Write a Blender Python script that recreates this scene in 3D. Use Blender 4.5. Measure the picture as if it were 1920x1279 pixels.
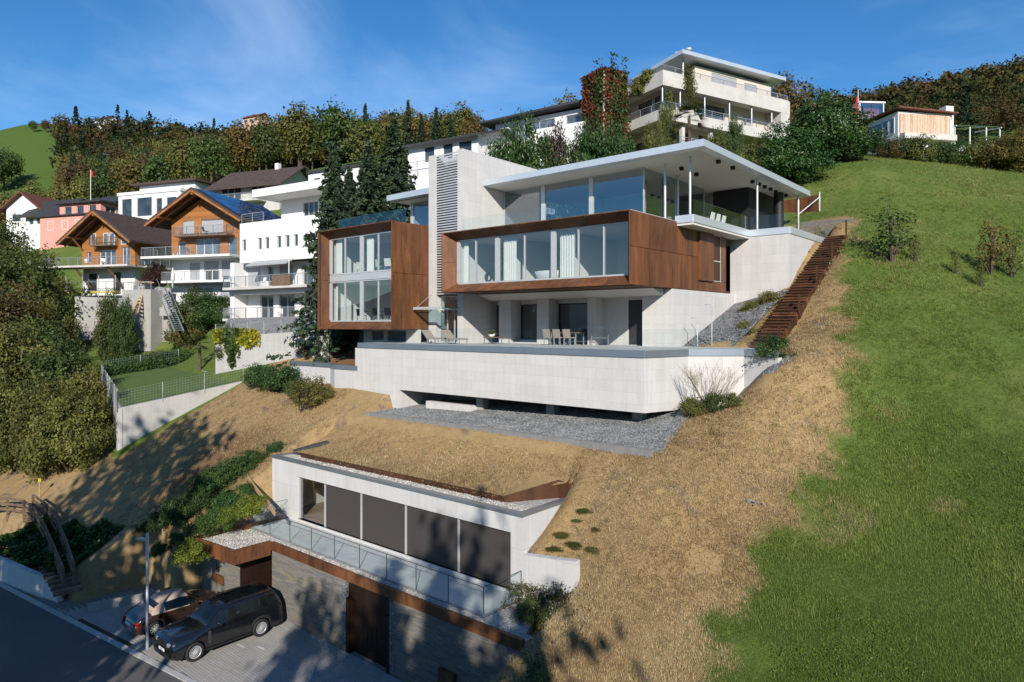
import bpy, math, random
import numpy as np
from mathutils import Vector, Matrix

for _o in list(bpy.data.objects):
    bpy.data.objects.remove(_o, do_unlink=True)
SC = bpy.context.scene
COL = SC.collection
PI = math.pi
R = math.radians

# ------------------------------------------------------------------ camera
CAMZ = 14.0
YAW = R(40.3)
cam = bpy.data.cameras.new('camera')
cam.sensor_width = 36.0
cam.lens = 1260.0 / 1920.0 * 36.0
cam.shift_y = -30.5 / 1920.0
cam.clip_start = 0.5
cam.clip_end = 20000
camo = bpy.data.objects.new('camera', cam)
camo.location = (0, 0, CAMZ)
camo.rotation_euler = (R(90), 0, YAW)
COL.objects.link(camo)
SC.camera = camo

# ------------------------------------------------------------------ sky, sun, exposure
SUN_EL = R(25.5)
SUN_DIR = R(43.5)          # heading (from +Y towards -X) in which the light travels
LV = Vector((-math.sin(SUN_DIR) * math.cos(SUN_EL), math.cos(SUN_DIR) * math.cos(SUN_EL), -math.sin(SUN_EL)))
world = bpy.data.worlds.new('World')
SC.world = world
world.use_nodes = True
wn, wl = world.node_tree.nodes, world.node_tree.links
wn.clear()
w_out = wn.new('ShaderNodeOutputWorld')
w_bg = wn.new('ShaderNodeBackground')
w_bg.inputs['Strength'].default_value = 0.106
sky = wn.new('ShaderNodeTexSky')
sky.sky_type = 'NISHITA'
sky.sun_disc = False
sky.sun_elevation = SUN_EL
sky.sun_rotation = math.atan2(-LV.x, -LV.y)
sky.altitude = 600
sky.air_density = 1.0
sky.dust_density = 0.1
sky.ozone_density = 4.0
# thin cirrus, spread over the whole dome
w_tc = wn.new('ShaderNodeTexCoord')
w_map = wn.new('ShaderNodeMapping')
w_map.inputs['Rotation'].default_value = (0.0, 0.0, R(-25))
w_map.inputs['Scale'].default_value = (0.8, 1.2, 2.6)
w_map.inputs['Location'].default_value = (5.2, 2.6, 0.9)
w_rot = wn.new('ShaderNodeMapping')
w_rot.inputs['Rotation'].default_value = (0.0, 0.0, R(-20))
w_n1 = wn.new('ShaderNodeTexNoise')
w_n1.inputs['Scale'].default_value = 1.25
w_n1.inputs['Detail'].default_value = 9
w_n1.inputs['Roughness'].default_value = 0.56
w_n1.inputs['Distortion'].default_value = 0.9
w_r1 = wn.new('ShaderNodeMapRange')
w_r1.interpolation_type = 'SMOOTHSTEP'
w_r1.inputs['From Min'].default_value = 0.455
w_r1.inputs['From Max'].default_value = 0.74
w_r1.inputs['To Max'].default_value = 0.33
w_mix = wn.new('ShaderNodeMix')
w_mix.data_type = 'RGBA'
w_mix.inputs[7].default_value = (5.2, 6.6, 8.6, 1)
w_hsv = wn.new('ShaderNodeHueSaturation')
w_hsv.inputs['Saturation'].default_value = 1.24
w_hsv.inputs['Value'].default_value = 1.0
wl.new(w_tc.outputs['Generated'], w_rot.inputs['Vector'])
wl.new(w_rot.outputs[0], w_map.inputs['Vector'])
wl.new(w_map.outputs[0], w_n1.inputs['Vector'])
wl.new(w_n1.outputs['Fac'], w_r1.inputs['Value'])
wl.new(w_r1.outputs[0], w_mix.inputs[0])
wl.new(sky.outputs[0], w_hsv.inputs['Color'])
wl.new(w_hsv.outputs[0], w_mix.inputs[6])
wl.new(w_mix.outputs[2], w_bg.inputs['Color'])
wl.new(w_bg.outputs[0], w_out.inputs['Surface'])

sun = bpy.data.lights.new('sun', 'SUN')
sun.energy = 4.6
sun.angle = R(0.53)
sun.color = (1.0, 0.94, 0.85)
suno = bpy.data.objects.new('sun', sun)
suno.rotation_euler = LV.to_track_quat('-Z', 'Y').to_euler()
suno.location = (30, -40, 60)
COL.objects.link(suno)

vs = SC.view_settings
vs.view_transform = 'Standard'
vs.look = 'None'
vs.exposure = 0.42
vs.gamma = 1.0
vs.use_curve_mapping = False
SC.cycles.use_denoising = True
SC.cycles.max_bounces = 8
SC.cycles.transparent_max_bounces = 16
SC.cycles.glossy_bounces = 4
SC.cycles.diffuse_bounces = 3
SC.cycles.caustics_reflective = False
SC.cycles.caustics_refractive = False

# ------------------------------------------------------------------ survey helpers
FX, FY = -math.sin(YAW), math.cos(YAW)
RX, RY = math.cos(YAW), math.sin(YAW)
def at(px, py, d):
    """the point of the place seen at that photo pixel, d metres down the valley axis"""
    k = (px - 960) / 1260.0
    return Vector((d * (FX + k * RX), d * (FY + k * RY), CAMZ - (py - 609) / 1260.0 * d))
def at_y(px, py, Y):
    k = (px - 960) / 1260.0
    return at(px, py, Y / (FY + k * RY))
def at_x(px, py, X):
    k = (px - 960) / 1260.0
    return at(px, py, X / (FX + k * RX))
def at_z(px, py, z):
    return at(px, py, 1260.0 * (CAMZ - z) / (py - 609.0))

# ------------------------------------------------------------------ object helpers
def put(o, parent=None):
    COL.objects.link(o)
    if parent is not None:
        o.parent = parent
    return o
def tag(o, label=None, cat=None, group=None, kind=None):
    if label: o['label'] = label
    if cat: o['category'] = cat
    if group: o['group'] = group
    if kind: o['kind'] = kind
    return o
def thing(name, label, cat, loc=(0, 0, 0), rz=0.0, group=None):
    o = bpy.data.objects.new(name, None)
    o.empty_display_size = 0.3
    o.location = loc
    o.rotation_euler = (0, 0, rz)
    COL.objects.link(o)
    return tag(o, label, cat, group)
def copy_tree(o, parent=None):
    c = o.copy()
    COL.objects.link(c)
    if parent is not None:
        c.parent = parent
    for ch in list(o.children):
        copy_tree(ch, c)
    return c
def off(o):
    """world offset of a thing and its ancestors (unrotated things)"""
    v = Vector((0, 0, 0))
    while o is not None:
        v += Vector(o.location)
        o = o.parent
    return v
def fast_mesh(name, V, F, smooth=False):
    """V (n,3) array, F (m,k) array of equal-sized faces"""
    V = np.asarray(V, np.float32); F = np.asarray(F, np.int32)
    me = bpy.data.meshes.new(name)
    k = F.shape[1]
    me.vertices.add(len(V)); me.vertices.foreach_set('co', V.ravel())
    me.loops.add(F.size); me.loops.foreach_set('vertex_index', F.ravel())
    me.polygons.add(len(F))
    me.polygons.foreach_set('loop_start', np.arange(0, F.size, k, dtype=np.int32))
    me.polygons.foreach_set('use_smooth', np.full(len(F), bool(smooth)))
    me.update(calc_edges=True)
    return me
def add_attr(me, name, vals, domain='POINT'):
    a = me.attributes.new(name, 'FLOAT', domain)
    a.data.foreach_set('value', np.asarray(vals, np.float32))

class MB:
    def __init__(s):
        s.v = []; s.f = []; s.sm = set()
    def add(s, vs_, fs_, smooth=False):
        n = len(s.v)
        s.v += [tuple(p) for p in vs_]
        for q in fs_:
            if smooth: s.sm.add(len(s.f))
            s.f.append(tuple(i + n for i in q))
        return s
    def hexa(s, p):
        """8 corners: bottom 0-3 (ccw), top 4-7"""
        return s.add(p, [(3, 2, 1, 0), (4, 5, 6, 7), (0, 1, 5, 4), (1, 2, 6, 5), (2, 3, 7, 6), (3, 0, 4, 7)])
    def box(s, x0, x1, y0, y1, z0, z1):
        return s.hexa([(x0, y0, z0), (x1, y0, z0), (x1, y1, z0), (x0, y1, z0), (x0, y0, z1), (x1, y0, z1), (x1, y1, z1), (x0, y1, z1)])
    def obox(s, c, sx, sy, sz, rz=0, ry=0, rx=0):
        m = Matrix.Translation(Vector(c)) @ Matrix.Rotation(rz, 4, 'Z') @ Matrix.Rotation(ry, 4, 'Y') @ Matrix.Rotation(rx, 4, 'X')
        P = [m @ Vector((a * sx / 2, b * sy / 2, q * sz / 2)) for q in (-1, 1) for a, b in ((-1, -1), (1, -1), (1, 1), (-1, 1))]
        return s.hexa(P)
    def bar(s, p, q, w, h=None, up=(0, 0, 1)):
        """square-section bar from p to q"""
        h = h or w
        p = Vector(p); q = Vector(q); d = (q - p).normalized()
        u = Vector(up)
        if abs(d.dot(u)) > 0.98: u = Vector((0, 1, 0))
        sd = d.cross(u).normalized(); u = sd.cross(d)
        a = sd * w / 2; b = u * h / 2
        return s.hexa([p - a - b, p + a - b, q + a - b, q - a - b, p - a + b, p + a + b, q + a + b, q - a + b])
    def prism(s, poly, z0, z1):
        """vertical prism over a ccw polygon; z0/z1 numbers or lists"""
        n = len(poly)
        a = z0 if isinstance(z0, (list, tuple)) else [z0] * n
        b = z1 if isinstance(z1, (list, tuple)) else [z1] * n
        P = [(x, y, a[i]) for i, (x, y) in enumerate(poly)] + [(x, y, b[i]) for i, (x, y) in enumerate(poly)]
        F = [tuple(range(n - 1, -1, -1)), tuple(range(n, 2 * n))] + [(i, (i + 1) % n, n + (i + 1) % n, n + i) for i in range(n)]
        return s.add(P, F)
    def extrude(s, prof, axis, a0, a1):
        """2-D profile swept along an axis ('x': prof=(y,z), 'y': prof=(x,z))"""
        n = len(prof)
        mk = (lambda a, p: (a, p[0], p[1])) if axis == 'x' else (lambda a, p: (p[0], a, p[1]))
        P = [mk(a0, p) for p in prof] + [mk(a1, p) for p in prof]
        F = [tuple(range(n - 1, -1, -1)), tuple(range(n, 2 * n))] + [(i, (i + 1) % n, n + (i + 1) % n, n + i) for i in range(n)]
        return s.add(P, F)
    def tube(s, pts, rad, n=8, cap=True):
        pts = [Vector(p) for p in pts]
        rr = rad if isinstance(rad, (list, tuple)) else [rad] * len(pts)
        P = []; F = []
        for i, p in enumerate(pts):
            d = (pts[min(i + 1, len(pts) - 1)] - pts[max(i - 1, 0)]).normalized()
            u = Vector((0, 0, 1)) if abs(d.z) < 0.95 else Vector((1, 0, 0))
            a = d.cross(u).normalized(); b = d.cross(a)
            for k in range(n):
                t = 2 * PI * k / n
                P.append(p + (a * math.cos(t) + b * math.sin(t)) * rr[i])
        for i in range(len(pts) - 1):
            for k in range(n):
                F.append((i * n + k, i * n + (k + 1) % n, (i + 1) * n + (k + 1) % n, (i + 1) * n + k))
        s.add(P, F, True)
        if cap:
            s.add(P[:n], [tuple(range(n))]); s.add(P[-n:], [tuple(range(n - 1, -1, -1))])
        return s
    def lathe(s, c, prof, n=20, smooth=True):
        P = []; F = []
        for (r, z) in prof:
            for k in range(n):
                t = 2 * PI * k / n
                P.append((c[0] + r * math.cos(t), c[1] + r * math.sin(t), c[2] + z))
        for i in range(len(prof) - 1):
            for k in range(n):
                F.append((i * n + k, i * n + (k + 1) % n, (i + 1) * n + (k + 1) % n, (i + 1) * n + k))
        return s.add(P, F, smooth)
    def ring(s, c, axis, r0, r1, w, n=28):
        """wheel-like ring about the x axis: outer r1, inner r0, width w"""
        P = []; F = []
        for (r, x) in ((r0, -w / 2), (r1 * .97, -w / 2), (r1, -w * .32), (r1, w * .32), (r1 * .97, w / 2), (r0, w / 2)):
            for k in range(n):
                t = 2 * PI * k / n
                P.append((c[0] + x, c[1] + r * math.cos(t), c[2] + r * math.sin(t)))
        for i in range(6):
            for k in range(n):
                j = (i + 1) % 6
                F.append((i * n + k, j * n + k, j * n + (k + 1) % n, i * n + (k + 1) % n))
        return s.add(P, F, True)
    def quad(s, a, b, c, d):
        return s.add([a, b, c, d], [(0, 1, 2, 3)])
    def wall(s, axis, pos, u0, u1, z0, z1, holes, th):
        """wall sheet with real openings: axis 'y' -> plane y=pos, u is x, body from pos to pos+th; axis 'x' likewise"""
        us = sorted(set([u0, u1] + [min(max(h[i], u0), u1) for h in holes for i in (0, 1)]))
        zs = sorted(set([z0, z1] + [min(max(h[i], z0), z1) for h in holes for i in (2, 3)]))
        nu, nz = len(us) - 1, len(zs) - 1
        def solid(i, j):
            if i < 0 or j < 0 or i >= nu or j >= nz: return False
            cu = (us[i] + us[i + 1]) / 2; cz = (zs[j] + zs[j + 1]) / 2
            return not any(h[0] < cu < h[1] and h[2] < cz < h[3] for h in holes)
        mk = (lambda u, t, z: (u, pos + t, z)) if axis == 'y' else (lambda u, t, z: (pos + t, u, z))
        for i in range(nu):
            for j in range(nz):
                if not solid(i, j): continue
                a, b, c, d = us[i], us[i + 1], zs[j], zs[j + 1]
                s.quad(mk(a, 0, c), mk(b, 0, c), mk(b, 0, d), mk(a, 0, d))
                s.quad(mk(b, th, c), mk(a, th, c), mk(a, th, d), mk(b, th, d))
                if not solid(i - 1, j): s.quad(mk(a, th, c), mk(a, 0, c), mk(a, 0, d), mk(a, th, d))
                if not solid(i + 1, j): s.quad(mk(b, 0, c), mk(b, th, c), mk(b, th, d), mk(b, 0, d))
                if not solid(i, j - 1): s.quad(mk(a, 0, c), mk(a, th, c), mk(b, th, c), mk(b, 0, c))
                if not solid(i, j + 1): s.quad(mk(a, 0, d), mk(b, 0, d), mk(b, th, d), mk(a, th, d))
        return s
    def build(s, name, mat, parent=None, origin=None, world=False, smooth=False, bevel=0.0):
        """one mesh object; world=True: vertices are world coordinates"""
        me = bpy.data.meshes.new(name)
        o_ = Vector((0, 0, 0))
        if world and parent is not None: o_ = off(parent)
        if origin is not None: o_ = Vector(origin)
        me.from_pydata([(p[0] - o_.x, p[1] - o_.y, p[2] - o_.z) for p in s.v], [], s.f)
        if s.sm or smooth:
            fl = [smooth or i in s.sm for i in range(len(s.f))]
            me.polygons.foreach_set('use_smooth', fl)
        me.materials.append(mat)
        me.update()
        o = bpy.data.objects.new(name, me)
        if origin is not None: o.location = o_
        if bevel:
            bm = o.modifiers.new('bevel', 'BEVEL'); bm.width = bevel; bm.segments = 2; bm.limit_method = 'ANGLE'
        return put(o, parent)
def struct(o):
    o['kind'] = 'structure'
    return o
# ------------------------------------------------------------------ materials
def new_mat(name):
    m = bpy.data.materials.new(name)
    m.use_nodes = True
    nt = m.node_tree
    return m, nt.nodes, nt.links, nt.nodes['Principled BSDF']
def setin(nd, **kw):
    for k, v in kw.items():
        nd.inputs[k.replace('_', ' ')].default_value = v
def c4(c): return (c[0], c[1], c[2], 1)
def posnode(n, l, scale=(1, 1, 1), obj=False):
    if obj:
        g = n.new('ShaderNodeTexCoord'); out = g.outputs['Object']
    else:
        g = n.new('ShaderNodeNewGeometry'); out = g.outputs['Position']
    mp = n.new('ShaderNodeMapping'); mp.inputs['Scale'].default_value = scale
    l.new(out, mp.inputs['Vector'])
    return mp.outputs[0]
def noise(n, l, vec, scale, detail=4, rough=0.55, dist=0.0):
    t = n.new('ShaderNodeTexNoise')
    setin(t, Scale=scale, Detail=detail, Roughness=rough, Distortion=dist)
    l.new(vec, t.inputs['Vector'])
    return t.outputs['Fac']
def ramp(n, l, fac, stops):
    r = n.new('ShaderNodeValToRGB')
    e = r.color_ramp.elements
    while len(e) < len(stops): e.new(0.5)
    for i, (p, c) in enumerate(stops):
        e[i].position = p; e[i].color = c4(c)
    l.new(fac, r.inputs[0])
    return r.outputs[0]
def mixc(n, l, fac, a, b, mode='MIX'):
    m = n.new('ShaderNodeMix'); m.data_type = 'RGBA'; m.blend_type = mode
    for idx, v in ((0, fac), (6, a), (7, b)):
        if hasattr(v, 'is_linked') or hasattr(v, 'links'): l.new(v, m.inputs[idx])
        else: m.inputs[idx].default_value = v if idx == 0 else c4(v)
    return m.outputs[2]
def mathn(n, l, op, a, b=None, c=None):
    m = n.new('ShaderNodeMath'); m.operation = op
    for i, v in enumerate((a, b, c)):
        if v is None: continue
        if hasattr(v, 'links'): l.new(v, m.inputs[i])
        else: m.inputs[i].default_value = v
    return m.outputs[0]
def bump(n, l, bs, h, strength=0.3, dist=0.05):
    b = n.new('ShaderNodeBump'); setin(b, Strength=strength, Distance=dist)
    l.new(h, b.inputs['Height']); l.new(b.outputs[0], bs.inputs['Normal'])
def attr(n, name):
    a = n.new('ShaderNodeAttribute'); a.attribute_name = name
    return a.outputs['Fac']

def plain(name, col, rough=0.6, metal=0.0, var=0.12, scale=3.0, bmp=0.0, spec=0.4):
    """a painted / plain surface with slight unevenness"""
    m, n, l, b = new_mat(name)
    p = posnode(n, l)
    f = noise(n, l, p, scale, 5, 0.6)
    lo = tuple(c * (1 - var) for c in col); hi = tuple(min(1, c * (1 + var)) for c in col)
    l.new(ramp(n, l, f, [(0.3, lo), (0.7, hi)]), b.inputs['Base Color'])
    setin(b, Roughness=rough, Metallic=metal)
    b.inputs['Specular IOR Level'].default_value = spec
    if bmp: bump(n, l, b, noise(n, l, p, scale * 12, 3), bmp, 0.02)
    return m
def concrete(name, col=(0.53, 0.51, 0.49), lines=True, ph=0.52, pw=1.15):
    m, n, l, b = new_mat(name)
    p = posnode(n, l)
    s = n.new('ShaderNodeSeparateXYZ'); l.new(p, s.inputs[0])
    big = noise(n, l, p, 0.45, 5, 0.6)
    fine = noise(n, l, p, 9.0, 5, 0.65)
    st = noise(n, l, posnode(n, l, (2.2, 2.2, 0.16)), 1.6, 4, 0.6)
    c = ramp(n, l, big, [(0.25, tuple(x * .90 for x in col)), (0.75, tuple(x * 1.07 for x in col))])
    c = mixc(n, l, 0.30, c, ramp(n, l, fine, [(0.3, tuple(x * .8 for x in col)), (0.7, tuple(x * 1.14 for x in col))]))
    c = mixc(n, l, 0.30, c, ramp(n, l, st, [(0.3, tuple(x * .70 for x in col)), (0.62, tuple(x * 1.05 for x in col))]))
    if lines:
        u = mathn(n, l, 'ADD', s.outputs[0], s.outputs[1])
        cu = mathn(n, l, 'DIVIDE', u, pw); cv = mathn(n, l, 'DIVIDE', s.outputs[2], ph)
        row = mathn(n, l, 'FLOOR', cv)
        cu = mathn(n, l, 'ADD', cu, mathn(n, l, 'MULTIPLY', mathn(n, l, 'MODULO', row, 2.0), 0.5))
        cb = n.new('ShaderNodeCombineXYZ')
        l.new(mathn(n, l, 'FLOOR', cu), cb.inputs[0]); l.new(row, cb.inputs[1])
        wn_ = n.new('ShaderNodeTexWhiteNoise'); wn_.noise_dimensions = '2D'; l.new(cb.outputs[0], wn_.inputs['Vector'])
        tone = mathn(n, l, 'MULTIPLY_ADD', wn_.outputs['Value'], 0.065, 0.967)
        fu = mathn(n, l, 'FRACT', cu); fv = mathn(n, l, 'FRACT', cv)
        ln = mathn(n, l, 'MAXIMUM', mathn(n, l, 'LESS_THAN', fv, 0.028), mathn(n, l, 'LESS_THAN', fu, 0.011))
        tone = mathn(n, l, 'MULTIPLY', tone, mathn(n, l, 'MULTIPLY_ADD', ln, -0.15, 1.0))
        hs = n.new('ShaderNodeHueSaturation'); l.new(tone, hs.inputs['Value']); l.new(c, hs.inputs['Color']); c = hs.outputs[0]
    l.new(c, b.inputs['Base Color'])
    setin(b, Roughness=0.82)
    bump(n, l, b, fine, 0.18, 0.012)
    return m
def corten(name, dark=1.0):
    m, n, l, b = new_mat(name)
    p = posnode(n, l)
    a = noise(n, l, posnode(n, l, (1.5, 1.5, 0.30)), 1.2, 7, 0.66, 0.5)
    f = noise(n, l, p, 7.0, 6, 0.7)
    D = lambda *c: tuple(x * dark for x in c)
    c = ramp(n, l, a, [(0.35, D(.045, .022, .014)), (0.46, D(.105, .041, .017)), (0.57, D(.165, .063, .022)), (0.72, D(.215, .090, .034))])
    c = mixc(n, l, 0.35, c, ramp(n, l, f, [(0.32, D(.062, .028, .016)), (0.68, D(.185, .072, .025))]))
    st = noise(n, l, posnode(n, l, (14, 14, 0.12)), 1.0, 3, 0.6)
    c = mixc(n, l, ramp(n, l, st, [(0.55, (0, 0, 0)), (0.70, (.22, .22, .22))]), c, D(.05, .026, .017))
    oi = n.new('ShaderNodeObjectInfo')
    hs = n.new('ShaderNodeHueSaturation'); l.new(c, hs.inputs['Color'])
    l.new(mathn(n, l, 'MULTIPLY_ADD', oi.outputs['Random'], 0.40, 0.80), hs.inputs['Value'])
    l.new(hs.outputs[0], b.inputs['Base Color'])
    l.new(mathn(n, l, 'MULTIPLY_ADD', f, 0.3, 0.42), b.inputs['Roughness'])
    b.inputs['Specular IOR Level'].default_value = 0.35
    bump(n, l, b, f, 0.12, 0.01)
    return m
def glass(name, tint=(0.80, 0.87, 0.86), f0=0.07, rough=0.0):
    """thin architectural pane: clear transmission and a Fresnel (Schlick) reflection, the same from both sides"""
    m, n, l, b = new_mat(name)
    n.remove(b)
    out = n['Material Output']
    tr = n.new('ShaderNodeBsdfTransparent'); tr.inputs[0].default_value = c4(tint)
    gl = n.new('ShaderNodeBsdfGlossy'); gl.inputs['Roughness'].default_value = rough; gl.inputs['Color'].default_value = (0.93, 0.97, 1, 1)
    g = n.new('ShaderNodeNewGeometry'); dt = n.new('ShaderNodeVectorMath'); dt.operation = 'DOT_PRODUCT'
    l.new(g.outputs['Normal'], dt.inputs[0]); l.new(g.outputs['Incoming'], dt.inputs[1])
    c = mathn(n, l, 'SUBTRACT', 1.0, mathn(n, l, 'ABSOLUTE', dt.outputs['Value']))
    fr = mathn(n, l, 'MULTIPLY_ADD', mathn(n, l, 'POWER', c, 5.0), 1 - f0, f0)
    mx = n.new('ShaderNodeMixShader')
    l.new(fr, mx.inputs[0]); l.new(tr.outputs[0], mx.inputs[1]); l.new(gl.outputs[0], mx.inputs[2])
    l.new(mx.outputs[0], out.inputs['Surface'])
    return m
def darkglass(name, col=(0.02, 0.025, 0.03), spec=0.9):
    m, n, l, b = new_mat(name)
    p = posnode(n, l)
    l.new(ramp(n, l, noise(n, l, p, 0.8, 2), [(0.35, col), (0.65, tuple(c * 2.6 for c in col))]), b.inputs['Base Color'])
    setin(b, Roughness=0.04); b.inputs['Specular IOR Level'].default_value = spec
    return m
def leaf(name, cols, trans=0.3, rough=0.55, hue=0.06, val=0.5):
    """foliage: attribute 'tone' picks from the leaf colours, the object's random number shifts the whole plant"""
    m, n, l, b = new_mat(name)
    out = n['Material Output']
    t = attr(n, 'tone')
    k = len(cols) - 1
    c = ramp(n, l, t, [(i / max(1, k), cc) for i, cc in enumerate(cols)])
    oi = n.new('ShaderNodeObjectInfo')
    hs = n.new('ShaderNodeHueSaturation'); l.new(c, hs.inputs['Color'])
    l.new(mathn(n, l, 'MULTIPLY_ADD', oi.outputs['Random'], hue, 0.5 - hue / 2), hs.inputs['Hue'])
    w = n.new('ShaderNodeTexWhiteNoise'); w.noise_dimensions = '1D'; l.new(mathn(n, l, 'MULTIPLY', oi.outputs['Random'], 917.3), w.inputs['W'])
    l.new(mathn(n, l, 'MULTIPLY_ADD', w.outputs['Value'], val, 1 - val / 2), hs.inputs['Value'])
    l.new(hs.outputs[0], b.inputs['Base Color'])
    setin(b, Roughness=rough); b.inputs['Specular IOR Level'].default_value = 0.25
    tl = n.new('ShaderNodeBsdfTranslucent'); l.new(hs.outputs[0], tl.inputs['Color'])
    mx = n.new('ShaderNodeMixShader'); mx.inputs[0].default_value = trans
    l.new(b.outputs[0], mx.inputs[1]); l.new(tl.outputs[0], mx.inputs[2]); l.new(mx.outputs[0], out.inputs['Surface'])
    return m
def planks(name, col, axis='z', w=0.16, rough=0.6, gap=0.05):
    m, n, l, b = new_mat(name)
    p = posnode(n, l, obj=True)
    s = n.new('ShaderNodeSeparateXYZ'); l.new(p, s.inputs[0])
    u = s.outputs[2] if axis == 'z' else mathn(n, l, 'ADD', s.outputs[0], s.outputs[1])
    q = mathn(n, l, 'DIVIDE', u, w)
    wn_ = n.new('ShaderNodeTexWhiteNoise'); wn_.noise_dimensions = '1D'; l.new(mathn(n, l, 'FLOOR', q), wn_.inputs['W'])
    g = noise(n, l, posnode(n, l, (1, 1, 7) if axis == 'z' else (6, 6, .6), True), 2.5, 5, 0.6)
    c = ramp(n, l, g, [(0.3, tuple(x * .72 for x in col)), (0.7, tuple(x * 1.2 for x in col))])
    fr = mathn(n, l, 'LESS_THAN', mathn(n, l, 'FRACT', q), gap)
    hs = n.new('ShaderNodeHueSaturation'); l.new(c, hs.inputs['Color'])
    l.new(mathn(n, l, 'MULTIPLY', mathn(n, l, 'MULTIPLY_ADD', wn_.outputs['Value'], 0.35, 0.8), mathn(n, l, 'MULTIPLY_ADD', fr, -0.55, 1.0)), hs.inputs['Value'])
    l.new(hs.outputs[0], b.inputs['Base Color'])
    setin(b, Roughness=rough)
    bump(n, l, b, mathn(n, l, 'FRACT', q), 0.25, 0.02)
    return m
def speck(name, cols, scale=14, rough=0.9, bmp=0.9, dist=0.05):
    """loose stones: cells of several greys with relief"""
    m, n, l, b = new_mat(name)
    p = posnode(n, l)
    v = n.new('ShaderNodeTexVoronoi'); setin(v, Scale=scale); l.new(p, v.inputs['Vector'])
    s = n.new('ShaderNodeSeparateColor'); l.new(v.outputs['Color'], s.inputs[0])
    k = len(cols) - 1
    c = ramp(n, l, s.outputs[0], [(i / k, cc) for i, cc in enumerate(cols)])
    c = mixc(n, l, 0.35, c, ramp(n, l, noise(n, l, p, 1.3, 4), [(0.3, cols[0]), (0.7, cols[-1])]))
    l.new(c, b.inputs['Base Color']); setin(b, Roughness=rough)
    bump(n, l, b, v.outputs['Distance'], bmp, dist)
    return m

M = {}
M['concrete'] = concrete('board_marked_concrete')
M['concrete_low'] = concrete('smooth_concrete', (0.53, 0.52, 0.51), True, 1.3, 2.6)
M['kerb_dark'] = plain('grey_kerb_concrete', (0.20, 0.195, 0.19), 0.9, 0, 0.15, 4)
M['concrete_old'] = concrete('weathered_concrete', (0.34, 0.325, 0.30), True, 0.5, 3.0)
M['corten'] = corten('corten_steel')
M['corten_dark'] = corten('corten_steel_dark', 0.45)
M['corten_door'] = corten('blackened_steel_door', 0.12)
M['glass'] = glass('window_glass', (0.89, 0.915, 0.92), 0.085)
M['glass_up'] = glass('solar_glass', (0.76, 0.82, 0.86), 0.16)
M['glass_rail'] = glass('railing_glass', (0.96, 0.985, 0.98), 0.025)
M['glass_rail2'] = glass('tinted_railing_glass', (0.70, 0.84, 0.86), 0.07)
M['alu'] = plain('anodised_aluminium', (0.55, 0.555, 0.55), 0.38, 0.35, 0.05)
M['cap'] = plain('zinc_capping', (0.36, 0.40, 0.45), 0.34, 0.75, 0.08, 0.8)
M['zinc'] = plain('pale_roof_edge_metal', (0.60, 0.64, 0.68), 0.36, 0.45, 0.05, 0.8)
M['white'] = plain('white_render', (0.68, 0.67, 0.66), 0.8, 0, 0.04, 0.6)
M['plaster'] = plain('white_plaster', (0.80, 0.79, 0.76), 0.85, 0, 0.03)
M['cream'] = plain('cream_render', (0.58, 0.51, 0.43), 0.85, 0, 0.05, 0.6)
M['ecru'] = plain('pale_concrete_render', (0.50, 0.475, 0.44), 0.85, 0, 0.12, 0.7)
M['pink'] = plain('pink_render', (0.66, 0.29, 0.23), 0.85, 0, 0.05, 0.6)
M['soffit'] = plain('pale_soffit', (0.60, 0.58, 0.54), 0.8, 0, 0.05)
M['screen'] = plain('dark_screen_fabric', (0.052, 0.044, 0.040), 0.75, 0, 0.06, 40)
M['dark'] = plain('dark_grey_paint', (0.035, 0.035, 0.04), 0.5, 0, 0.15)
M['black'] = plain('matt_black', (0.012, 0.012, 0.013), 0.55, 0, 0.2)
M['steel'] = plain('galvanised_steel', (0.42, 0.44, 0.46), 0.45, 0.6, 0.15, 6)
M['shutter'] = plain('grey_roller_shutter', (0.33, 0.34, 0.36), 0.6, 0, 0.08)
M['shade_beige'] = planks('beige_shutter', (0.55, 0.38, 0.27), 'u', 0.35, 0.7, 0.06)
M['pane'] = darkglass('dark_window_pane')
M['pane_blue'] = darkglass('sky_tinted_window_pane', (0.05, 0.065, 0.08))  # reflected sky is put into the paler, bluish base colour
M['wood'] = planks('honey_larch_cladding', (0.34, 0.135, 0.035), 'z', 0.17)
M['wood_dark'] = planks('dark_stained_cladding', (0.085, 0.038, 0.018), 'z', 0.17)
M['timber'] = plain('weathered_timber', (0.15, 0.10, 0.065), 0.8, 0, 0.35, 5, 0.3)
M['timber_lt'] = plain('new_timber', (0.42, 0.27, 0.13), 0.75, 0, 0.25, 5)
M['tile_brown'] = plain('brown_roof_tile', (0.068, 0.045, 0.037), 0.75, 0, 0.32, 2.5, 0.3)
M['tile_dark'] = plain('charcoal_roof_tile', (0.035, 0.034, 0.036), 0.7, 0, 0.3, 2.5, 0.3)
M['tile_red'] = plain('red_brown_roof_tile', (0.14, 0.05, 0.032), 0.75, 0, 0.3, 2.5, 0.3)
M['solar'] = darkglass('blue_solar_panel', (0.010, 0.028, 0.085), 0.7)
M['gravel'] = speck('crushed_grey_stone', [(0.08, 0.088, 0.092), (0.16, 0.165, 0.168), (0.24, 0.24, 0.235), (0.36, 0.36, 0.35)], 16)
M['gravel_dark'] = speck('dark_crushed_stone', [(0.05, 0.055, 0.06), (0.10, 0.105, 0.11), (0.17, 0.175, 0.18), (0.30, 0.30, 0.30)], 12)
M['gravel_roof'] = speck('pale_roof_gravel', [(0.26, 0.24, 0.21), (0.40, 0.37, 0.33), (0.52, 0.49, 0.44), (0.62, 0.59, 0.54)], 16)
M['curtain'] = plain('white_curtain', (0.78, 0.76, 0.70), 0.9, 0, 0.04)
M['floor_oak'] = plain('oak_floor', (0.36, 0.25, 0.16), 0.5, 0, 0.1)
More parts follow.
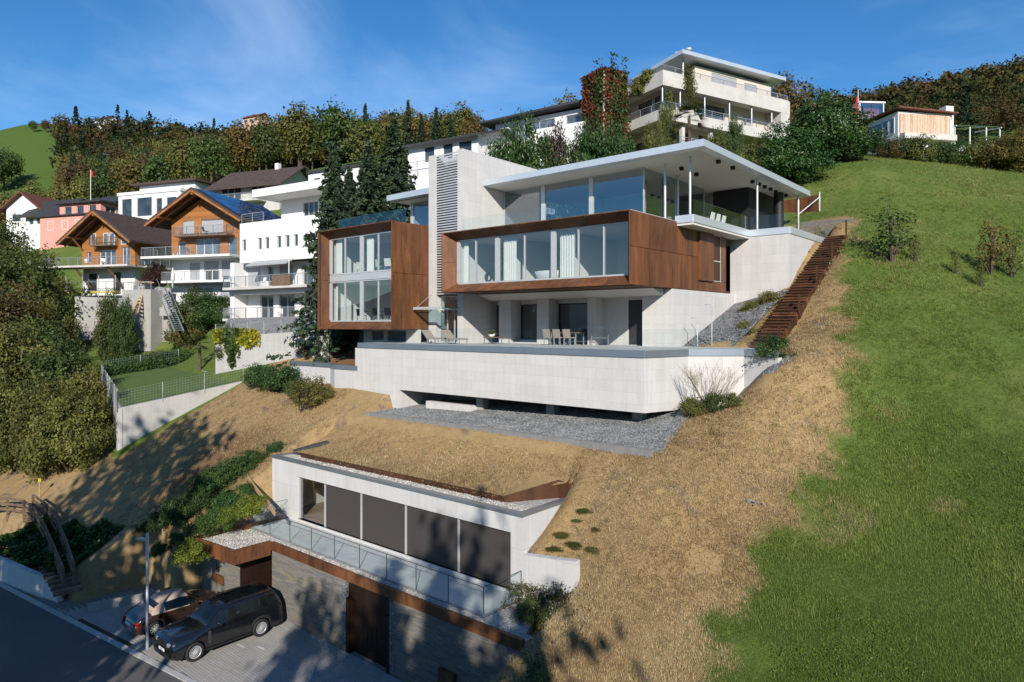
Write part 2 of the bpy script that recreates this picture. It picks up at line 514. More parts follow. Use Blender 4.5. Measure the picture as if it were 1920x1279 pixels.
M['tile_lt'] = plain('pale_deck_tile', (0.50, 0.50, 0.485), 0.7, 0, 0.08, 1.5)
M['copper'] = plain('copper_flue', (0.45, 0.20, 0.11), 0.32, 0.9, 0.15)
M['bark'] = plain('grey_brown_bark', (0.085, 0.062, 0.045), 0.9, 0, 0.3, 5, 0.5)
M['bark_pale'] = plain('pale_bark', (0.30, 0.25, 0.18), 0.9, 0, 0.25, 6, 0.3)
M['soil'] = plain('brown_soil', (0.15, 0.085, 0.045), 0.95, 0, 0.35, 3, 0.5)
M['rubber'] = plain('tyre_rubber', (0.014, 0.014, 0.015), 0.75, 0, 0.2)
M['red'] = plain('red_cloth', (0.50, 0.02, 0.025), 0.7, 0, 0.05)
M['pot'] = plain('white_planter', (0.74, 0.73, 0.70), 0.6, 0, 0.04)
M['terracotta'] = plain('terracotta', (0.40, 0.16, 0.09), 0.8, 0, 0.1)
M['hot_tub'] = planks('hot_tub_slats', (0.40, 0.30, 0.24), 'u', 0.12, 0.7)
M['fabric'] = plain('taupe_outdoor_fabric', (0.28, 0.24, 0.20), 0.85, 0, 0.08)
M['yellow'] = plain('yellow_paint', (0.60, 0.45, 0.03), 0.6, 0, 0.05)
def stone_mat():
    m, n, l, b = new_mat('split_slate')
    t = attr(n, 'tone')
    c = ramp(n, l, t, [(0, (0.10, 0.10, 0.105)), (0.3, (0.15, 0.15, 0.152)), (0.6, (0.20, 0.195, 0.185)), (0.8, (0.235, 0.205, 0.155)), (0.93, (0.27, 0.19, 0.10)), (1, (0.27, 0.26, 0.24))])
    p = posnode(n, l)
    f = noise(n, l, p, 9, 5, 0.65)
    c = mixc(n, l, 0.22, c, ramp(n, l, f, [(0.3, (0.09, 0.088, 0.085)), (0.7, (0.28, 0.25, 0.20))]))
    c = mixc(n, l, 0.25, c, ramp(n, l, noise(n, l, posnode(n, l, (1, 1, 3)), 1.2, 4), [(0.35, (0.11, 0.115, 0.12)), (0.65, (0.30, 0.245, 0.16))]))
    l.new(c, b.inputs['Base Color']); setin(b, Roughness=0.75)
    bump(n, l, b, f, 0.35, 0.02)
    return m
M['slate'] = stone_mat()
def paver_mat():
    m, n, l, b = new_mat('concrete_paving_block')
    t = attr(n, 'tone')
    c = ramp(n, l, t, [(0, (0.25, 0.235, 0.215)), (0.5, (0.31, 0.295, 0.27)), (1, (0.38, 0.36, 0.335))])
    f = noise(n, l, posnode(n, l), 0.9, 5, 0.65)
    c = mixc(n, l, 0.3, c, ramp(n, l, f, [(0.3, (0.20, 0.19, 0.175)), (0.7, (0.40, 0.38, 0.35))]))
    l.new(c, b.inputs['Base Color']); setin(b, Roughness=0.85)
    return m
M['paver'] = paver_mat()
def asphalt_mat():
    m, n, l, b = new_mat('asphalt')
    p = posnode(n, l)
    f = noise(n, l, p, 40, 3, 0.7); g = noise(n, l, p, 0.35, 5, 0.6, 0.6)
    c = mixc(n, l, 0.45, ramp(n, l, f, [(0.3, (0.060, 0.056, 0.052)), (0.7, (0.135, 0.126, 0.117))]), ramp(n, l, g, [(0.3, (0.070, 0.066, 0.061)), (0.7, (0.125, 0.118, 0.110))]))
    l.new(c, b.inputs['Base Color']); setin(b, Roughness=0.85)
    bump(n, l, b, f, 0.35, 0.01)
    return m
M['asphalt'] = asphalt_mat()
def carpaint(name, col, rough=0.22):
    m, n, l, b = new_mat(name)
    p = posnode(n, l)
    l.new(ramp(n, l, noise(n, l, p, 1.1, 3), [(0.3, tuple(c * .9 for c in col)), (0.7, tuple(c * 1.1 for c in col))]), b.inputs['Base Color'])
    setin(b, Roughness=rough, Metallic=0.0)
    b.inputs['Coat Weight'].default_value = 1.0; b.inputs['Coat Roughness'].default_value = 0.04
    return m
M['paint_black'] = carpaint('black_car_paint', (0.005, 0.0055, 0.007))
M['paint_brown'] = carpaint('dark_brown_car_paint', (0.030, 0.017, 0.012))
M['car_glass'] = darkglass('car_glass', (0.004, 0.0055, 0.0065), 0.5)
M['chrome'] = plain('bright_alloy', (0.66, 0.66, 0.67), 0.35, 0.55, 0.03)
M['soft_top'] = plain('beige_soft_top', (0.42, 0.31, 0.24), 0.9, 0, 0.06, 8)
M['lamp_red'] = plain('red_lamp_lens', (0.22, 0.008, 0.010), 0.15, 0, 0.05)
M['lamp_clear'] = plain('clear_lamp_lens', (0.25, 0.27, 0.30), 0.08, 0.4, 0.05)
# foliage palettes
M['lf_spruce'] = leaf('spruce_needles', [(0.0182, 0.0338, 0.0195), (0.0364, 0.0624, 0.0312), (0.0624, 0.091, 0.0442)], 0.12, 0.6, 0.03, 0.3)
M['lf_green'] = leaf('green_leaves', [(0.036, 0.058, 0.016), (0.064, 0.094, 0.024), (0.108, 0.138, 0.034)], 0.3, 0.45, 0.05, 0.4)
M['lf_laurel'] = leaf('laurel_leaves', [(0.0189, 0.0459, 0.0121), (0.0378, 0.081, 0.0189), (0.0743, 0.1283, 0.0324)], 0.2, 0.35, 0.03, 0.25)
M['lf_olive'] = leaf('olive_leaves', [(0.066, 0.076, 0.020), (0.125, 0.132, 0.032), (0.205, 0.190, 0.045)], 0.3, 0.5, 0.05, 0.4)
M['lf_ochre'] = leaf('ochre_leaves', [(0.070, 0.060, 0.018), (0.130, 0.102, 0.027), (0.205, 0.148, 0.034)], 0.3, 0.5, 0.05, 0.4)
M['lf_rust'] = leaf('rust_leaves', [(0.052, 0.041, 0.017), (0.094, 0.062, 0.023), (0.145, 0.086, 0.029)], 0.25, 0.5, 0.05, 0.4)
M['lf_creeper'] = leaf('red_creeper_leaves', [(0.049, 0.049, 0.0168), (0.119, 0.042, 0.0196), (0.21, 0.0308, 0.0252), (0.14, 0.105, 0.028)], 0.25, 0.5, 0.02, 0.2)
M['lf_yellow'] = leaf('yellow_leaves', [(0.13, 0.13, 0.012), (0.30, 0.26, 0.015), (0.42, 0.36, 0.03)], 0.3, 0.5, 0.02, 0.2)
M['lf_juniper'] = leaf('juniper_needles', [(0.0168, 0.042, 0.0112), (0.0336, 0.0728, 0.0168), (0.063, 0.1092, 0.0224)], 0.15, 0.55, 0.03, 0.3)
M['lf_purple'] = leaf('purple_leaves', [(0.022, 0.012, 0.012), (0.045, 0.018, 0.018), (0.075, 0.03, 0.028)], 0.25, 0.5, 0.03, 0.3)
M['lf_lime'] = leaf('lime_leaves', [(0.07, 0.10, 0.012), (0.14, 0.18, 0.02), (0.22, 0.25, 0.035)], 0.3, 0.5, 0.03, 0.3)
M['lf_white'] = leaf('white_blossom_leaves', [(0.03, 0.055, 0.015), (0.06, 0.09, 0.02), (0.12, 0.07, 0.045), (0.7, 0.68, 0.62)], 0.25, 0.5, 0.02, 0.2)
# ------------------------------------------------------------------ the hillside
CP = []
def cp(x, y, z): CP.append((x, y, z))
for x in (-110, -85, -65, -44, -25, -10, 8, 30, 60):
    cp(x, 9.5, 0.0); cp(x, 2.0, -0.6); cp(x, -12, -5.0); cp(x, -45, -22)
for x in (-46, -40, -34, -28, -25, -22, -20, -18):
    cp(x, 21.0, 6.55); cp(x, 25.0, 8.72)
for x in (-40, -30): cp(x, 17.0, 4.3)
for p in [(-12.1, 34.3, 13.0), (-12.1, 41, 16.7), (-12.1, 47.5, 20.4), (-13.0, 25, 8.6), (-14, 17, 3.4), (-16, 34.2, 12.7), (-16.2, 40.4, 15.0), (-13.4, 40.4, 15.9),
          (-14, 32.5, 12.2), (-15.9, 20.7, 4.9), (-15.9, 22.8, 6.5), (-15, 25, 8.65), (-17, 25.0, 8.7), (-13.4, 27.2, 9.55), (-13.2, 28.6, 10.05), (-11.6, 28.5, 10.3), (-14, 20.9, 5.0), (-14.2, 23.4, 7.3), (-11.5, 21, 5.3), (-44, 30, 11.2), (-40, 30, 11.3), (-37, 29.2, 11.3), (-47, 34, 14.0), (-8, 34, 12.6), (-11.3, 31.0, 11.7), (-12.2, 31.1, 10.7), (-9.6, 30.6, 11.6),
          (-6, 19.5, 4.2), (-1, 21, 5.2), (-1, 45, 16.2), (-3.6, 66, 25.6), (-9, 50, 20.6), (-14.7, 58, 26.2), (8, 60, 23.0), (12, 35, 11.0), (30, 60, 22), (30, 30, 9),
          (-3, 80, 28.0), (-12, 75, 30.0), (15, 85, 29),
          (-30, 52, 23.0), (-17, 52.6, 22.3), (-20.5, 52, 22.3), (-14, 51.5, 21.9), (-32, 67.5, 31.5), (-20, 70, 31.0), (-45, 48, 22.5), (-50, 62, 33.5), (-45, 42, 19.5), (-54, 52, 27), (-48, 40, 17.5),
          (-50.5, 18.1, 4.9), (-49.3, 26.4, 9.2), (-54, 18.5, 5.4), (-60, 19, 6), (-75, 25, 8.6), (-76.7, 33, 10.6), (-62, 29, 10.0), (-61, 35, 14.1), (-80, 16, 5), (-95, 20, 6.5),
          (-92, 33, 15.2), (-75, 36, 14.0), (-76, 38, 17.0), (-88, 26, 10.5), (-115, 30, 17), (-131, 39, 28.5), (-126, 50, 31.5), (-103, 57, 34), (-80, 55, 29), (-66, 46, 22),
          (-209, 85, 50), (-156, 104, 56), (-102, 110, 55), (-398, 161, 112), (-329, 220, 106), (-287, 307, 100), (-421, 102, 99), (-536, 135, 150),
          (-280, 70, 55), (-175, 507, 151), (-34, 653, 184), (-60, 218, 62), (120, 500, 158), (60, 200, 55), (-40, 120, 42), (200, 120, 40),
          (-700, 300, 170), (-500, 600, 150), (-100, 1100, 190), (400, 1000, 210), (-900, -50, 90), (-300, -10, 12), (-300, 30, 30),
          (-600, -120, 20), (-150, -60, -22), (150, -90, -38), (400, 0, 0), (0, -120, -45), (0, -260, -70), (-500, -350, -70), (500, -300, -70), (900, 200, 60)]:
    cp(*p)
CPa = np.array(CP, float)
def _phi(a, b):
    d2 = ((a[:, None, :] - b[None, :, :]) ** 2).sum(-1)
    return np.sqrt(d2 + 9.0)
_n = len(CPa)
_A = np.zeros((_n + 3, _n + 3))
_A[:_n, :_n] = _phi(CPa[:, :2], CPa[:, :2])
_A[:_n, _n] = 1; _A[:_n, _n + 1:] = CPa[:, :2]
_A[_n:, :_n] = _A[:_n, _n:].T
_w = np.linalg.solve(_A, np.concatenate([CPa[:, 2], np.zeros(3)]))
def ZT(x, y):
    """natural ground height (arrays)"""
    x = np.asarray(x, float); y = np.asarray(y, float)
    q = np.stack([x.ravel(), y.ravel()], 1)
    z = np.empty(len(q))
    for i in range(0, len(q), 20000):
        b = q[i:i + 20000]
        z[i:i + 20000] = _phi(b, CPa[:, :2]) @ _w[:_n] + _w[_n] + b @ _w[_n + 1:]
    return z.reshape(x.shape)
CUTS = [(-200, 90, 3.2, 11.6, -0.12), (-35.5, -14.0, 9.0, 17.6, -0.12), (-38.6, -34, 9, 15.2, -0.12), (-34.7, -16.9, 16.5, 24.3, -0.12), (-33.2, -16.5, 17.0, 20.1, -0.12), (-16.6, -13.9, 16.8, 20.35, 3.1), (-14.4, -12.5, 16.0, 19.8, 3.3),
        (-32.4, -13.9, 25.3, 29.6, 8.5), (-35.4, -16.7, 29.0, 48, 8.6), (-16.8, -13.4, 31.5, 33.0, 12.3), (-15.0, -13.6, 29.6, 33.0, 12.3),
        (-42.0, -35.0, 31.0, 48, 11.4), (-33, -13.5, 41.0, 49.6, 19.2), (-15.5, -12.9, 44.5, 48.6, 19.3)]
def ZG(x, y):
    """ground sheet as built: natural ground, dug out under the buildings"""
    x = np.asarray(x, float); y = np.asarray(y, float)
    z = ZT(x, y)
    for (a, b, c, d, zz) in CUTS:
        z = np.where((x > a) & (x < b) & (y > c) & (y < d), np.minimum(z, zz), z)
    st = (x > -13.0) & (x < -11.3) & (y > 33.0) & (y < 47.6)
    z = np.where(st, np.minimum(z, 12.5 + (y - 33.4) * .512), z)
    return z
def zt(x, y): return float(ZT(np.array([x]), np.array([y]))[0])
def ground(px, py, d0=12.0, d1=700.0):
    """where the sight line through a photo pixel meets the hillside"""
    ds = np.concatenate([np.arange(d0, 120, 0.15), np.arange(120, d1, 1.0)])
    k = (px - 960) / 1260.0
    X = ds * (FX + k * RX); Y = ds * (FY + k * RY); Z = CAMZ - (py - 609) / 1260.0 * ds
    h = ZT(X, Y)
    i = np.argmax(Z < h)
    if not (Z < h).any(): i = len(ds) - 1
    return Vector((X[i], Y[i], h[i]))

# meadow boundary between cut straw and green grass (photo survey, carried onto the hillside)
_edge = [(1600, 425), (1572, 520), (1588, 640), (1590, 760), (1552, 860), (1484, 940), (1428, 1040), (1372, 1140), (1345, 1210), (1322, 1279)]
EDGE = sorted([(p.y, p.x) for p in (ground(a, b) for a, b in _edge)])
EY = np.array([e[0] for e in EDGE]); EX = np.array([e[1] for e in EDGE])
def edge_x(y): return np.interp(y, EY, EX)
def straw_mask(x, y, soft=0.5):
    """1 on the freshly mown, dry plot"""
    e = edge_x(y)
    wob = 0.35 * np.sin(y * 2.1) + 0.25 * np.sin(y * 4.7 + x) + 0.2 * np.sin(x * 3.1 + y * 1.3)
    m = np.clip((e + wob - x) / soft + 0.5, 0, 1)
    m = m * np.clip((x + np.where(y < 17.6, 70.0, 51.0)) / 0.6, 0, 1) * np.clip((51.0 - y) / 0.8, 0, 1)
    return m
def sheet_coords(lo, a, b, hi, fine, n):
    t = np.linspace(0, 1, n)[1:]
    return np.concatenate([(a - (a - lo) * (t ** 2.6))[::-1], np.arange(a, b + 1e-6, fine), b + (hi - b) * (t ** 2.6)])
gx = sheet_coords(-3000, -60, 14, 3000, 0.5, 70)
gy = sheet_coords(-3000, 6, 62, 3000, 0.5, 70)
GX, GY = np.meshgrid(gx, gy)
GZ = ZG(GX, GY)
GZ = np.where(GY < -200, np.maximum(GZ, -74), GZ)
_rr = np.hypot(GX, GY)
GZ = np.where((_rr > 1400) & (GY > 0), np.minimum(GZ, 200), GZ)
_rng = np.random.default_rng(4)
_near = (GX > -60) & (GX < 14) & (GY > 17) & (GY < 62)
GZ = GZ + np.where(_near, _rng.normal(0, 0.006, GZ.shape), 0)
nx, ny = len(gx), len(gy)
_id = np.arange(nx * ny).reshape(ny, nx)
_F = np.stack([_id[:-1, :-1], _id[:-1, 1:], _id[1:, 1:], _id[1:, :-1]], -1).reshape(-1, 4)
me = fast_mesh('ground', np.stack([GX, GY, GZ], -1).reshape(-1, 3), _F, True)
add_attr(me, 'straw', straw_mask(GX, GY).ravel())
_dist = GX * FX + GY * FY
add_attr(me, 'wood', np.clip((_dist - 150) / 60, 0, 1).ravel())
_soil = np.clip(1 - np.hypot((GX + 40.5) / 4.6, (GY - 30) / 3.6), 0, 1) * 3
_soil = np.maximum(_soil, np.clip(1 - np.hypot((GX + 39.5) / 4.5, (GY - 19.5) / 4.2), 0, 1) * 2.2)
add_attr(me, 'soil', np.clip(_soil, 0, 1).ravel())
def ground_mat():
    m, n, l, b = new_mat('meadow_ground')
    p = posnode(n, l)
    n1 = noise(n, l, p, 0.22, 5, 0.6); n2 = noise(n, l, p, 1.6, 6, 0.65, 0.5); n3 = noise(n, l, p, 14, 4, 0.7)
    straw = mixc(n, l, 0.5, ramp(n, l, n2, [(0.28, (0.19, 0.122, 0.060)), (0.5, (0.30, 0.20, 0.095)), (0.72, (0.38, 0.265, 0.13))]),
                 ramp(n, l, n3, [(0.3, (0.15, 0.098, 0.05)), (0.7, (0.44, 0.31, 0.15))]))
    bare = noise(n, l, p, 0.55, 6, 0.7, 1.2)
    straw = mixc(n, l, ramp(n, l, bare, [(0.55, (0, 0, 0)), (0.66, (0.7, 0.7, 0.7))]), straw, (0.12, 0.095, 0.085))
    tuft = noise(n, l, p, 0.9, 5, 0.7, 0.8)
    straw = mixc(n, l, ramp(n, l, tuft, [(0.66, (0, 0, 0)), (0.78, (0.5, 0.5, 0.5))]), straw, (0.10, 0.12, 0.030))
    green = mixc(n, l, 0.5, ramp(n, l, n2, [(0.28, (0.044, 0.078, 0.015)), (0.5, (0.086, 0.130, 0.026)), (0.75, (0.145, 0.178, 0.042))]),
                 ramp(n, l, n3, [(0.3, (0.038, 0.070, 0.013)), (0.7, (0.140, 0.190, 0.042))]))
    green = mixc(n, l, ramp(n, l, n1, [(0.48, (0, 0, 0)), (0.7, (0.6, 0.6, 0.6))]), green, (0.17, 0.165, 0.05))
    far = mixc(n, l, n2, (0.055, 0.095, 0.020), (0.085, 0.130, 0.026))
    c = mixc(n, l, attr(n, 'straw'), green, straw)
    c = mixc(n, l, attr(n, 'soil'), c, mixc(n, l, n3, (0.10, 0.055, 0.028), (0.22, 0.13, 0.065)))
    c = mixc(n, l, attr(n, 'wood'), c, far)
    l.new(c, b.inputs['Base Color']); setin(b, Roughness=0.95); b.inputs['Specular IOR Level'].default_value = 0.1
    bump(n, l, b, mixc(n, l, 0.5, n3, n2), 0.7, 0.08)
    return m
M['ground'] = ground_mat()
me.materials.append(M['ground'])
ground_o = struct(put(bpy.data.objects.new('ground', me)))

# the lake below and the far shore (behind the photographer, met in the window reflections)
def water_mat():
    m, n, l, b = new_mat('lake_water')
    setin(b, Roughness=0.12); b.inputs['Base Color'].default_value = (0.012, 0.035, 0.055, 1)
    bump(n, l, b, noise(n, l, posnode(n, l), 0.05, 4), 0.25, 1.0)
    return m
mb = MB(); mb.add([(-9000, -9000, -66), (9000, -9000, -66), (9000, -170, -66), (-9000, -170, -66)], [(0, 1, 2, 3)])
struct(mb.build('lake', water_mat()))
_t = np.linspace(0, 1, 160)
_ang = np.radians(-200 + 190 * _t)
_rg = np.random.default_rng(9)
_hgt = 420 + 160 * np.sin(_t * 17) + 110 * np.sin(_t * 41 + 1) + 60 * np.sin(_t * 97 + 2)
_ring = []
for r_, s_ in ((5200, 0.0), (5800, 0.45), (6500, 0.8), (7200, 1.0), (8200, 0.6)):
    _ring.append(np.stack([np.cos(_ang) * r_, np.sin(_ang) * r_, -70 + _hgt * s_ + _rg.normal(0, 14, 160) * (s_ > 0)], -1))
_V = np.concatenate(_ring); _i = np.arange(5 * 160).reshape(5, 160)
_F = np.stack([_i[:-1, :-1], _i[:-1, 1:], _i[1:, 1:], _i[1:, :-1]], -1).reshape(-1, 4)
_m = fast_mesh('mountains', _V, _F, True); _m.materials.append(plain('far_forested_slope', (0.045, 0.065, 0.06), 0.95, 0, 0.25, 0.004))
struct(put(bpy.data.objects.new('mountains', _m)))

# road, kerb line and forecourt
e0 = Vector((-26.7, 11.8)); e1 = Vector((-44.1, 9.7)); ed = (e0 - e1).normalized()
def road_pt(t, s, z): # t metres along from e0 (to +X), s metres to the hill side
    return (e0.x + ed.x * t - ed.y * s, e0.y + ed.y * t + ed.x * s, z)
mb = MB()
for i in range(-40, 24):
    mb.quad(road_pt(i * 4, -6.6, 0.0), road_pt(i * 4 + 4, -6.6, 0.0), road_pt(i * 4 + 4, 0, 0.0), road_pt(i * 4, 0, 0.0))
struct(mb.build('road', M['asphalt']))
mb = MB()
mb.hexa([road_pt(-140, 0, -0.1), road_pt(60, 0, -0.1), road_pt(60, 0.26, -0.1), road_pt(-140, 0.26, -0.1), road_pt(-140, 0, 0.035), road_pt(60, 0, 0.035), road_pt(60, 0.26, 0.035), road_pt(-140, 0.26, 0.035)])
struct(mb.build('kerb', plain('pale_kerb_stone', (0.40, 0.39, 0.37), 0.85, 0, 0.2, 4)))
# forecourt of paving strips
def forecourt():
    base = MB()
    poly = [road_pt(-14.2, 0.26, 0)[:2], road_pt(14.5, 0.26, 0)[:2], (-13.0, 17.6), (-36.2, 17.6)]
    base.prism(poly, -0.12, 0.0)
    b = base.build('forecourt', plain('paving_bed', (0.19, 0.18, 0.165), 0.95, 0, 0.2, 5)); struct(b)
    rg = np.random.default_rng(2); V = []; F = []; T = []
    y = 9.6
    w, ln = 0.125, 0.9
    row = 0
    while y < 17.3:
        x = -39.0 + (row % 2) * ln / 2
        while x < -12.6:
            cx, cy = x + ln / 2, y + w / 2
            s_ = -(cx - e0.x) * ed.y + (cy - e0.y) * ed.x
            ok = s_ > 0.26 + 0.1 and cx > -38.4 + (cy - 9) * 0.15 and not (cx > -31.0 and cx < -29.9 and cy > 17) and not (cx < -31 and cy > 16.0)
            if ok:
                h = 0.012 + rg.random() * 0.006; n0 = len(V); g = 0.007
                k_ = .002; V += [(x + k_, y + g, 0), (x + ln - k_, y + g, 0), (x + ln - k_, y + w - g, 0), (x + k_, y + w - g, 0), (x + k_ + .003, y + g + .005, h), (x + ln - k_ - .003, y + g + .005, h), (x + ln - k_ - .003, y + w - g - .005, h), (x + k_ + .003, y + w - g - .005, h)]
                F += [(n0 + 4, n0 + 5, n0 + 6, n0 + 7), (n0, n0 + 1, n0 + 5, n0 + 4), (n0 + 1, n0 + 2, n0 + 6, n0 + 5), (n0 + 2, n0 + 3, n0 + 7, n0 + 6), (n0 + 3, n0, n0 + 4, n0 + 7)]
                T += [0.38 + 0.24 * rg.random()] * 8
            x += ln
        y += w; row += 1
    me = fast_mesh('paving_blocks', V, F); add_attr(me, 'tone', T); me.materials.append(M['paver'])
    o = put(bpy.data.objects.new('paving_blocks', me), b); o['kind'] = 'stuff'
    # drainage channel beside the kerb
    g = MB()
    g.hexa([road_pt(-9.6, 0.30, 0.002), road_pt(-4.9, 0.30, 0.002), road_pt(-4.9, 0.50, 0.002), road_pt(-9.6, 0.50, 0.002), road_pt(-9.6, 0.30, 0.022), road_pt(-4.9, 0.30, 0.022), road_pt(-4.9, 0.50, 0.022), road_pt(-9.6, 0.50, 0.022)])
    g.build('drain_channel', M['black'], b)
    # painted parking ticks
    for (px, py) in ((640 - 150, 1216), (452, 1212)):
        p = at_z(px, py, 0.0); q = MB(); q.obox((p.x, p.y, 0.0225), 0.5, 0.1, 0.004, R(5)); q.build('paint_mark', plain('worn_white_paint', (0.5, 0.5, 0.48), 0.8, 0, 0.2, 20), b)
forecourt()
# ------------------------------------------------------------------ the villa
H = thing('villa', 'large modern concrete villa with two rust-coloured steel box bays and a flat canopy roof', 'house', (-25, 32, 12.85))
def hp(mb, name, mat, parent=None, **k): return mb.build(name, M[mat] if isinstance(mat, str) else mat, parent or H, world=True, **k)
TZ = 12.85
# ---- ground floor
g = MB()
g.box(-29.6, -29.3, 32.3, 33.3, TZ, 15.9)
for (a, b) in ((-28.5, -27.5), (-25.4, -24.5), (-21.7, -21.2)):
    q = MB(); q.box(a, b, 32.3, 33.5, TZ - .3, 15.55); hp(q, 'pier', 'concrete')
q = MB(); q.box(-29.55, -18.2, 32.32, 33.5, 15.552, 15.9); hp(q, 'lintel', 'concrete')
q = MB(); q.wall('y', 33.3, -29.6, -18.2, TZ - .3, 15.55, [(-29.6, -28.5, TZ + .02, 15.3), (-27.5, -25.4, TZ + .22, 15.3), (-24.5, -21.7, TZ + .02, 15.3), (-19.6, -18.45, TZ + .02, 15.4)], 0.25)
hp(q, 'wall', 'concrete')
q = MB(); q.box(-18.2, -16.42, 32.4, 33.6, TZ - .3, 15.9); hp(q, 'wall', 'concrete')
q = MB(); q.box(-16.75, -16.42, 33.6, 41.0, 10.5, 15.9); hp(q, 'side_wall', 'concrete')
# sloping underside beam below the bay
q = MB(); q.extrude([(31.2, 15.9), (32.3, 15.56), (32.3, 15.9)], 'x', -29.3, -16.9); hp(q, 'soffit_beam', 'concrete')
for (a, b, z0) in ((-29.6, -28.5, TZ + .02), (-27.5, -25.4, TZ + .22), (-24.5, -21.7, TZ + .02)):
    f = MB(); f.wall('y', 33.36, a, b, z0, 15.3, [(a + .07, b - .07, z0 + .07, 15.23)], 0.08)
    w = hp(f, 'window', 'dark'); f = MB(); f.box(a + .07, b - .07, 33.39, 33.41, z0 + .07, 15.23); hp(f, 'pane', 'glass_up', w)
q = MB(); q.box(-19.6, -18.45, 33.36, 33.44, TZ + .02, 15.4); d = hp(q, 'door', 'dark')
q = MB(); q.tube([(-18.62, 33.30, 13.7), (-18.62, 33.30, 14.3)], .018, 6); hp(q, 'handle', 'alu', d)
for k in range(3):
    q = MB(); q.box(-27.45, -25.45, 32.45 + k * .28, 33.28, TZ - .02 + k * .08, TZ + .06 + k * .08); hp(q, 'step', 'tile_lt')
# rooms behind the ground-floor windows
def room(x0, x1, y0, y1, z0, z1, floor='floor_oak', wall='plaster', th=0.12, open_=('front',)):
    q = MB(); q.box(x0, x1, y0, y1, z0 - .1, z0); hp(q, 'room_floor', floor)
    q = MB(); q.box(x0, x1, y0, y1, z1, z1 + .08); hp(q, 'ceiling', wall)
    q = MB(); q.box(x0, x1, y1, y1 + th, z0, z1); hp(q, 'room_wall', wall)
    if 'left' not in open_:
        q = MB(); q.box(x0 - th, x0, y0, y1, z0, z1); hp(q, 'room_wall', wall)
    if 'right' not in open_:
        q = MB(); q.box(x1, x1 + th, y0, y1, z0, z1); hp(q, 'room_wall', wall)
room(-29.4, -18.3, 33.56, 38.0, TZ, 15.5, 'tile_lt', 'ecru')
# ---- corten bays
def bay(name, X0, X1, Z0, Z1, Y0, yin, x0, x1, z0, z1, Yb):
    """splayed steel frame: outer rectangle at Y0, inner at yin, body back to Yb"""
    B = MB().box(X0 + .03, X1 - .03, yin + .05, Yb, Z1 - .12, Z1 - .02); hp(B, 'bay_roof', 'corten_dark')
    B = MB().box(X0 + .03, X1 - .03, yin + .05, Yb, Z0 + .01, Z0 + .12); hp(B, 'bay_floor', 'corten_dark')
    t = 0.05
    def sheets(pts, n, nm='frame_sheet'):
        (a, b, c, d) = [Vector(p) for p in pts]      # outer a->b, inner d->c
        for i in range(n):
            u0, u1 = i / n, (i + 1) / n
            e = 0.009 / max(.1, (b - a).length)
            P = [a.lerp(b, u0 + e), a.lerp(b, u1 - e), d.lerp(c, u1 - e), d.lerp(c, u0 + e)]
            nr = (P[1] - P[0]).cross(P[3] - P[0]).normalized() * 0.02
            hp(MB().hexa([p - nr for p in P] + [p for p in P]), nm, 'corten')
    o = [(X0, Y0, Z0), (X1, Y0, Z0), (X1, Y0, Z1), (X0, Y0, Z1)]
    o2 = [(X0 + t, Y0, Z0 + t), (X1 - t, Y0, Z0 + t), (X1 - t, Y0, Z1 - t), (X0 + t, Y0, Z1 - t)]
    i_ = [(x0, yin, z0), (x1, yin, z0), (x1, yin, z1), (x0, yin, z1)]
    nx_ = max(2, int((X1 - X0) / 1.25)); nz_ = 2
    sheets([o2[0], o2[1], i_[1], i_[0]], nx_); sheets([o2[1], o2[2], i_[2], i_[1]], nz_)
    sheets([o2[2], o2[3], i_[3], i_[2]], nx_); sheets([o2[3], o2[0], i_[0], i_[3]], nz_)
    r = MB(); r.wall('y', Y0, X0, X1, Z0, Z1, [(X0 + t, X1 - t, Z0 + t, Z1 - t)], 0.06); hp(r, 'frame_edge', 'corten')
def cladding_x(X, ya, yb, Z0, Z1, zs, w=0.62, skip=()):
    """steel sheets on a side wall facing +X"""
    n = max(1, round((yb - ya) / w)); w = (yb - ya) / n
    for i in range(n):
        for (za, zb) in zip(zs[:-1], zs[1:]):
            a, b = ya + i * w, ya + (i + 1) * w
            if any(s0 - .02 < (a + b) / 2 < s1 + .02 and (za + zb) / 2 > s2 for s0, s1, s2 in skip): continue
            q = MB(); q.box(X - .03, X, a + .016, b - .016, za + .013, zb - .013); hp(q, 'cladding_panel', 'corten')
bay('right', -29.3, -16.4, 15.92, 19.5, 28.0, 28.75, -28.72, -16.85, 16.42, 19.06, 40.0)
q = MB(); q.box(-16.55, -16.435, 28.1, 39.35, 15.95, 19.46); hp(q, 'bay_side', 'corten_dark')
cladding_x(-16.4, 28.07, 35.4, 15.92, 19.5, [15.92, 17.78, 19.5], 0.61)
cladding_x(-16.4, 35.4, 39.35, 15.92, 19.5, [15.92, 16.55, 19.5], 0.79, skip=((35.5, 38.7, 16.5),))
q = MB(); q.box(-16.43, -16.27, 35.45, 37.3, 16.5, 19.3); hp(q, 'sliding_shutter', 'corten')
f = MB(); f.wall('x', -16.5, 37.3, 38.62, 16.5, 19.3, [(37.38, 38.55, 16.58, 17.7), (37.38, 38.55, 17.76, 19.22)], 0.1); w = hp(f, 'side_window', 'alu')
q = MB(); q.box(-16.46, -16.45, 37.38, 38.55, 16.58, 19.22); hp(q, 'pane', 'glass', w)
q = MB(); q.box(-16.62, -16.58, 37.3, 38.6, 16.5, 19.3); hp(q, 'curtain', 'curtain', w)
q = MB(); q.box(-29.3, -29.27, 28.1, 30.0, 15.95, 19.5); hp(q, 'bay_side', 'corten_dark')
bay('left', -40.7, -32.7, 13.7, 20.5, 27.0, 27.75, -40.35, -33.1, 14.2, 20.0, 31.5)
q = MB(); q.box(-32.85, -32.735, 27.1, 34.2, 13.73, 20.46); hp(q, 'bay_side', 'corten_dark')
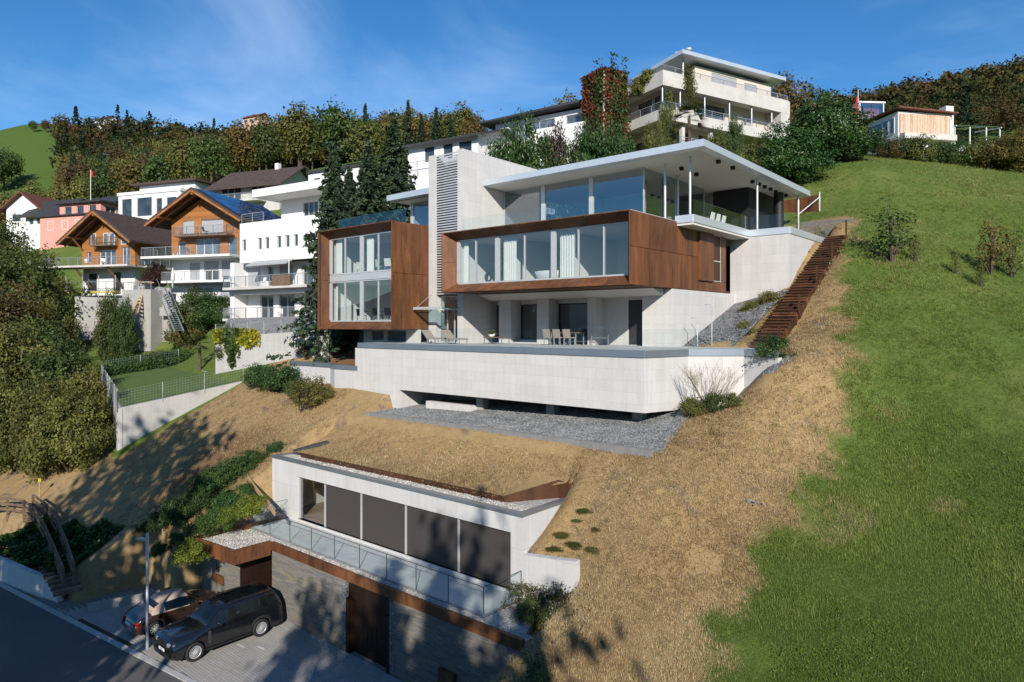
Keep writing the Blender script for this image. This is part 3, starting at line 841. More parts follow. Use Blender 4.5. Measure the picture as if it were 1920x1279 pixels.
cladding_x(-32.7, 27.07, 30.07, 13.7, 20.5, [13.7, 17.25, 20.5], 0.75)
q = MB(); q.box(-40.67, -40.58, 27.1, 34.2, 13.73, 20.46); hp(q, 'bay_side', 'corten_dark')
# glazing of the bays
def glazing(y, xs, z0, z1, thick, mat='glass', fw=0.09, depth=0.12):
    """vertical frames at xs (those in thick are heavy), one pane between each pair"""
    for i, x in enumerate(xs):
        h = fw * (1.7 if i in thick else 0.42)
        q = MB(); q.box(x - h, x + h, y - depth * (.5 if i in thick else .3), y + depth * .6, z0, z1); hp(q, 'mullion', 'alu')
    q = MB(); q.box(xs[0], xs[-1], y - .05, y + .06, z0 - .09, z0); hp(q, 'sill', 'alu')
    q = MB(); q.box(xs[0], xs[-1], y - .05, y + .06, z1, z1 + .07); hp(q, 'head_rail', 'alu')
    for a, b in zip(xs[:-1], xs[1:]):
        q = MB(); q.box(a + .03, b - .03, y, y + .012, z0, z1); hp(q, 'pane', mat)
glazing(28.8, [-28.66, -27.2, -25.5, -23.5, -21.5, -19.9, -18.35, -16.92], 16.5, 19.02, (0, 2, 4), 'glass')
for (z0, z1) in ((14.3, 16.9), (17.55, 19.93)):
    glazing(27.8, [-40.28, -38.6, -36.75, -35.0, -33.15], z0, z1, (0, 2), 'glass')
q = MB(); q.box(-40.3, -33.1, 27.72, 27.86, 16.995, 17.44); hp(q, 'spandrel', 'alu')
room(-28.7, -16.75, 28.9, 35.0, 16.42, 19.05)
for x in (-25.4, -21.4):
    q = MB(); q.box(x - .05, x + .05, 30.0, 34.9, 16.43, 19.04); hp(q, 'partition', 'plaster')
room(-40.4, -33.05, 27.9, 33.5, 14.22, 16.92, 'tile_lt')
room(-40.4, -33.05, 27.9, 33.5, 17.5, 19.95)
# curtains: folded sheets
def curtain(x0, x1, y, z0, z1, amp=0.06, per=0.17):
    n = max(6, int((x1 - x0) / per * 6)); P = []; F = []
    for i in range(n + 1):
        x = x0 + (x1 - x0) * i / n; yy = y + amp * math.sin(2 * PI * (x - x0) / per)
        P += [(x, yy, z0), (x, yy, z1)]
    for i in range(n): F.append((2 * i, 2 * i + 2, 2 * i + 3, 2 * i + 1))
    hp(MB().add(P, F, True), 'curtain', 'curtain')
curtain(-28.5, -28.05, 29.1, 16.45, 19.0); curtain(-25.3, -24.3, 29.1, 16.45, 19.0); curtain(-21.3, -20.3, 29.1, 16.45, 19.0)
curtain(-40.1, -39.3, 28.1, 17.52, 19.9); curtain(-36.6, -35.9, 28.1, 17.52, 19.9); curtain(-40.1, -39.8, 28.1, 14.25, 16.9)
# ---- stair tower with louvres
q = MB(); q.box(-32.7, -32.02, 30.1, 31.2, TZ - .4, 25.05); hp(q, 'tower_wall', 'concrete')
q = MB(); q.box(-30.04, -29.6, 30.1, 32.3, 15.8, 25.05); hp(q, 'tower_wall', 'concrete')
q = MB(); q.box(-30.04, -29.6, 32.302, 38.4, TZ - .3, 25.05); hp(q, 'tower_wall', 'concrete')
q = MB(); q.box(-30.04, -29.6, 30.1, 32.3, TZ - .3, 15.798); hp(q, 'tower_wall', 'concrete')
q = MB(); q.box(-32.7, -32.3, 31.2, 38.4, TZ - .3, 25.05); hp(q, 'tower_wall', 'concrete')
q = MB(); q.box(-32.3, -30.04, 37.9, 38.4, TZ - .3, 25.05); hp(q, 'tower_wall', 'concrete')
q = MB(); q.box(-32.3, -30.05, 31.0, 37.9, 24.6, 24.85); hp(q, 'tower_roof', 'concrete')
sl = MB().hexa([(-32.02, 30.14, -.055), (-30.04, 30.14, -.055), (-30.04, 30.30, -.01), (-32.02, 30.30, -.01), (-32.02, 30.14, .03), (-30.04, 30.14, .03), (-30.04, 30.30, .045), (-32.02, 30.30, .045)])
s0 = None
for k in range(55):
    z = 16.0 + k * 0.1655
    if s0 is None:
        s0 = sl.build('louvre_slat', M['alu'], H); s0.data.transform(Matrix.Translation(-Vector(H.location))); s0.location = (0, 0, z)
    else:
        c = s0.copy(); COL.objects.link(c); c.location = (0, 0, z)
q = MB(); q.box(-32.0, -30.06, 30.5, 30.52, 15.9, 24.6); hp(q, 'stair_glass', 'glass_up')
for z in (15.9, 18.8, 21.7):
    q = MB(); q.box(-32.28, -30.06, 31.2, 37.9, z - .2, z); hp(q, 'landing', 'concrete')
# entrance under the tower
q = MB(); q.wall('y', 30.45, -32.0, -30.06, TZ, 15.85, [(-31.93, -31.35, TZ + .06, 14.95), (-31.28, -30.7, TZ + .06, 14.95), (-30.64, -30.12, TZ + .06, 14.95), (-31.93, -30.12, 15.05, 15.8)], 0.09); d = hp(q, 'entrance_frame', 'alu')
for (a, b, z0, z1) in ((-31.93, -31.35, TZ + .06, 14.95), (-31.28, -30.7, TZ + .06, 14.95), (-30.64, -30.12, TZ + .06, 14.95), (-31.93, -30.12, 15.05, 15.8)):
    q = MB(); q.box(a, b, 30.48, 30.5, z0, z1); hp(q, 'pane', 'glass', d)
q = MB(); q.box(-32.5, -29.9, 28.6, 30.08, 15.02, 15.08); c_ = hp(q, 'entrance_canopy', 'glass_rail2')
for x in (-32.4, -30.1):
    q = MB(); q.bar((x, 28.65, 15.0), (x, 30.1, 15.0), .05, .05); hp(q, 'canopy_rail', 'alu', c_)
    q = MB(); q.tube([(x, 28.7, 15.05), (x, 30.1, 16.0)], .012, 6); hp(q, 'tension_rod', 'alu', c_)
q = MB(); q.box(-32.5, -29.9, 28.58, 28.64, 14.96, 15.12); hp(q, 'canopy_rail', 'alu', c_)
# ---- left lower part below the bay and the wing behind
q = MB(); q.wall('y', 29.2, -38.4, -32.72, 11.0, 13.69, [(-37.5, -36.2, 12.95, 13.55), (-35.8, -33.9, 12.9, 13.6)], 0.25); hp(q, 'wall', 'concrete')
for (a, b) in ((-37.5, -36.2), (-35.8, -33.9)):
    q = MB(); q.box(a, b, 29.3, 29.33, 12.9, 13.6); hp(q, 'pane', 'pane')
q = MB(); q.box(-38.4, -38.1, 29.45, 34, 11.0, 13.69); hp(q, 'wall', 'concrete')
q = MB(); q.box(-40.6, -32.75, 31.5, 46, 12.2, 20.4); hp(q, 'rear_wing', 'concrete')
q = MB(); q.box(-40.5, -32.72, 31.4, 45, 20.45, 20.52); hp(q, 'roof_terrace', 'tile_lt')
# upper left storey: glazing and roof
q = MB(); q.box(-38.6, -32.72, 31.4, 44, 23.0, 23.4); hp(q, 'roof', 'zinc')
q = MB(); q.box(-38.2, -32.73, 31.9, 43.8, 22.94, 22.998); hp(q, 'soffit', 'soffit')
glazing(33.0, [-37.6, -34.9, -34.1, -32.75], 20.55, 22.9, (0, 1), 'glass_up')
for x0, x1, y0, y1 in ((-37.65, -37.6, 33.0, 43), (-37.6, -32.75, 38, 38.1)):
    q = MB(); q.box(x0, x1, y0, y1, 20.52, 22.93); hp(q, 'room_wall', 'plaster')
q = MB(); q.box(-37.6, -32.72, 33.1, 38, 20.525, 20.56); hp(q, 'room_floor', 'floor_oak')
# ---- top floor of the right part
q = MB(); q.box(-29.25, -16.55, 28.3, 41.0, 19.481, 19.56); hp(q, 'roof_terrace', 'tile_lt')
q = MB(); q.box(-29.6, -13.2, 40.76, 49.5, 18.9, 19.57); hp(q, 'deck_slab', 'tile_lt')
q = MB(); q.box(-16.5, -15.5, 32.9, 40.69, 19.25, 19.6); hp(q, 'deck_slab', 'soffit')
def cap(a, b, z0, z1, th=0.05, seam=2.6, mat='cap'):
    """metal edge sheets from a to b (plan), each about seam long"""
    a = Vector(a); b = Vector(b); L = (b - a).length; n = max(1, round(L / seam)); d = (b - a) / n
    nr = Vector((d.y, -d.x)).normalized() * th
    for i in range(n):
        p = a + d * i + d.normalized() * .004; q_ = a + d * (i + 1) - d.normalized() * .004
        m_ = MB().hexa([(p.x + nr.x, p.y + nr.y, z0), (q_.x + nr.x, q_.y + nr.y, z0), (q_.x, q_.y, z0), (p.x, p.y, z0), (p.x + nr.x, p.y + nr.y, z1), (q_.x + nr.x, q_.y + nr.y, z1), (q_.x - nr.x * 4, q_.y - nr.y * 4, z1), (p.x - nr.x * 4, p.y - nr.y * 4, z1)])
        hp(m_, 'edge_sheet', mat)
cap((-16.5, 32.9), (-15.5, 32.9), 19.38, 19.78, mat='zinc'); cap((-15.5, 32.9), (-15.5, 40.64), 19.38, 19.78, mat='zinc')
cap((-15.5, 40.7), (-13.1, 40.7), 19.38, 19.78, mat='zinc'); cap((-13.1, 40.7), (-13.1, 48.5), 19.38, 19.78, mat='zinc')
q = MB(); q.prism([(-16.7, 40.7), (-13.1, 40.7), (-13.1, 49.5), (-16.7, 49.5)], 13.5, 18.88); hp(q, 'plinth_wall', 'concrete')
q = MB(); q.box(-16.7, -13.1, 40.7, 40.75, 18.882, 19.38); hp(q, 'plinth_wall', 'concrete')
q = MB(); q.box(-13.18, -13.1, 40.752, 49.5, 18.882, 19.38); hp(q, 'plinth_wall', 'concrete')
# roof
q = MB(); q.box(-29.55, -14.9, 32.4, 49.0, 22.95, 23.02); hp(q, 'soffit', 'soffit')
q = MB(); q.box(-29.55, -14.57, 32.07, 49.35, 23.021, 23.33); hp(q, 'roof', 'zinc')
def roof_edge(path, inn):
    prof = [(0, 23.0), (0, 23.36), (.06, 23.36), (.4, 22.985), (.4, 22.94)]
    for (p0, i0), (p1, i1) in zip(list(zip(path, inn))[:-1], list(zip(path, inn))[1:]):
        P = [(p0[0] + i0[0] * o_, p0[1] + i0[1] * o_, z) for o_, z in prof] + [(p1[0] + i1[0] * o_, p1[1] + i1[1] * o_, z) for o_, z in prof]
        F = [(4, 3, 2, 1, 0), (5, 6, 7, 8, 9)] + [(i, (i + 1) % 5, 5 + (i + 1) % 5, 5 + i) for i in range(5)]
        hp(MB().add(P, F), 'roof_edge', 'zinc')
roof_edge([(-29.58, 32.0), (-22.2, 32.0)], [(0, 1), (0, 1)]); roof_edge([(-22.19, 32.0), (-14.5, 32.0)], [(0, 1), (-1, 1)])
roof_edge([(-14.5, 32.0), (-14.5, 40.6)], [(-1, 1), (-1, 0)]); roof_edge([(-14.5, 40.61), (-14.5, 49.4)], [(-1, 0), (-1, 0)])
glazing(34.0, [-29.5, -26.2, -22.55, -19.0], 19.65, 22.88, (1, 2), 'glass_up')
for (a, b) in ((34.06, 37.9), (37.96, 42.0)):
    q = MB(); q.box(-19.03, -19.015, a, b, 19.6, 22.94); hp(q, 'pane', 'glass_up')
    q = MB(); q.box(-19.07, -18.98, b - .03, b + .03, 19.6, 22.94); hp(q, 'mullion', 'alu')
q = MB(); q.box(-29.55, -19.1, 34.1, 45, 19.561, 19.6); hp(q, 'room_floor', 'floor_oak')
q = MB(); q.box(-29.55, -19.0, 45, 45.2, 19.58, 22.94); hp(q, 'room_wall', 'plaster')
q = MB(); q.box(-18.9, -16.5, 43.2, 49, 19.58, 22.93); hp(q, 'kitchen_block', 'black')
for (px, Y) in ((1247, 34.0), (1271, 37.2)):
    p = at_y(px, 400, Y); q = MB(); q.tube([(p.x, Y, 19.58), (p.x, Y, 22.95)], .07, 10); hp(q, 'column', 'alu')
for (x, y) in ((-15.9, 33.4), (-15.2, 41.2), (-15.0, 48.4), (-17.5, 48.8)):
    q = MB(); q.tube([(x, y, 19.58), (x, y, 22.95)], .065, 10); hp(q, 'column', 'alu')
for (px, py) in ((1347, 300), (1374, 312), (1278, 313), (1306, 324), (1411, 338), (1423, 343), (1434, 348), (1445, 352), (1455, 357), (1474, 364)):
    p = at(px, py, 1260 * (22.95 - CAMZ) / (609 - py)); q = MB(); q.box(p.x - .1, p.x + .1, p.y - .1, p.y + .1, 22.76, 22.95); hp(q, 'downlight', 'black')
q = MB(); q.tube([(-15.7, 46.5, 19.58), (-15.7, 46.5, 22.95)], .32, 14); hp(q, 'fireplace_flue', 'black')
for (x, y, h) in ((-24.9, 40.5, 1.5), (-16.2, 46.5, 1.0)):
    q = MB(); q.lathe((x, y, 23.3), [(.17, 0), (.17, h - .3), (.21, h - .3), (.21, h - .26), (.16, h - .24), (.21, h - .16), (.21, h - .12), (.16, h - .1), (.2, h), (0, h + .01)], 16); hp(q, 'chimney_flue', 'copper')
# glass guards on the upper decks
def guard(a, b, z0, h, n, mat='glass_rail', name='guard_glass', par=None):
    a = Vector(a); b = Vector(b); d = (b - a) / n; s = d.normalized()
    nr = Vector((-s.y, s.x)) * .008
    for i in range(n):
        p = a + d * i + s * .012; q_ = a + d * (i + 1) - s * .012
        m_ = MB().hexa([(p.x - nr.x, p.y - nr.y, z0), (q_.x - nr.x, q_.y - nr.y, z0), (q_.x + nr.x, q_.y + nr.y, z0), (p.x + nr.x, p.y + nr.y, z0), (p.x - nr.x, p.y - nr.y, z0 + h), (q_.x - nr.x, q_.y - nr.y, z0 + h), (q_.x + nr.x, q_.y + nr.y, z0 + h), (p.x + nr.x, p.y + nr.y, z0 + h)])
        hp(m_, name, mat, par)
guard((-29.2, 29.6), (-16.6, 29.6), 19.56, 0.95, 6); guard((-16.6, 29.6), (-16.6, 32.8), 19.56, 0.95, 2)
guard((-15.55, 33.0), (-15.55, 40.6), 19.6, 1.0, 4); guard((-15.5, 40.76), (-13.2, 40.76), 19.6, 1.0, 1); guard((-13.16, 40.8), (-13.16, 48.4), 19.6, 1.0, 4)
guard((-40.5, 28.6), (-33.2, 28.6), 20.52, 1.0, 4, 'glass_rail2'); guard((-40.5, 34), (-40.5, 28.7), 20.52, 1.0, 3, 'glass_rail2')
# ---- terrace
TP = [(-35.7, 26.7), (-14.9, 26.7), (-14.27, 29.76), (-12.27, 31.56), (-10.5, 31.0)]
q = MB(); q.prism([(-35.6, 26.9), (-15.05, 26.9), (-14.45, 29.8), (-12.3, 31.75), (-10.7, 31.2), (-11.5, 33.4), (-16.4, 33.9), (-16.4, 33.2), (-35.6, 33.2)], 12.5, TZ - .012); hp(q, 'terrace_slab', 'tile_lt')
def wallseg(a, b, z0a, z0b, z1, th=0.3, name='terrace_wall', mat='concrete'):
    a = Vector(a); b = Vector(b); s = (b - a).normalized(); nr = Vector((-s.y, s.x)) * th
    m_ = MB().hexa([(a.x, a.y, z0a), (b.x, b.y, z0b), (b.x + nr.x, b.y + nr.y, z0b), (a.x + nr.x, a.y + nr.y, z0a), (a.x, a.y, z1), (b.x, b.y, z1), (b.x + nr.x, b.y + nr.y, z1), (a.x + nr.x, a.y + nr.y, z1)])
    return hp(m_, name, mat)
wallseg(TP[0], (-31.6, 26.7), 7.6, 7.6, 12.5); wallseg((-31.6, 26.7), TP[1], 10.05, 10.05, 12.5)
wallseg(TP[1], TP[2], 10.05, 10.0, 12.5); wallseg(TP[2], TP[3], 8.4, 9.0, 12.5); wallseg(TP[3], TP[4], 9.0, 10.2, 12.5)
q = MB(); q.box(-31.9, -31.6, 27.0, 30.4, 7.6, 12.5); hp(q, 'terrace_wall', 'concrete')
q = MB(); q.box(-36.0, -35.7, 26.7, 31.5, 8, 12.5); hp(q, 'terrace_wall', 'concrete')
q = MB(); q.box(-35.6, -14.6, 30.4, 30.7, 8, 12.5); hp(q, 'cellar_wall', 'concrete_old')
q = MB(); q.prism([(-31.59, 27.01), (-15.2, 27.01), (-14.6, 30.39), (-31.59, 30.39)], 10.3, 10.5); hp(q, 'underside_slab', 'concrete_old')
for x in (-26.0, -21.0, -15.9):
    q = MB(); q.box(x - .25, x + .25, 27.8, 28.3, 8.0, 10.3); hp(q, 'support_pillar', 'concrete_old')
q = MB(); q.box(-29.9, -26.2, 27.3, 27.9, 8.3, 9.45); hp(q, 'cellar_wall', 'concrete')
for a, b in zip(TP[:-1], TP[1:]): cap(a, b, 12.52, 12.84)
q = MB(); q.box(-44.7, -39.6, 27.3, 27.6, 8.2, 11.05); hp(q, 'garden_wall', 'concrete')
q = MB(); q.prism([(-39.6, 27.3), (-38.3, 26.72), (-38.1, 26.98), (-39.6, 27.6)], 8.2, 11.05); hp(q, 'garden_wall', 'concrete')
q = MB(); q.box(-38.3, -36.0, 26.72, 27.0, 7.8, 11.05); hp(q, 'garden_wall', 'concrete')
cap((-44.7, 27.3), (-39.6, 27.3), 11.04, 11.34); cap((-39.6, 27.3), (-38.3, 26.72), 11.04, 11.34); cap((-38.3, 26.72), (-35.75, 26.72), 11.04, 11.34)
# stepped foot of the wall
for k in range(5):
    q = MB(); q.box(-38.3 + k * .42, -35.75, 26.2, 26.7, 7.6 - .0, 9.4 - k * .24); hp(q, 'wall_step', 'concrete')
for a, b, n_ in ((TP[0], TP[1], 9), (TP[1], TP[2], 1), (TP[2], TP[3], 1), (TP[3], TP[4], 1)):
    d_ = Vector((0, .12, 0)); guard((a[0], a[1] + .12), (b[0], b[1] + .12), TZ, 0.95, n_)
# outdoor showers
for (x, y, h) in ((-14.6, 33.2, 2.2), (-15.3, 33.0, 1.5)):
    q = MB(); q.tube([(x, y, TZ - .01), (x, y, TZ + h), (x - .35, y - .1, TZ + h)], .022, 8); hp(q, 'shower_pipe', 'steel')
# ---- gravel bed, stone kerbs
def sheet(name, pts, mat, label=None, n=10, amp=0.03, parent=None):
    """gently uneven sheet over a quad a,b,c,d"""
    a, b, c, d = [Vector(p) for p in pts]; rg = random.Random(3); P = []; F = []
    m_ = n
    for i in range(n + 1):
        for j in range(m_ + 1):
            u, v = i / n, j / m_
            p = a.lerp(b, u).lerp(d.lerp(c, u), v)
            e = 0 if i in (0, n) or j in (0, m_) else rg.uniform(-amp, amp)
            P.append((p.x, p.y, p.z + e))
    for i in range(n):
        for j in range(m_): F.append((i * (m_ + 1) + j, (i + 1) * (m_ + 1) + j, (i + 1) * (m_ + 1) + j + 1, i * (m_ + 1) + j + 1))
    o = MB().add(P, F, True).build(name, M[mat], parent)
    if parent is None: struct(o)
    return o
sheet('gravel_bed', [(-32.3, 25.1, 8.80), (-13.6, 24.95, 8.80), (-13.95, 30.4, 10.35), (-32.3, 30.4, 9.1)], 'gravel', n=24, amp=.05)
sheet('gravel_slope', [(-16.5, 33.2, 12.70), (-13.6, 33.5, 12.85), (-13.1, 40.75, 16.15), (-16.5, 40.75, 15.3)], 'gravel_dark', n=16, amp=.06)
def ribbon(name, path, w, mat, lift=0.03):
    P = []; F = []; pts = []
    for a, b in zip(path[:-1], path[1:]):
        a = Vector(a); b = Vector(b); n_ = max(2, int((b - a).length / .35)); pts += [a.lerp(b, i / n_) for i in range(n_)]
    pts.append(Vector(path[-1]))
    for i, p in enumerate(pts):
        d_ = (pts[min(i + 1, len(pts) - 1)] - pts[max(i - 1, 0)]).normalized(); nr = Vector((-d_.y, d_.x)) * w / 2
        for s_ in (-1, 0, 1): P.append((p.x + nr.x * s_, p.y + nr.y * s_, zt(p.x + nr.x * s_, p.y + nr.y * s_) + lift + (.02 if s_ == 0 else -.02)))
    for i in range(len(pts) - 1):
        F += [(3 * i, 3 * i + 3, 3 * i + 4, 3 * i + 1), (3 * i + 1, 3 * i + 4, 3 * i + 5, 3 * i + 2)]
    return struct(MB().add(P, F, True).build(name, M[mat]))
ribbon('gravel_margin', [(-13.5, 25.1), (-13.75, 29.7), (-12.1, 31.2), (-10.7, 30.7), (-10.2, 31.6)], .55, 'gravel_dark')
KB = thing('stone_kerb', 'low grey concrete kerb between the straw meadow and the gravel under the terrace', 'kerb', (-24, 24.9, 8))
for k in range(7):
    x0 = -32.4 + k * 2.7; MB().box(x0 + .006, x0 + 2.694, 24.82, 25.06, 7.9, 8.83).build('kerb_stone', M['kerb_dark'], KB, world=True)
# loose stones lying on the gravel
def stones(name, pts, rad, mat, parent_o, seed=1):
    rg = np.random.default_rng(seed); V = []; F = []
    base = np.array([(1, 0, 0), (-1, 0, 0), (0, 1, 0), (0, -1, 0), (0, 0, 1), (0, 0, -1)], float)
    fb = np.array([(0, 2, 4), (2, 1, 4), (1, 3, 4), (3, 0, 4), (2, 0, 5), (1, 2, 5), (3, 1, 5), (0, 3, 5)])
    n = len(pts)
    sc = rad * (0.5 + rg.random((n, 1, 3))) * np.array([1, 1, .7])
    th = rg.random(n) * 6.28
    B = base[None] * sc * (0.75 + 0.5 * rg.random((n, 6, 1)))
    c, s = np.cos(th)[:, None], np.sin(th)[:, None]
    V = np.stack([B[..., 0] * c - B[..., 1] * s, B[..., 0] * s + B[..., 1] * c, B[..., 2]], -1) + np.asarray(pts)[:, None, :]
    F = fb[None] + (np.arange(n) * 6)[:, None, None]
    me = fast_mesh(name, V.reshape(-1, 3), F.reshape(-1, 3)); me.materials.append(M[mat])
    o = put(bpy.data.objects.new(name, me), parent_o); o['kind'] = 'stuff'
    return o
def scatter_quad(pts, n, seed):
    rg = np.random.default_rng(seed); u = rg.random((n, 1)); v = rg.random((n, 1))
    a, b, c, d = [np.array(p) for p in pts]
    return (a * (1 - u) + b * u) * (1 - v) + (d * (1 - u) + c * u) * v
stones('gravel_stones', scatter_quad([(-32.2, 25.12, 8.82), (-13.7, 25.05, 8.82), (-13.85, 29, 9.95), (-32.2, 29, 9.05)], 14000, 5), 0.036, 'gravel', bpy.data.objects['gravel_bed'], 5)
stones('gravel_stones', scatter_quad([(-16.4, 33.3, 12.76), (-13.65, 33.5, 12.88), (-13.15, 40.6, 16.1), (-16.4, 40.6, 15.25)], 3500, 6), 0.05, 'gravel_dark', bpy.data.objects['gravel_slope'], 6)
# ---- corten stair on the slope
ST = thing('hill_stairs', 'straight flight of rusty steel steps climbing the slope beside the villa', 'stairs', (-12.0, 34.2, 12.9))
n_st = 41; rs = random.Random(8)
for k in range(n_st):
    t = k / n_st; y = 33.4 + t * 13.6; z = 12.75 + t * 7.0; x = -12.75 + .35 * 0
    q = MB(); q.extrude([(y + .05, z - .3), (y + .4, z - .3), (y + .4, z + .18), (y - .03, z + .18), (y - .03, z + .13), (y + .05, z + .13)], 'x', x + rs.uniform(-.05, .03), x + 1.25 + rs.uniform(-.03, .05)); q.build('step', M['corten_dark' if k % 5 else 'corten'], ST, world=True)
for k in range(5):
    y = 33.9 + k * 3.1; z = 12.95 + (y - 33.4) * .54
    q = MB(); q.box(-11.48, -11.4, y, y + .1, z - .3, z + .75); q.build('side_post', M['corten_dark'], ST, world=True)
# slate wall and fence at the head of the stairs
SLP = []
def slate_wall(name, axis, pos, u0, u1, zf0, zf1, label, cat, holes=(), seed=1, facing=-1, ph=0.038, pl=0.38, body=True, parent=None, th=0.25):
    """split-stone courses laid as small separate blocks; zf0/zf1: bottom and top (numbers or functions of u)"""
    f0 = zf0 if callable(zf0) else (lambda u: zf0); f1 = zf1 if callable(zf1) else (lambda u: zf1)
    rg = random.Random(seed); V = []; F = []; T = []
    zmin = min(f0(u0), f0(u1)); zmax = max(f1(u0), f1(u1))
    z = zmin
    while z < zmax - .02:
        h = ph * rg.uniform(.7, 1.35); u = u0 - rg.random() * pl
        while u < u1:
            L = pl * rg.uniform(.45, 1.7); a, b = max(u, u0), min(u + L, u1); m_ = (a + b) / 2
            if b - a > .03 and z + h <= f1(m_) + .03 and z >= f0(m_) - .3 and not any(q0 < b and a < q1 and r0 < z + h and z < r1 for q0, q1, r0, r1 in holes):
                pr = rg.uniform(0.004, 0.016); n0 = len(V); e = .004
                c = [(a + e, z + e), (b - e, z + e), (b - e, z + h - e), (a + e, z + h - e)]
                for t in (0, pr):
                    for (uu, zz) in c:
                        zz = min(zz, f1(m_)); o_ = pos + facing * t if axis == 'y' else pos + facing * t
                        V.append((uu, o_, zz) if axis == 'y' else (o_, uu, zz))
                F += [(n0 + 4, n0 + 5, n0 + 6, n0 + 7), (n0, n0 + 1, n0 + 5, n0 + 4), (n0 + 1, n0 + 2, n0 + 6, n0 + 5), (n0 + 2, n0 + 3, n0 + 7, n0 + 6), (n0 + 3, n0, n0 + 4, n0 + 7)]
                T += [rg.random() ** 1.2] * 8
            u += L
        z += h
    if parent is None:
        parent = thing(name, label, cat, ((u0 + u1) / 2, pos, zmin) if axis == 'y' else (pos, (u0 + u1) / 2, zmin))
    o_ = off(parent)
    me = fast_mesh('stone_courses', np.array(V) - np.array(o_), F); add_attr(me, 'tone', T); me.materials.append(M['slate'])
    so = put(bpy.data.objects.new('stone_courses', me), parent); so['kind'] = 'stuff'
    if body:
        q = MB()
        hs = [(max(h[0], u0), min(h[1], u1), h[2], h[3]) for h in holes]
        if callable(zf0) or callable(zf1):
            if axis == 'y': q.hexa([(u0, pos + .002, f0(u0)), (u1, pos + .002, f0(u1)), (u1, pos + th, f0(u1)), (u0, pos + th, f0(u0)), (u0, pos + .002, f1(u0)), (u1, pos + .002, f1(u1)), (u1, pos + th, f1(u1)), (u0, pos + th, f1(u0))])
        else:
            q.wall(axis, pos - facing * .002, u0, u1, zf0, zf1, hs, -facing * th)
        q.build('mortar_body', M['gravel_dark'], parent, world=True)
    return parent
slate_wall('slate_retaining_wall', 'y', 48.6, -15.2, -11.6, 19.0, 21.1, 'grey slate retaining wall at the top of the rusty steps', 'wall', seed=4)
FN = thing('steel_screen', 'rust-brown steel privacy screen behind the upper deck beside the big dark shrub', 'screen', (-16.5, 53, 21.9))
pa = at_y(1440, 395, 53.5); pb = at_y(1534, 395, 52.5)
for k in range(7):
    p = pa.lerp(pb, k / 7); q_ = pa.lerp(pb, (k + 1) / 7 - .005)
    MB().hexa([(p.x, p.y, 21.9), (q_.x, q_.y, 21.9), (q_.x, q_.y + .05, 21.9), (p.x, p.y + .05, 21.9), (p.x, p.y, 23.6), (q_.x, q_.y, 23.6), (q_.x, q_.y + .05, 23.6), (p.x, p.y + .05, 23.6)]).build('screen_panel', M['corten'], FN, world=True)
MB().tube([(pb.x + .1, pb.y, 21.7), (pb.x + .1, pb.y, 23.8)], .06, 8).build('screen_post', M['steel'], FN, world=True)
MB().tube([(pb.x + .1, pb.y - .05, 23.4), (pb.x - 1.2, pb.y - .9, 22.1)], .04, 8).build('brace', M['steel'], FN, world=True)
# ------------------------------------------------------------------ pavilion over the garage
G = thing('garden_pavilion', 'half-buried concrete pavilion with grass roof, dark blinds and slate garage below', 'building', (-25, 20.2, 0))
def gp(mb, name, mat, parent=None, **k): return mb.build(name, M[mat] if isinstance(mat, str) else mat, parent or G, world=True, **k)
GX0, GX1 = -34.9, -16.6
q = MB(); q.wall('y', 20.2, GX0, GX1, 3.2, 6.5, [(-32.4, -17.2, 3.5, 5.8)], 0.35); gp(q, 'front_wall', 'concrete_low')
q = MB(); q.box(GX1 - .3, GX1, 20.552, 24.2, 2.5, 6.5); gp(q, 'side_wall', 'concrete_low')
q = MB(); q.box(GX0, GX0 + .3, 20.552, 24.2, 2.5, 6.5); gp(q, 'side_wall', 'concrete_low')
q = MB(); q.box(GX0 + .3, GX1 - .3, 24.0, 24.2, 2.5, 6.3); gp(q, 'back_wall', 'plaster')
q = MB(); q.box(GX0 + .3, GX1 - .3, 20.56, 24.0, 6.0, 6.35); gp(q, 'ceiling', 'plaster')
q = MB(); q.box(GX0 + .3, GX1 - .3, 20.3, 24.0, 3.2, 3.42); gp(q, 'room_floor', 'floor_oak')
for (x, y) in ((-29.6, 22), (-31.9, 23.2)):
    q = MB(); q.box(x - .06, x + .5, y, y + .9, 3.43, 5.4); gp(q, 'cupboard', 'plaster')
# metal coping
q = MB(); q.box(GX0 - .02, GX1 + .02, 20.16, 20.5, 6.502, 6.62); gp(q, 'coping', 'cap')
q = MB(); q.prism([(GX1 - .3, 20.505), (GX1 + .02, 20.505), (GX1 + .02, 23.3), (GX1 - .3, 23.3)], 6.502, 6.62); gp(q, 'coping', 'cap')
q = MB(); q.prism([(GX0 - .02, 20.505), (GX0 + .3, 20.505), (GX0 + .3, 22.6), (GX0 - .02, 22.6)], 6.502, 6.62); gp(q, 'coping', 'cap')
# roof gravel strip
q = MB(); q.box(GX0 + .31, GX1 - .31, 20.51, 21.4, 6.36, 6.56); gp(q, 'roof_gravel', 'gravel_roof')
q = MB(); q.prism([(-18.6, 21.4), (GX1 - .31, 21.4), (GX1 - .31, 24.0), (-17.3, 24.0)], 6.36, 6.56); gp(q, 'roof_gravel', 'gravel_roof')
stones('roof_pebbles', scatter_quad([(GX0 + .35, 20.55, 6.57), (GX1 - .35, 20.55, 6.57), (GX1 - .35, 21.3, 6.57), (GX0 + .35, 21.3, 6.57)], 2500, 11) - np.array(off(G)), 0.035, 'gravel_roof', G, 11)
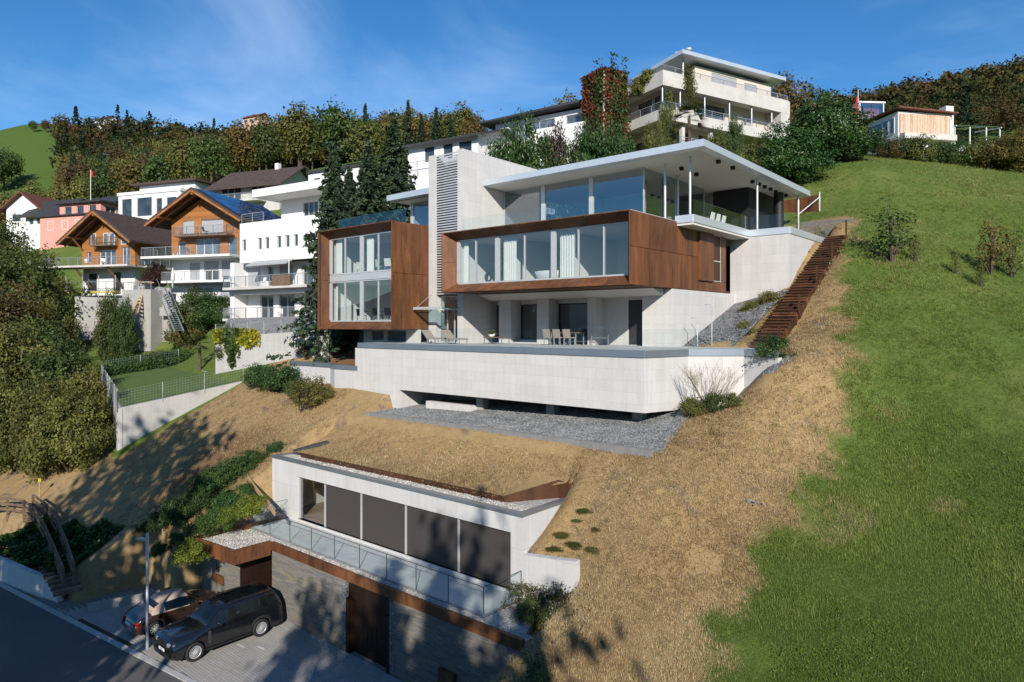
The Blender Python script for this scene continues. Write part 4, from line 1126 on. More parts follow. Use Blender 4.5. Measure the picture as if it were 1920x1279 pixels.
# corten lawn edging
def edging(pts, z0, z1, th=.05):
    for a, b in zip(pts[:-1], pts[1:]):
        a3 = Vector((a[0], a[1], (z0 + z1) / 2)); b3 = Vector((b[0], b[1], (z0 + z1) / 2))
        q = MB(); q.bar(a3, b3, th, z1 - z0); gp(q, 'lawn_edging', 'corten_dark')
edging([(-33.4, 21.1), (-29.0, 21.15), (-23.5, 21.2), (-18.4, 21.25)], 6.4, 6.82); gp(MB().hexa([(-18.4, 21.22, 6.4), (-17.15, 23.28, 6.4), (-17.2, 23.32, 6.4), (-18.45, 21.25, 6.4), (-18.4, 21.22, 6.84), (-17.15, 23.28, 7.32), (-17.2, 23.32, 7.32), (-18.45, 21.25, 6.84)]), 'lawn_edging', 'corten_dark')
q = MB(); q.hexa([(-17.2, 23.3, 6.3), (-15.1, 23.55, 6.3), (-15.1, 23.6, 6.3), (-17.2, 23.36, 6.3), (-17.2, 23.3, 7.32), (-15.1, 23.55, 7.05), (-15.1, 23.6, 7.05), (-17.2, 23.36, 7.32)]); gp(q, 'lawn_edging', 'corten_dark')
# green roof
def ZR(y): return 6.76 + .12 * (y - 21.24) + .0273 * np.maximum(y - 21.24, 0) ** 3
us_ = np.linspace(0, 1, 46); ys_ = np.linspace(21.24, 25.06, 12)
_xm = np.where(ys_ < 23.3, -18.4 + (ys_ - 21.25) * .61, -16.75)
A_ = -34.6 + us_[None, :] * (_xm[:, None] + 34.6); B_ = np.repeat(ys_[:, None], 46, 1)
Zr = ZR(B_)
ids = np.arange(A_.size).reshape(A_.shape)
Fr = np.stack([ids[:-1, :-1], ids[:-1, 1:], ids[1:, 1:], ids[1:, :-1]], -1).reshape(-1, 4)
me = fast_mesh('grass_roof', np.stack([A_, B_, Zr], -1).reshape(-1, 3) - np.array(off(G)), Fr, True)
add_attr(me, 'straw', np.ones(A_.size)); me.materials.append(M['ground']); put(bpy.data.objects.new('grass_roof', me), G)
q = MB(); q.hexa([(-34.5, 21.3, 6.4), (-34.2, 21.3, 6.4), (-33.4, 22.9, 6.6), (-33.6, 22.9, 6.6), (-34.5, 21.3, 6.85), (-34.2, 21.3, 6.85), (-33.4, 22.9, 7.25), (-33.6, 22.9, 7.25)]); gp(q, 'lawn_edging', 'dark')
# glazing with blinds
bx = [-32.4, -29.95, -26.9, -23.6, -20.2, -17.2]
for i, x in enumerate(bx):
    x_ = min(max(x, -32.36), -17.24)
    q = MB(); q.box(x_ - .05, x_ + .05, 20.3, 20.44, 3.5, 5.8); gp(q, 'mullion', 'alu')
q = MB(); q.box(-32.4, -17.2, 20.26, 20.5, 3.42, 3.5); gp(q, 'sill', 'alu')
for i, (a, b) in enumerate(zip(bx[:-1], bx[1:])):
    q = MB(); q.box(a + .06, b - .06, 20.385, 20.4, 3.5, 5.8); gp(q, 'pane', 'glass')
    if i: q = MB(); q.box(a + .055, b - .055, 20.34, 20.36, 3.52, 5.79); gp(q, 'blind', 'screen')
# deck and glass railing
DZ = 3.38
q = MB(); q.box(-33.2, -16.6, 17.95, 20.2, 3.0, DZ - .03); gp(q, 'deck_base', 'dark')
ts = []
nx_ = 14
for i in range(nx_):
    for j in range(2):
        a = -33.2 + i * 16.6 / nx_; b = a + 16.6 / nx_; c = 18.0 + j * 1.1
        q = MB(); q.box(a + .004, b - .004, c + .004, min(c + 1.096, 20.195), DZ - .03, DZ + .01); gp(q, 'deck_tile', 'tile_lt')
def gguard(a, b, z0, h, n):
    a = Vector(a); b = Vector(b); d = (b - a) / n; s = d.normalized(); nr = Vector((-s.y, s.x)) * .009
    for i in range(n):
        p = a + d * i + s * .01; q_ = a + d * (i + 1) - s * .01
        m_ = MB().hexa([(p.x - nr.x, p.y - nr.y, z0), (q_.x - nr.x, q_.y - nr.y, z0), (q_.x + nr.x, q_.y + nr.y, z0), (p.x + nr.x, p.y + nr.y, z0), (p.x - nr.x, p.y - nr.y, z0 + h), (q_.x - nr.x, q_.y - nr.y, z0 + h), (q_.x + nr.x, q_.y + nr.y, z0 + h), (p.x + nr.x, p.y + nr.y, z0 + h)])
        pn = gp(m_, 'railing_glass', 'glass_rail')
        m_ = MB().bar((p.x, p.y, z0 + h + .012), (q_.x, q_.y, z0 + h + .012), .022, .018); gp(m_, 'rail_edge', 'dark', pn)
        m_ = MB().box(q_.x + .002, q_.x + .02, q_.y - .012, q_.y + .012, z0, z0 + h + .02); gp(m_, 'rail_joint', 'dark', pn)
        m_ = MB().bar((p.x, p.y, z0 - .03), (q_.x, q_.y, z0 - .03), .06, .06); gp(m_, 'rail_shoe', 'steel', pn)
gguard((-33.15, 18.0), (-16.62, 18.0), DZ + .03, 1.02, 9); gguard((-16.62, 18.0), (-16.62, 20.15), DZ + .03, 1.02, 1); gguard((-33.15, 20.1), (-33.15, 18.0), DZ + .03, 1.02, 2)
# gravel roof over the garage, corten rim and canopy
q = MB(); q.box(-33.1, -14.25, 17.42, 17.94, 3.1, 3.36); gp(q, 'roof_gravel', 'gravel_roof')
q = MB(); q.prism([(-16.55, 17.95), (-14.6, 17.95), (-15.6, 20.15), (-16.55, 20.15)], 3.05, 3.355); gp(q, 'roof_gravel', 'gravel_roof')
q = MB(); q.prism([(-33.2, 15.25), (-30.1, 15.55), (-30.05, 17.415), (-33.2, 17.415)], 3.1, 3.42); gp(q, 'roof_gravel', 'gravel_roof')
stones('roof_pebbles', np.concatenate([scatter_quad([(-33, 17.45, 3.37), (-14.4, 17.45, 3.37), (-14.4, 17.9, 3.37), (-33, 17.9, 3.37)], 1400, 12), scatter_quad([(-33.1, 15.3, 3.43), (-30.2, 15.6, 3.43), (-30.2, 17.4, 3.43), (-33.1, 17.4, 3.43)], 900, 13)]) - np.array(off(G)), 0.035, 'gravel_roof', G, 12)
def rim(a, b, z0, z1, th=.12):
    q = MB(); q.bar((a[0], a[1], (z0 + z1) / 2), (b[0], b[1], (z0 + z1) / 2), th, z1 - z0); gp(q, 'steel_rim', 'corten')
for a, b in (((-29.93, 17.33), (-24.8, 17.33)), ((-24.79, 17.33), (-19.6, 17.33)), ((-19.59, 17.33), (-14.2, 17.33))): rim(a, b, 3.1, 3.5, .16)
q = MB(); q.hexa([(-33.4, 15.08, 2.85), (-29.95, 15.4, 2.85), (-29.95, 15.5, 2.85), (-33.4, 15.18, 2.85), (-33.4, 15.08, 3.55), (-29.95, 15.4, 3.55), (-29.95, 15.5, 3.55), (-33.4, 15.18, 3.55)]); gp(q, 'canopy_fascia', 'corten')
q = MB(); q.box(-30.04, -29.93, 15.51, 17.24, 2.852, 3.552); gp(q, 'canopy_fascia', 'corten')
q = MB(); q.box(-33.4, -33.3, 15.19, 20.0, 2.852, 3.552); gp(q, 'canopy_fascia', 'corten')
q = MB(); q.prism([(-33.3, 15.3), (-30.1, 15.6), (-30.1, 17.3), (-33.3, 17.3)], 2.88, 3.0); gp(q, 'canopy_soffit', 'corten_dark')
# slate front with the garage door
slate_wall('garage_front', 'y', 17.3, -29.9, -14.2, -0.05, 3.1, '', '', holes=[(-24.0, -21.1, -0.1, 3.1)], seed=2, parent=G, th=.4)
q = MB(); q.box(-24.0, -21.1, 17.62, 17.7, 0, 3.1); dr = gp(q, 'garage_door', 'corten_door')
for k in range(8):
    a = -23.75 + k * .30
    q = MB(); q.box(a + .006, a + .294, 17.57, 17.615, 0.02, 2.3); gp(q, 'door_board', 'corten_door', dr)
q = MB(); q.box(-23.99, -21.11, 17.45, 17.61, 2.35, 3.09); gp(q, 'door_lintel', 'corten_door', dr)
q = MB(); q.box(-23.99, -23.8, 17.3, 17.6, 0, 2.34); gp(q, 'door_jamb', 'corten_door', dr)
q = MB(); q.box(-21.3, -21.11, 17.3, 17.6, 0, 2.34); gp(q, 'door_jamb', 'corten_door', dr)
q = MB(); q.box(-18.1, -17.3, 17.1, 17.3, 0.2, 1.35); gp(q, 'meter_box', 'corten')
q = MB(); q.box(-29.88, -29.6, 17.72, 20.0, 0, 3.05); gp(q, 'return_wall', 'concrete_old')
# entrance lobby with rusty jambs
q = MB(); q.box(-31.0, -30.75, 16.25, 17.9, 0, 2.86); gp(q, 'entrance_jamb', 'corten_door')
q = MB(); q.box(-30.75, -29.92, 17.8, 17.9, 0, 2.86); dr = gp(q, 'entrance_door', 'corten_door')
q = MB(); q.tube([(-30.6, 17.74, .6), (-30.6, 17.74, 2.2)], .03, 8); gp(q, 'pull_bar', 'chrome', dr)
slate_wall('lobby_front', 'y', 16.3, -35.5, -31.0, -0.05, lambda u: 1.95 + (u + 35.5) * .21, '', '', seed=3, parent=G, th=.3)
q = MB(); q.box(-33.5, -32.6, 16.12, 16.24, 1.05, 1.45); gp(q, 'letter_plate', 'corten')
q = MB(); q.tube([(-33.1, 16.15, 1.6), (-33.1, 16.15, 2.0)], .06, 10); gp(q, 'wall_lamp', 'black')
# wing walls
q = MB(); q.hexa([(-16.6, 20.2, 2.0), (-14.1, 20.2, 2.0), (-14.1, 20.5, 2.0), (-16.6, 20.5, 2.0), (-16.6, 20.2, 5.05), (-14.1, 20.2, 5.35), (-14.1, 20.5, 5.35), (-16.6, 20.5, 5.05)]); gp(q, 'wing_wall', 'concrete_low')
q = MB(); q.hexa([(GX1 - .02, 20.52, 4.0), (GX1 + .25, 20.52, 4.0), (GX1 + .1, 23.2, 4.0), (GX1 - .02, 23.2, 4.0), (GX1 - .02, 20.52, 5.1), (GX1 + .3, 20.52, 5.1), (GX1 + .1, 23.2, 6.5), (GX1 - .02, 23.2, 6.5)]); gp(q, 'gravel_margin', 'gravel_dark')
q = MB(); q.box(-36.3, -34.95, 20.35, 20.65, 2.6, 4.4); gp(q, 'wing_wall', 'concrete_low')
q = MB(); q.box(-35.7, -34.95, 21.3, 21.6, 4.0, 6.1); gp(q, 'wing_wall', 'concrete_low')
q = MB(); q.hexa([(-36.4, 20.66, 3.6), (-35.0, 20.66, 3.6), (-35.0, 22.6, 5.6), (-35.6, 22.6, 5.6), (-36.4, 20.66, 4.1), (-35.0, 20.66, 4.3), (-35.0, 22.6, 6.9), (-35.6, 22.6, 6.9)]); gp(q, 'gravel_margin', 'gravel_dark')
q = MB(); q.hexa([(-35.0, 18.4, 2.6), (-33.4, 18.4, 2.6), (-33.4, 20.3, 3.0), (-35.0, 20.3, 3.0), (-35.0, 18.4, 3.1), (-33.4, 18.4, 3.2), (-33.4, 20.3, 3.7), (-35.0, 20.3, 4.2)]); gp(q, 'gravel_margin', 'gravel_dark')

# ------------------------------------------------------------------ street lamp
def street_lamp():
    t = thing('street_lamp', 'slim grey street lamp with flat arm beside the parked cars', 'street lamp', (-30.8, 11.95, 0))
    MB().lathe((0, 0, 0), [(.0, 0), (.09, 0), (.09, .02), (.075, .06), (.06, 1.2), (.058, 5.0), (0, 5.02)], 14).build('pole', M['steel'], t)
    MB().hexa([(-.95, -.12, 4.56), (-.03, -.05, 4.62), (-.03, .05, 4.62), (-.95, .12, 4.56), (-.95, -.12, 4.62), (-.03, -.05, 4.72), (-.03, .05, 4.72), (-.95, .12, 4.62)]).build('lamp_head', M['steel'], t)
    MB().box(-.9, -.4, -.09, .09, 4.545, 4.575).build('lens', M['lamp_clear'], t)
    MB().tube([(0, 0, 4.5), (0, 0, 4.8)], .075, 12).build('collar', M['steel'], t)
street_lamp()
# ------------------------------------------------------------------ vegetation builders
def leaf_quads(C, size, rg, up=0.35, asp=0.55, out=None):
    """diamond leaves at centres C (n,3); returns verts (4n,3), faces (n,4)"""
    n = len(C)
    nr = rg.normal(size=(n, 3)) * (1 - up) + np.array([0, 0, up])
    if out is not None: nr = nr + out * 0.8
    nr /= np.linalg.norm(nr, axis=1, keepdims=True) + 1e-9
    t = rg.normal(size=(n, 3)); t -= (t * nr).sum(1, keepdims=True) * nr; t /= np.linalg.norm(t, axis=1, keepdims=True) + 1e-9
    b = np.cross(nr, t)
    s = (np.asarray(size) * (0.6 + 0.8 * rg.random(n)))[:, None]
    V = np.stack([C - t * s, C - b * s * asp + nr * s * .12, C + t * s, C + b * s * asp + nr * s * .12], 1).reshape(-1, 3)
    F = np.arange(4 * n).reshape(n, 4)
    return V, F
def crown_pts(rg, R_, n_cl, per, cr, hollow=0.5, lob=0.25, flat=0.0):
    """leaf centres of a broad crown: clumps spread through an uneven ellipsoid (centre 0, radii R_)"""
    d = rg.normal(size=(n_cl, 3)); d /= np.linalg.norm(d, axis=1, keepdims=True)
    d[:, 2] = np.where(d[:, 2] < -0.75, -d[:, 2], d[:, 2])
    ph = rg.random(6) * 6.28
    az = np.arctan2(d[:, 1], d[:, 0])
    lobes = 1 + lob * (np.sin(3 * az + ph[0]) * .6 + np.sin(5 * az + ph[1] + 4 * d[:, 2]) * .5 + np.sin(7 * d[:, 2] + ph[2]) * .4)
    r = (hollow + (1 - hollow) * np.sqrt(rg.random(n_cl))) * lobes
    C = d * r[:, None] * np.array(R_)
    L = (C[:, None, :] + rg.normal(size=(n_cl, per, 3)) * cr * np.array([1, 1, .75])).reshape(-1, 3)
    o = np.repeat(d, per, 0) * .6 + (L - np.repeat(C, per, 0)) / cr * .5
    base = np.repeat(rg.random(n_cl), per)
    tone = np.clip(base * .75 + rg.random(len(L)) * .25, 0, 1)
    return L, o, tone, C
def crown_mesh(name, seed, R_, n_cl, per, cr, leaf_s, mat, hollow=0.5, lob=0.25, z0=0.0, up=0.35):
    rg = np.random.default_rng(seed)
    L, o, tone, C = crown_pts(rg, R_, n_cl, per, cr, hollow, lob)
    V, F = leaf_quads(L, leaf_s, rg, up, .6, o)
    V[:, 2] += z0
    me = fast_mesh(name, V, F); add_attr(me, 'tone', np.repeat(tone, 4)); me.materials.append(M[mat])
    return me, C + np.array([0, 0, z0])
def limb_mesh(name, seed, H0, r0, tips, mat, n_l=7, lean=0.0):
    """tapered trunk with limbs towards some crown clumps"""
    rg = random.Random(seed); mb = MB()
    top = Vector((lean, 0, H0))
    mid = Vector((lean * .4 + rg.uniform(-.1, .1) * H0 * .2, rg.uniform(-.1, .1) * H0 * .2, H0 * .5))
    mb.tube([(0, 0, -.4), (0, 0, .1), mid, top], [r0 * 1.35, r0, r0 * .8, r0 * .3], 7)
    tl = list(tips); rg.shuffle(tl)
    for t in tl[:n_l]:
        t = Vector(t); s = Vector((0, 0, 0)).lerp(mid, 1).lerp(top, rg.uniform(0, .6))
        m_ = s.lerp(t, .5) + Vector((0, 0, -.06 * H0))
        mb.tube([s, m_, t], [r0 * .45, r0 * .28, r0 * .07], 5, False)
    me = bpy.data.meshes.new(name)
    me.from_pydata([tuple(p) for p in mb.v], [], mb.f); me.materials.append(M[mat]); me.update()
    return me
def conifer_mesh(name, seed, H_, R_, whorls, per, leaf_s, mat, droop=0.28, base=0.04, br=9):
    rg = np.random.default_rng(seed); P = []; T = []; O = []
    for w in range(whorls):
        t = base + (1 - base) * (w / whorls) ** .92
        L = R_ * (1 - t) ** .8 * (0.78 + .4 * rg.random()) + .06 * R_ * (1 - t)
        nb = max(4, int(br * (1 - t * .5)))
        a0 = rg.random() * 6.28
        for b in range(nb):
            az = a0 + 6.28 * b / nb + rg.normal() * .18
            l = L * (.65 + .55 * rg.random()); s = rg.random(per) ** .7
            side = rg.normal(size=per) * l * .16 * (1.15 - s)
            x = np.cos(az) * s * l - np.sin(az) * side; y = np.sin(az) * s * l + np.cos(az) * side
            z = t * H_ - droop * l * s ** 1.3 + .16 * l * np.maximum(s - .75, 0) * 4 * .25 - np.abs(rg.normal(size=per)) * .10 * (R_ * .3) - np.abs(side) * .3
            P.append(np.stack([x, y, z], 1)); T.append(np.clip(rg.random() * .6 + rg.random(per) * .4, 0, 1))
            O.append(np.stack([np.full(per, np.cos(az) * .5), np.full(per, np.sin(az) * .5), np.full(per, .5)], 1))
    P.append(np.stack([rg.normal(size=30) * .05 * R_, rg.normal(size=30) * .05 * R_, H_ * (.95 + .07 * rg.random(30))], 1)); T.append(rg.random(30)); O.append(np.zeros((30, 3)))
    P = np.concatenate(P); T = np.concatenate(T); O = np.concatenate(O)
    V, F = leaf_quads(P, leaf_s, rg, .2, .42, O)
    me = fast_mesh(name, V, F); add_attr(me, 'tone', np.repeat(T, 4)); me.materials.append(M[mat])
    return me
def trunk_simple(name, h, r, mat='bark'):
    mb = MB(); mb.tube([(0, 0, -.6), (0, 0, h * .5), (0, 0, h)], [r * 1.2, r * .75, r * .15], 7)
    me = bpy.data.meshes.new(name); me.from_pydata([tuple(p) for p in mb.v], [], mb.f); me.materials.append(M[mat]); me.update()
    return me
PROTO = {}
def proto_tree(key, seed, R_, n_cl, per, cr, ls, mats, trunk_h, r0, hollow=.5, lob=.25, n_l=7, bark='bark'):
    """crown meshes of one build in several leaf colours plus one trunk mesh"""
    d = {}
    for mname in mats:
        me, C = crown_mesh('crown', seed, R_, n_cl, per, cr, ls, mname, hollow, lob, trunk_h)
        d[mname] = me
    PROTO[key] = (d, limb_mesh('trunk', seed, trunk_h, r0, C[:60], bark, n_l))
def proto_conifer(key, seed, H_, R_, whorls, per, ls, mats, r0, **k):
    PROTO[key] = ({m_: conifer_mesh('crown', seed, H_, R_, whorls, per, ls, m_, **k) for m_ in mats}, trunk_simple('trunk', H_ * .96, r0))
def plant(name, key, mat, loc, s, label, cat, group=None, rz=None, sx=1.0, sz=1.0, rng=random.Random(77)):
    t = thing(name, label, cat, loc, rng.uniform(0, 6.28) if rz is None else rz, group)
    t.scale = (s * sx, s * sx, s * sz)
    cr, tr = PROTO[key]
    o = put(bpy.data.objects.new('crown', cr[mat]), t)
    if tr is not None: put(bpy.data.objects.new('trunk', tr), t)
    return t
ALLB = ['lf_green', 'lf_olive', 'lf_ochre', 'lf_rust']
proto_tree('broad_a', 11, (3.6, 3.4, 3.9), 190, 120, .50, .115, ['lf_green', 'lf_olive', 'lf_ochre'], 4.2, .22)
proto_tree('broad_b', 12, (3.3, 3.7, 3.3), 190, 120, .48, .115, ['lf_green', 'lf_olive', 'lf_rust'], 3.8, .2, .45, .35)
proto_tree('mid_a', 21, (4.4, 4.3, 5.2), 120, 34, .85, .30, ALLB, 6.4, .32)
proto_tree('mid_b', 22, (4.6, 4.4, 4.6), 120, 34, .85, .30, ALLB, 5.8, .3, .45, .35)
proto_tree('far_a', 31, (4.6, 4.4, 6.6), 110, 26, 1.05, .42, ALLB, 10.5, .35, .5, .22, 3)
proto_tree('far_b', 32, (5.0, 4.8, 5.4), 110, 26, 1.05, .42, ALLB, 9.5, .35, .45, .35, 3)
proto_tree('airy', 23, (4.4, 4.2, 5.4), 46, 55, .62, .26, ['lf_green', 'lf_olive', 'lf_ochre'], 6.4, .26, .35, .4, 14)
proto_conifer('spruce', 41, 13.0, 3.3, 34, 46, .22, ['lf_spruce'], .26)
proto_conifer('spruce_b', 42, 13.0, 2.8, 36, 46, .21, ['lf_spruce'], .24, droop=.36)
proto_conifer('far_spruce', 43, 20.0, 3.6, 26, 16, .5, ['lf_spruce'], .3, br=8)
# shrubs (crown sits on the ground, short stems)
def proto_shrub(key, seed, R_, n_cl, per, cr, ls, mats, hollow=.35, lob=.25, stems=5):
    d = {}
    for m_ in mats:
        me, C = crown_mesh('crown', seed, R_, n_cl, per, cr, ls, m_, hollow, lob, R_[2] * .8); d[m_] = me
    rg = random.Random(seed); mb = MB()
    for k in range(stems):
        a = rg.random() * 6.28; c = C[rg.randrange(len(C))]
        mb.tube([(0, 0, -.2), (c[0] * .4, c[1] * .4, c[2] * .45), tuple(c)], [R_[2] * .035, R_[2] * .025, R_[2] * .008], 5, False)
    me = bpy.data.meshes.new('stems'); me.from_pydata([tuple(p) for p in mb.v], [], mb.f); me.materials.append(M['bark']); me.update()
    PROTO[key] = (d, me)
proto_shrub('shrub', 51, (1.0, 1.0, .8), 70, 55, .17, .055, ['lf_juniper', 'lf_green', 'lf_laurel', 'lf_olive', 'lf_white', 'lf_lime', 'lf_purple', 'lf_ochre', 'lf_rust'])
proto_shrub('shrub_b', 52, (1.0, .9, .9), 70, 55, .16, .055, ['lf_juniper', 'lf_green', 'lf_laurel', 'lf_olive', 'lf_white', 'lf_purple', 'lf_lime', 'lf_ochre', 'lf_rust'], .3, .4)
proto_shrub('juniper', 53, (1.0, 1.0, .6), 100, 60, .14, .05, ['lf_juniper'], .4, .45)
proto_shrub('sapling', 55, (.75, .7, 1.5), 46, 16, .22, .075, ['lf_green', 'lf_ochre', 'lf_olive'], .2, .3, 9)
proto_shrub('cypress', 56, (.9, .9, 3.0), 200, 60, .2, .07, ['lf_lime'], .6, .08)
proto_shrub('bush_big', 54, (3.4, 3.2, 3.6), 200, 90, .42, .13, ['lf_green', 'lf_laurel', 'lf_olive', 'lf_ochre', 'lf_juniper', 'lf_purple', 'lf_rust'], .5, .3)
def shrub(name, key, mat, loc, s, label, cat='shrub', group=None, sx=1.0, sz=1.0):
    if s > 1.9 and key in ('shrub', 'shrub_b') and mat in PROTO['bush_big'][0]:
        s2 = s * 1.65 / 6.6; sx = s * sx / (3.3 * s2); s = s2; key = 'bush_big'
    t = plant(name, key, mat, loc, s, label, cat, group, None, sx, sz)
    for c in t.children:
        if c.name.startswith('trunk'): c.name = 'stems'
    return t
def on_ground(px, d):
    p = at(px, 609, d); return (p.x, p.y, zt(p.x, p.y))
def gp_(px, py):
    p = ground(px, py); return (p.x, p.y, p.z)
# ------------------------------------------------------------------ the wooded hillside
def wood_mat():
    m, n, l, b = new_mat('autumn_wood_leaves')
    out = n['Material Output']
    c = ramp(n, l, attr(n, 'kind'), [(0, (0.016, 0.030, 0.016)), (0.22, (0.030, 0.045, 0.015)), (0.45, (0.062, 0.066, 0.018)), (0.65, (0.095, 0.078, 0.022)), (0.82, (0.085, 0.058, 0.022)), (1, (0.115, 0.066, 0.024))])
    hs = n.new('ShaderNodeHueSaturation'); l.new(c, hs.inputs['Color'])
    l.new(mathn(n, l, 'MULTIPLY_ADD', attr(n, 'tone'), 0.9, 0.55), hs.inputs['Value'])
    l.new(hs.outputs[0], b.inputs['Base Color']); setin(b, Roughness=.65); b.inputs['Specular IOR Level'].default_value = .15
    tl = n.new('ShaderNodeBsdfTranslucent'); l.new(hs.outputs[0], tl.inputs['Color'])
    mx = n.new('ShaderNodeMixShader'); mx.inputs[0].default_value = .22
    l.new(b.outputs[0], mx.inputs[1]); l.new(tl.outputs[0], mx.inputs[2]); l.new(mx.outputs[0], out.inputs['Surface'])
    return m
M['wood_leaves'] = wood_mat()
def wood_stuff(name, pts, seed, label, quads=150, R0=5.0, leaf_s=1.15, conif=.12, sc=1.0):
    """a far wood as one mass: every tree a small uneven crown of leaf clumps"""
    rg = np.random.default_rng(seed); V = []; K = []; T = []
    for (x, y, z) in pts:
        s = rg.uniform(.7, 1.25) * sc; con = rg.random() < conif
        if con:
            h = rg.uniform(15, 21) * s; t = rg.random(quads); rad = 3.3 * s * (1 - t) ** .8 * (.5 + .5 * rg.random(quads)); a = rg.random(quads) * 6.28
            L = np.stack([np.cos(a) * rad, np.sin(a) * rad, t * h], 1); o = np.stack([np.cos(a), np.sin(a), np.full(quads, .4)], 1); kd = rg.uniform(0, .1); tn = rg.random(quads)
        else:
            L, o, tn, _ = crown_pts(rg, (R0 * s, R0 * s * .95, R0 * s * rg.uniform(1.0, 1.45)), quads // 6, 6, 1.15 * s, .55, .3); L[:, 2] += 9.5 * s; kd = np.clip(rg.choice([.2, .3, .45, .5, .62, .8, .9]) + rg.normal() * .06, .12, 1)
        v, f = leaf_quads(L, leaf_s * s, rg, .3, .7, o)
        V.append(v + np.array([x, y, z])); n4 = len(v); K.append(np.full(n4, kd)); T.append(np.repeat(np.clip(tn * .7 + rg.normal() * .12, 0, 1), 4))
    V = np.concatenate(V); F = np.arange(len(V)).reshape(-1, 4)
    me = fast_mesh(name, V, F); add_attr(me, 'kind', np.concatenate(K)); add_attr(me, 'tone', np.concatenate(T)); me.materials.append(M['wood_leaves'])
    return tag(put(bpy.data.objects.new(name, me)), label, 'wood', kind='stuff')
def band(px0, px1, d0, d1, step, seed, keep=None):
    rg = random.Random(seed); out = []
    d = d0
    while d < d1:
        k = px0
        while k < px1:
            dd = d + rg.uniform(-.45, .45) * step; p = at(k + rg.uniform(-.4, .4) * step / d * 1260, 609, dd)
            if keep is None or keep((p.x, p.y), k, dd): out.append((p.x, p.y))
            k += step / d * 1260
        d += step * .9
    xs = np.array(out); z = ZT(xs[:, 0], xs[:, 1])
    return [(a, b, c) for (a, b), c in zip(out, z)]
# left wood: the nearest trees one by one, the rest as one mass behind
left = band(95, 900, 190, 400, 7.6, 5, lambda p, k, d: (k > 95 + (d - 190) * .10) and not (560 < k < 720 and 300 < d < 380 and k - 560 > (d - 300) * .4) and d < 230 + 170 * min(1, (900 - k) / 250))
left.sort(key=lambda p: p[0] * FX + p[1] * FY)
near_l, rest_l = left[:270], left[270:]
rw = random.Random(21)
WL = {'lf_green': 'dark green broadleaf tree', 'lf_olive': 'olive green broadleaf tree', 'lf_ochre': 'golden ochre autumn tree', 'lf_rust': 'rust brown autumn tree', 'lf_spruce': 'dark green conifer'}
for (x, y, z) in near_l:
    kx = 960 + 1260 * (x * RX + y * RY) / (x * FX + y * FY)
    side = 'left of the flagpole' if kx < 170 else ('between flagpole and tall spruces' if kx < 600 else 'behind the tall spruces')
    if rw.random() < .2:
        plant('forest_tree', 'far_spruce', 'lf_spruce', (x, y, z), rw.uniform(.58, .9), WL['lf_spruce'] + ' in the hillside wood ' + side, 'tree', 'trees of the wooded hillside')
    else:
        m_ = rw.choice(['lf_green', 'lf_olive', 'lf_olive', 'lf_ochre', 'lf_rust', 'lf_rust', 'lf_green'])
        plant('forest_tree', rw.choice(['far_a', 'far_b']), m_, (x, y, z), rw.uniform(.55, .92), WL[m_] + ' in the hillside wood ' + side, 'tree', 'trees of the wooded hillside', None, 1, rw.uniform(.9, 1.2))
wood_stuff('wood_left_behind', rest_l, 6, 'mixed autumn wood covering the hill behind the chalets', 200, 3.9, .62)
wood_stuff('wood_middle', band(640, 1160, 330, 520, 9.5, 7), 8, 'brown autumn wood on the ridge behind the white house', 130, 4.2, .8, .08, .85)
wood_stuff('wood_right', band(1420, 2000, 250, 640, 10, 9), 10, 'mixed autumn wood on the hill at the upper right', 200, 4.6, .72, .05)
wood_stuff('wood_right_edge', band(1440, 2000, 150, 250, 7.5, 19), 11, 'lower edge of the autumn wood behind the houses on the right', 420, 3.6, .42, .05, .72)
# trees at the left edge above the green hill pasture
for i, (px, d, s, m_) in enumerate(((8, 300, 1.1, 'lf_green'), (22, 310, .8, 'lf_olive'), (-15, 290, 1.2, 'lf_green'), (62, 420, .45, 'lf_green'), (86, 420, .5, 'lf_rust'), (104, 400, .35, 'lf_green'))):
    p = on_ground(px, d); plant('forest_tree', 'far_b', m_, p, s, 'small %s on the edge of the pasture at far left' % WL[m_], 'tree', 'trees by the hill pasture')
# ------------------------------------------------------------------ neighbouring houses
def lp(t, mb, name, mat, par=None, **k): return mb.build(name, M[mat] if isinstance(mat, str) else mat, par or t, **k)
def window(t, axis, pos, u0, u1, z0, z1, s=1, pane='pane', frame='white', bars=1, th=.07, depth=.14, shut=0.0):
    """window set back in its opening: frame, pane, optional half-closed shutter"""
    f = MB(); w = .07; hs = []
    for i in range(bars):
        a = u0 + (u1 - u0) * i / bars; b = u0 + (u1 - u0) * (i + 1) / bars
        hs.append((a + w * (1 if i == 0 else .5), b - w * (1 if i == bars - 1 else .5), z0 + w, z1 - w))
    f.wall(axis, pos + s * depth, u0 + .002, u1 - .002, z0 + .002, z1 - .002, hs, s * th); o = lp(t, f, 'window', frame)
    q = MB(); a, b = pos + s * (depth + .03), pos + s * (depth + .045); a, b = min(a, b), max(a, b)
    if axis == 'y': q.box(u0 + .04, u1 - .04, a, b, z0 + .04, z1 - .04)
    else: q.box(a, b, u0 + .04, u1 - .04, z0 + .04, z1 - .04)
    lp(t, q, 'pane', pane, o)
    if shut:
        a, b = pos + s * .05, pos + s * .09; a, b = min(a, b), max(a, b); q = MB(); zz = z1 - (z1 - z0) * shut
        if axis == 'y': q.box(u0 + .02, u1 - .02, a, b, zz, z1 - .01)
        else: q.box(a, b, u0 + .02, u1 - .02, zz, z1 - .01)
        lp(t, q, 'shutter', 'shutter', o)
    return o
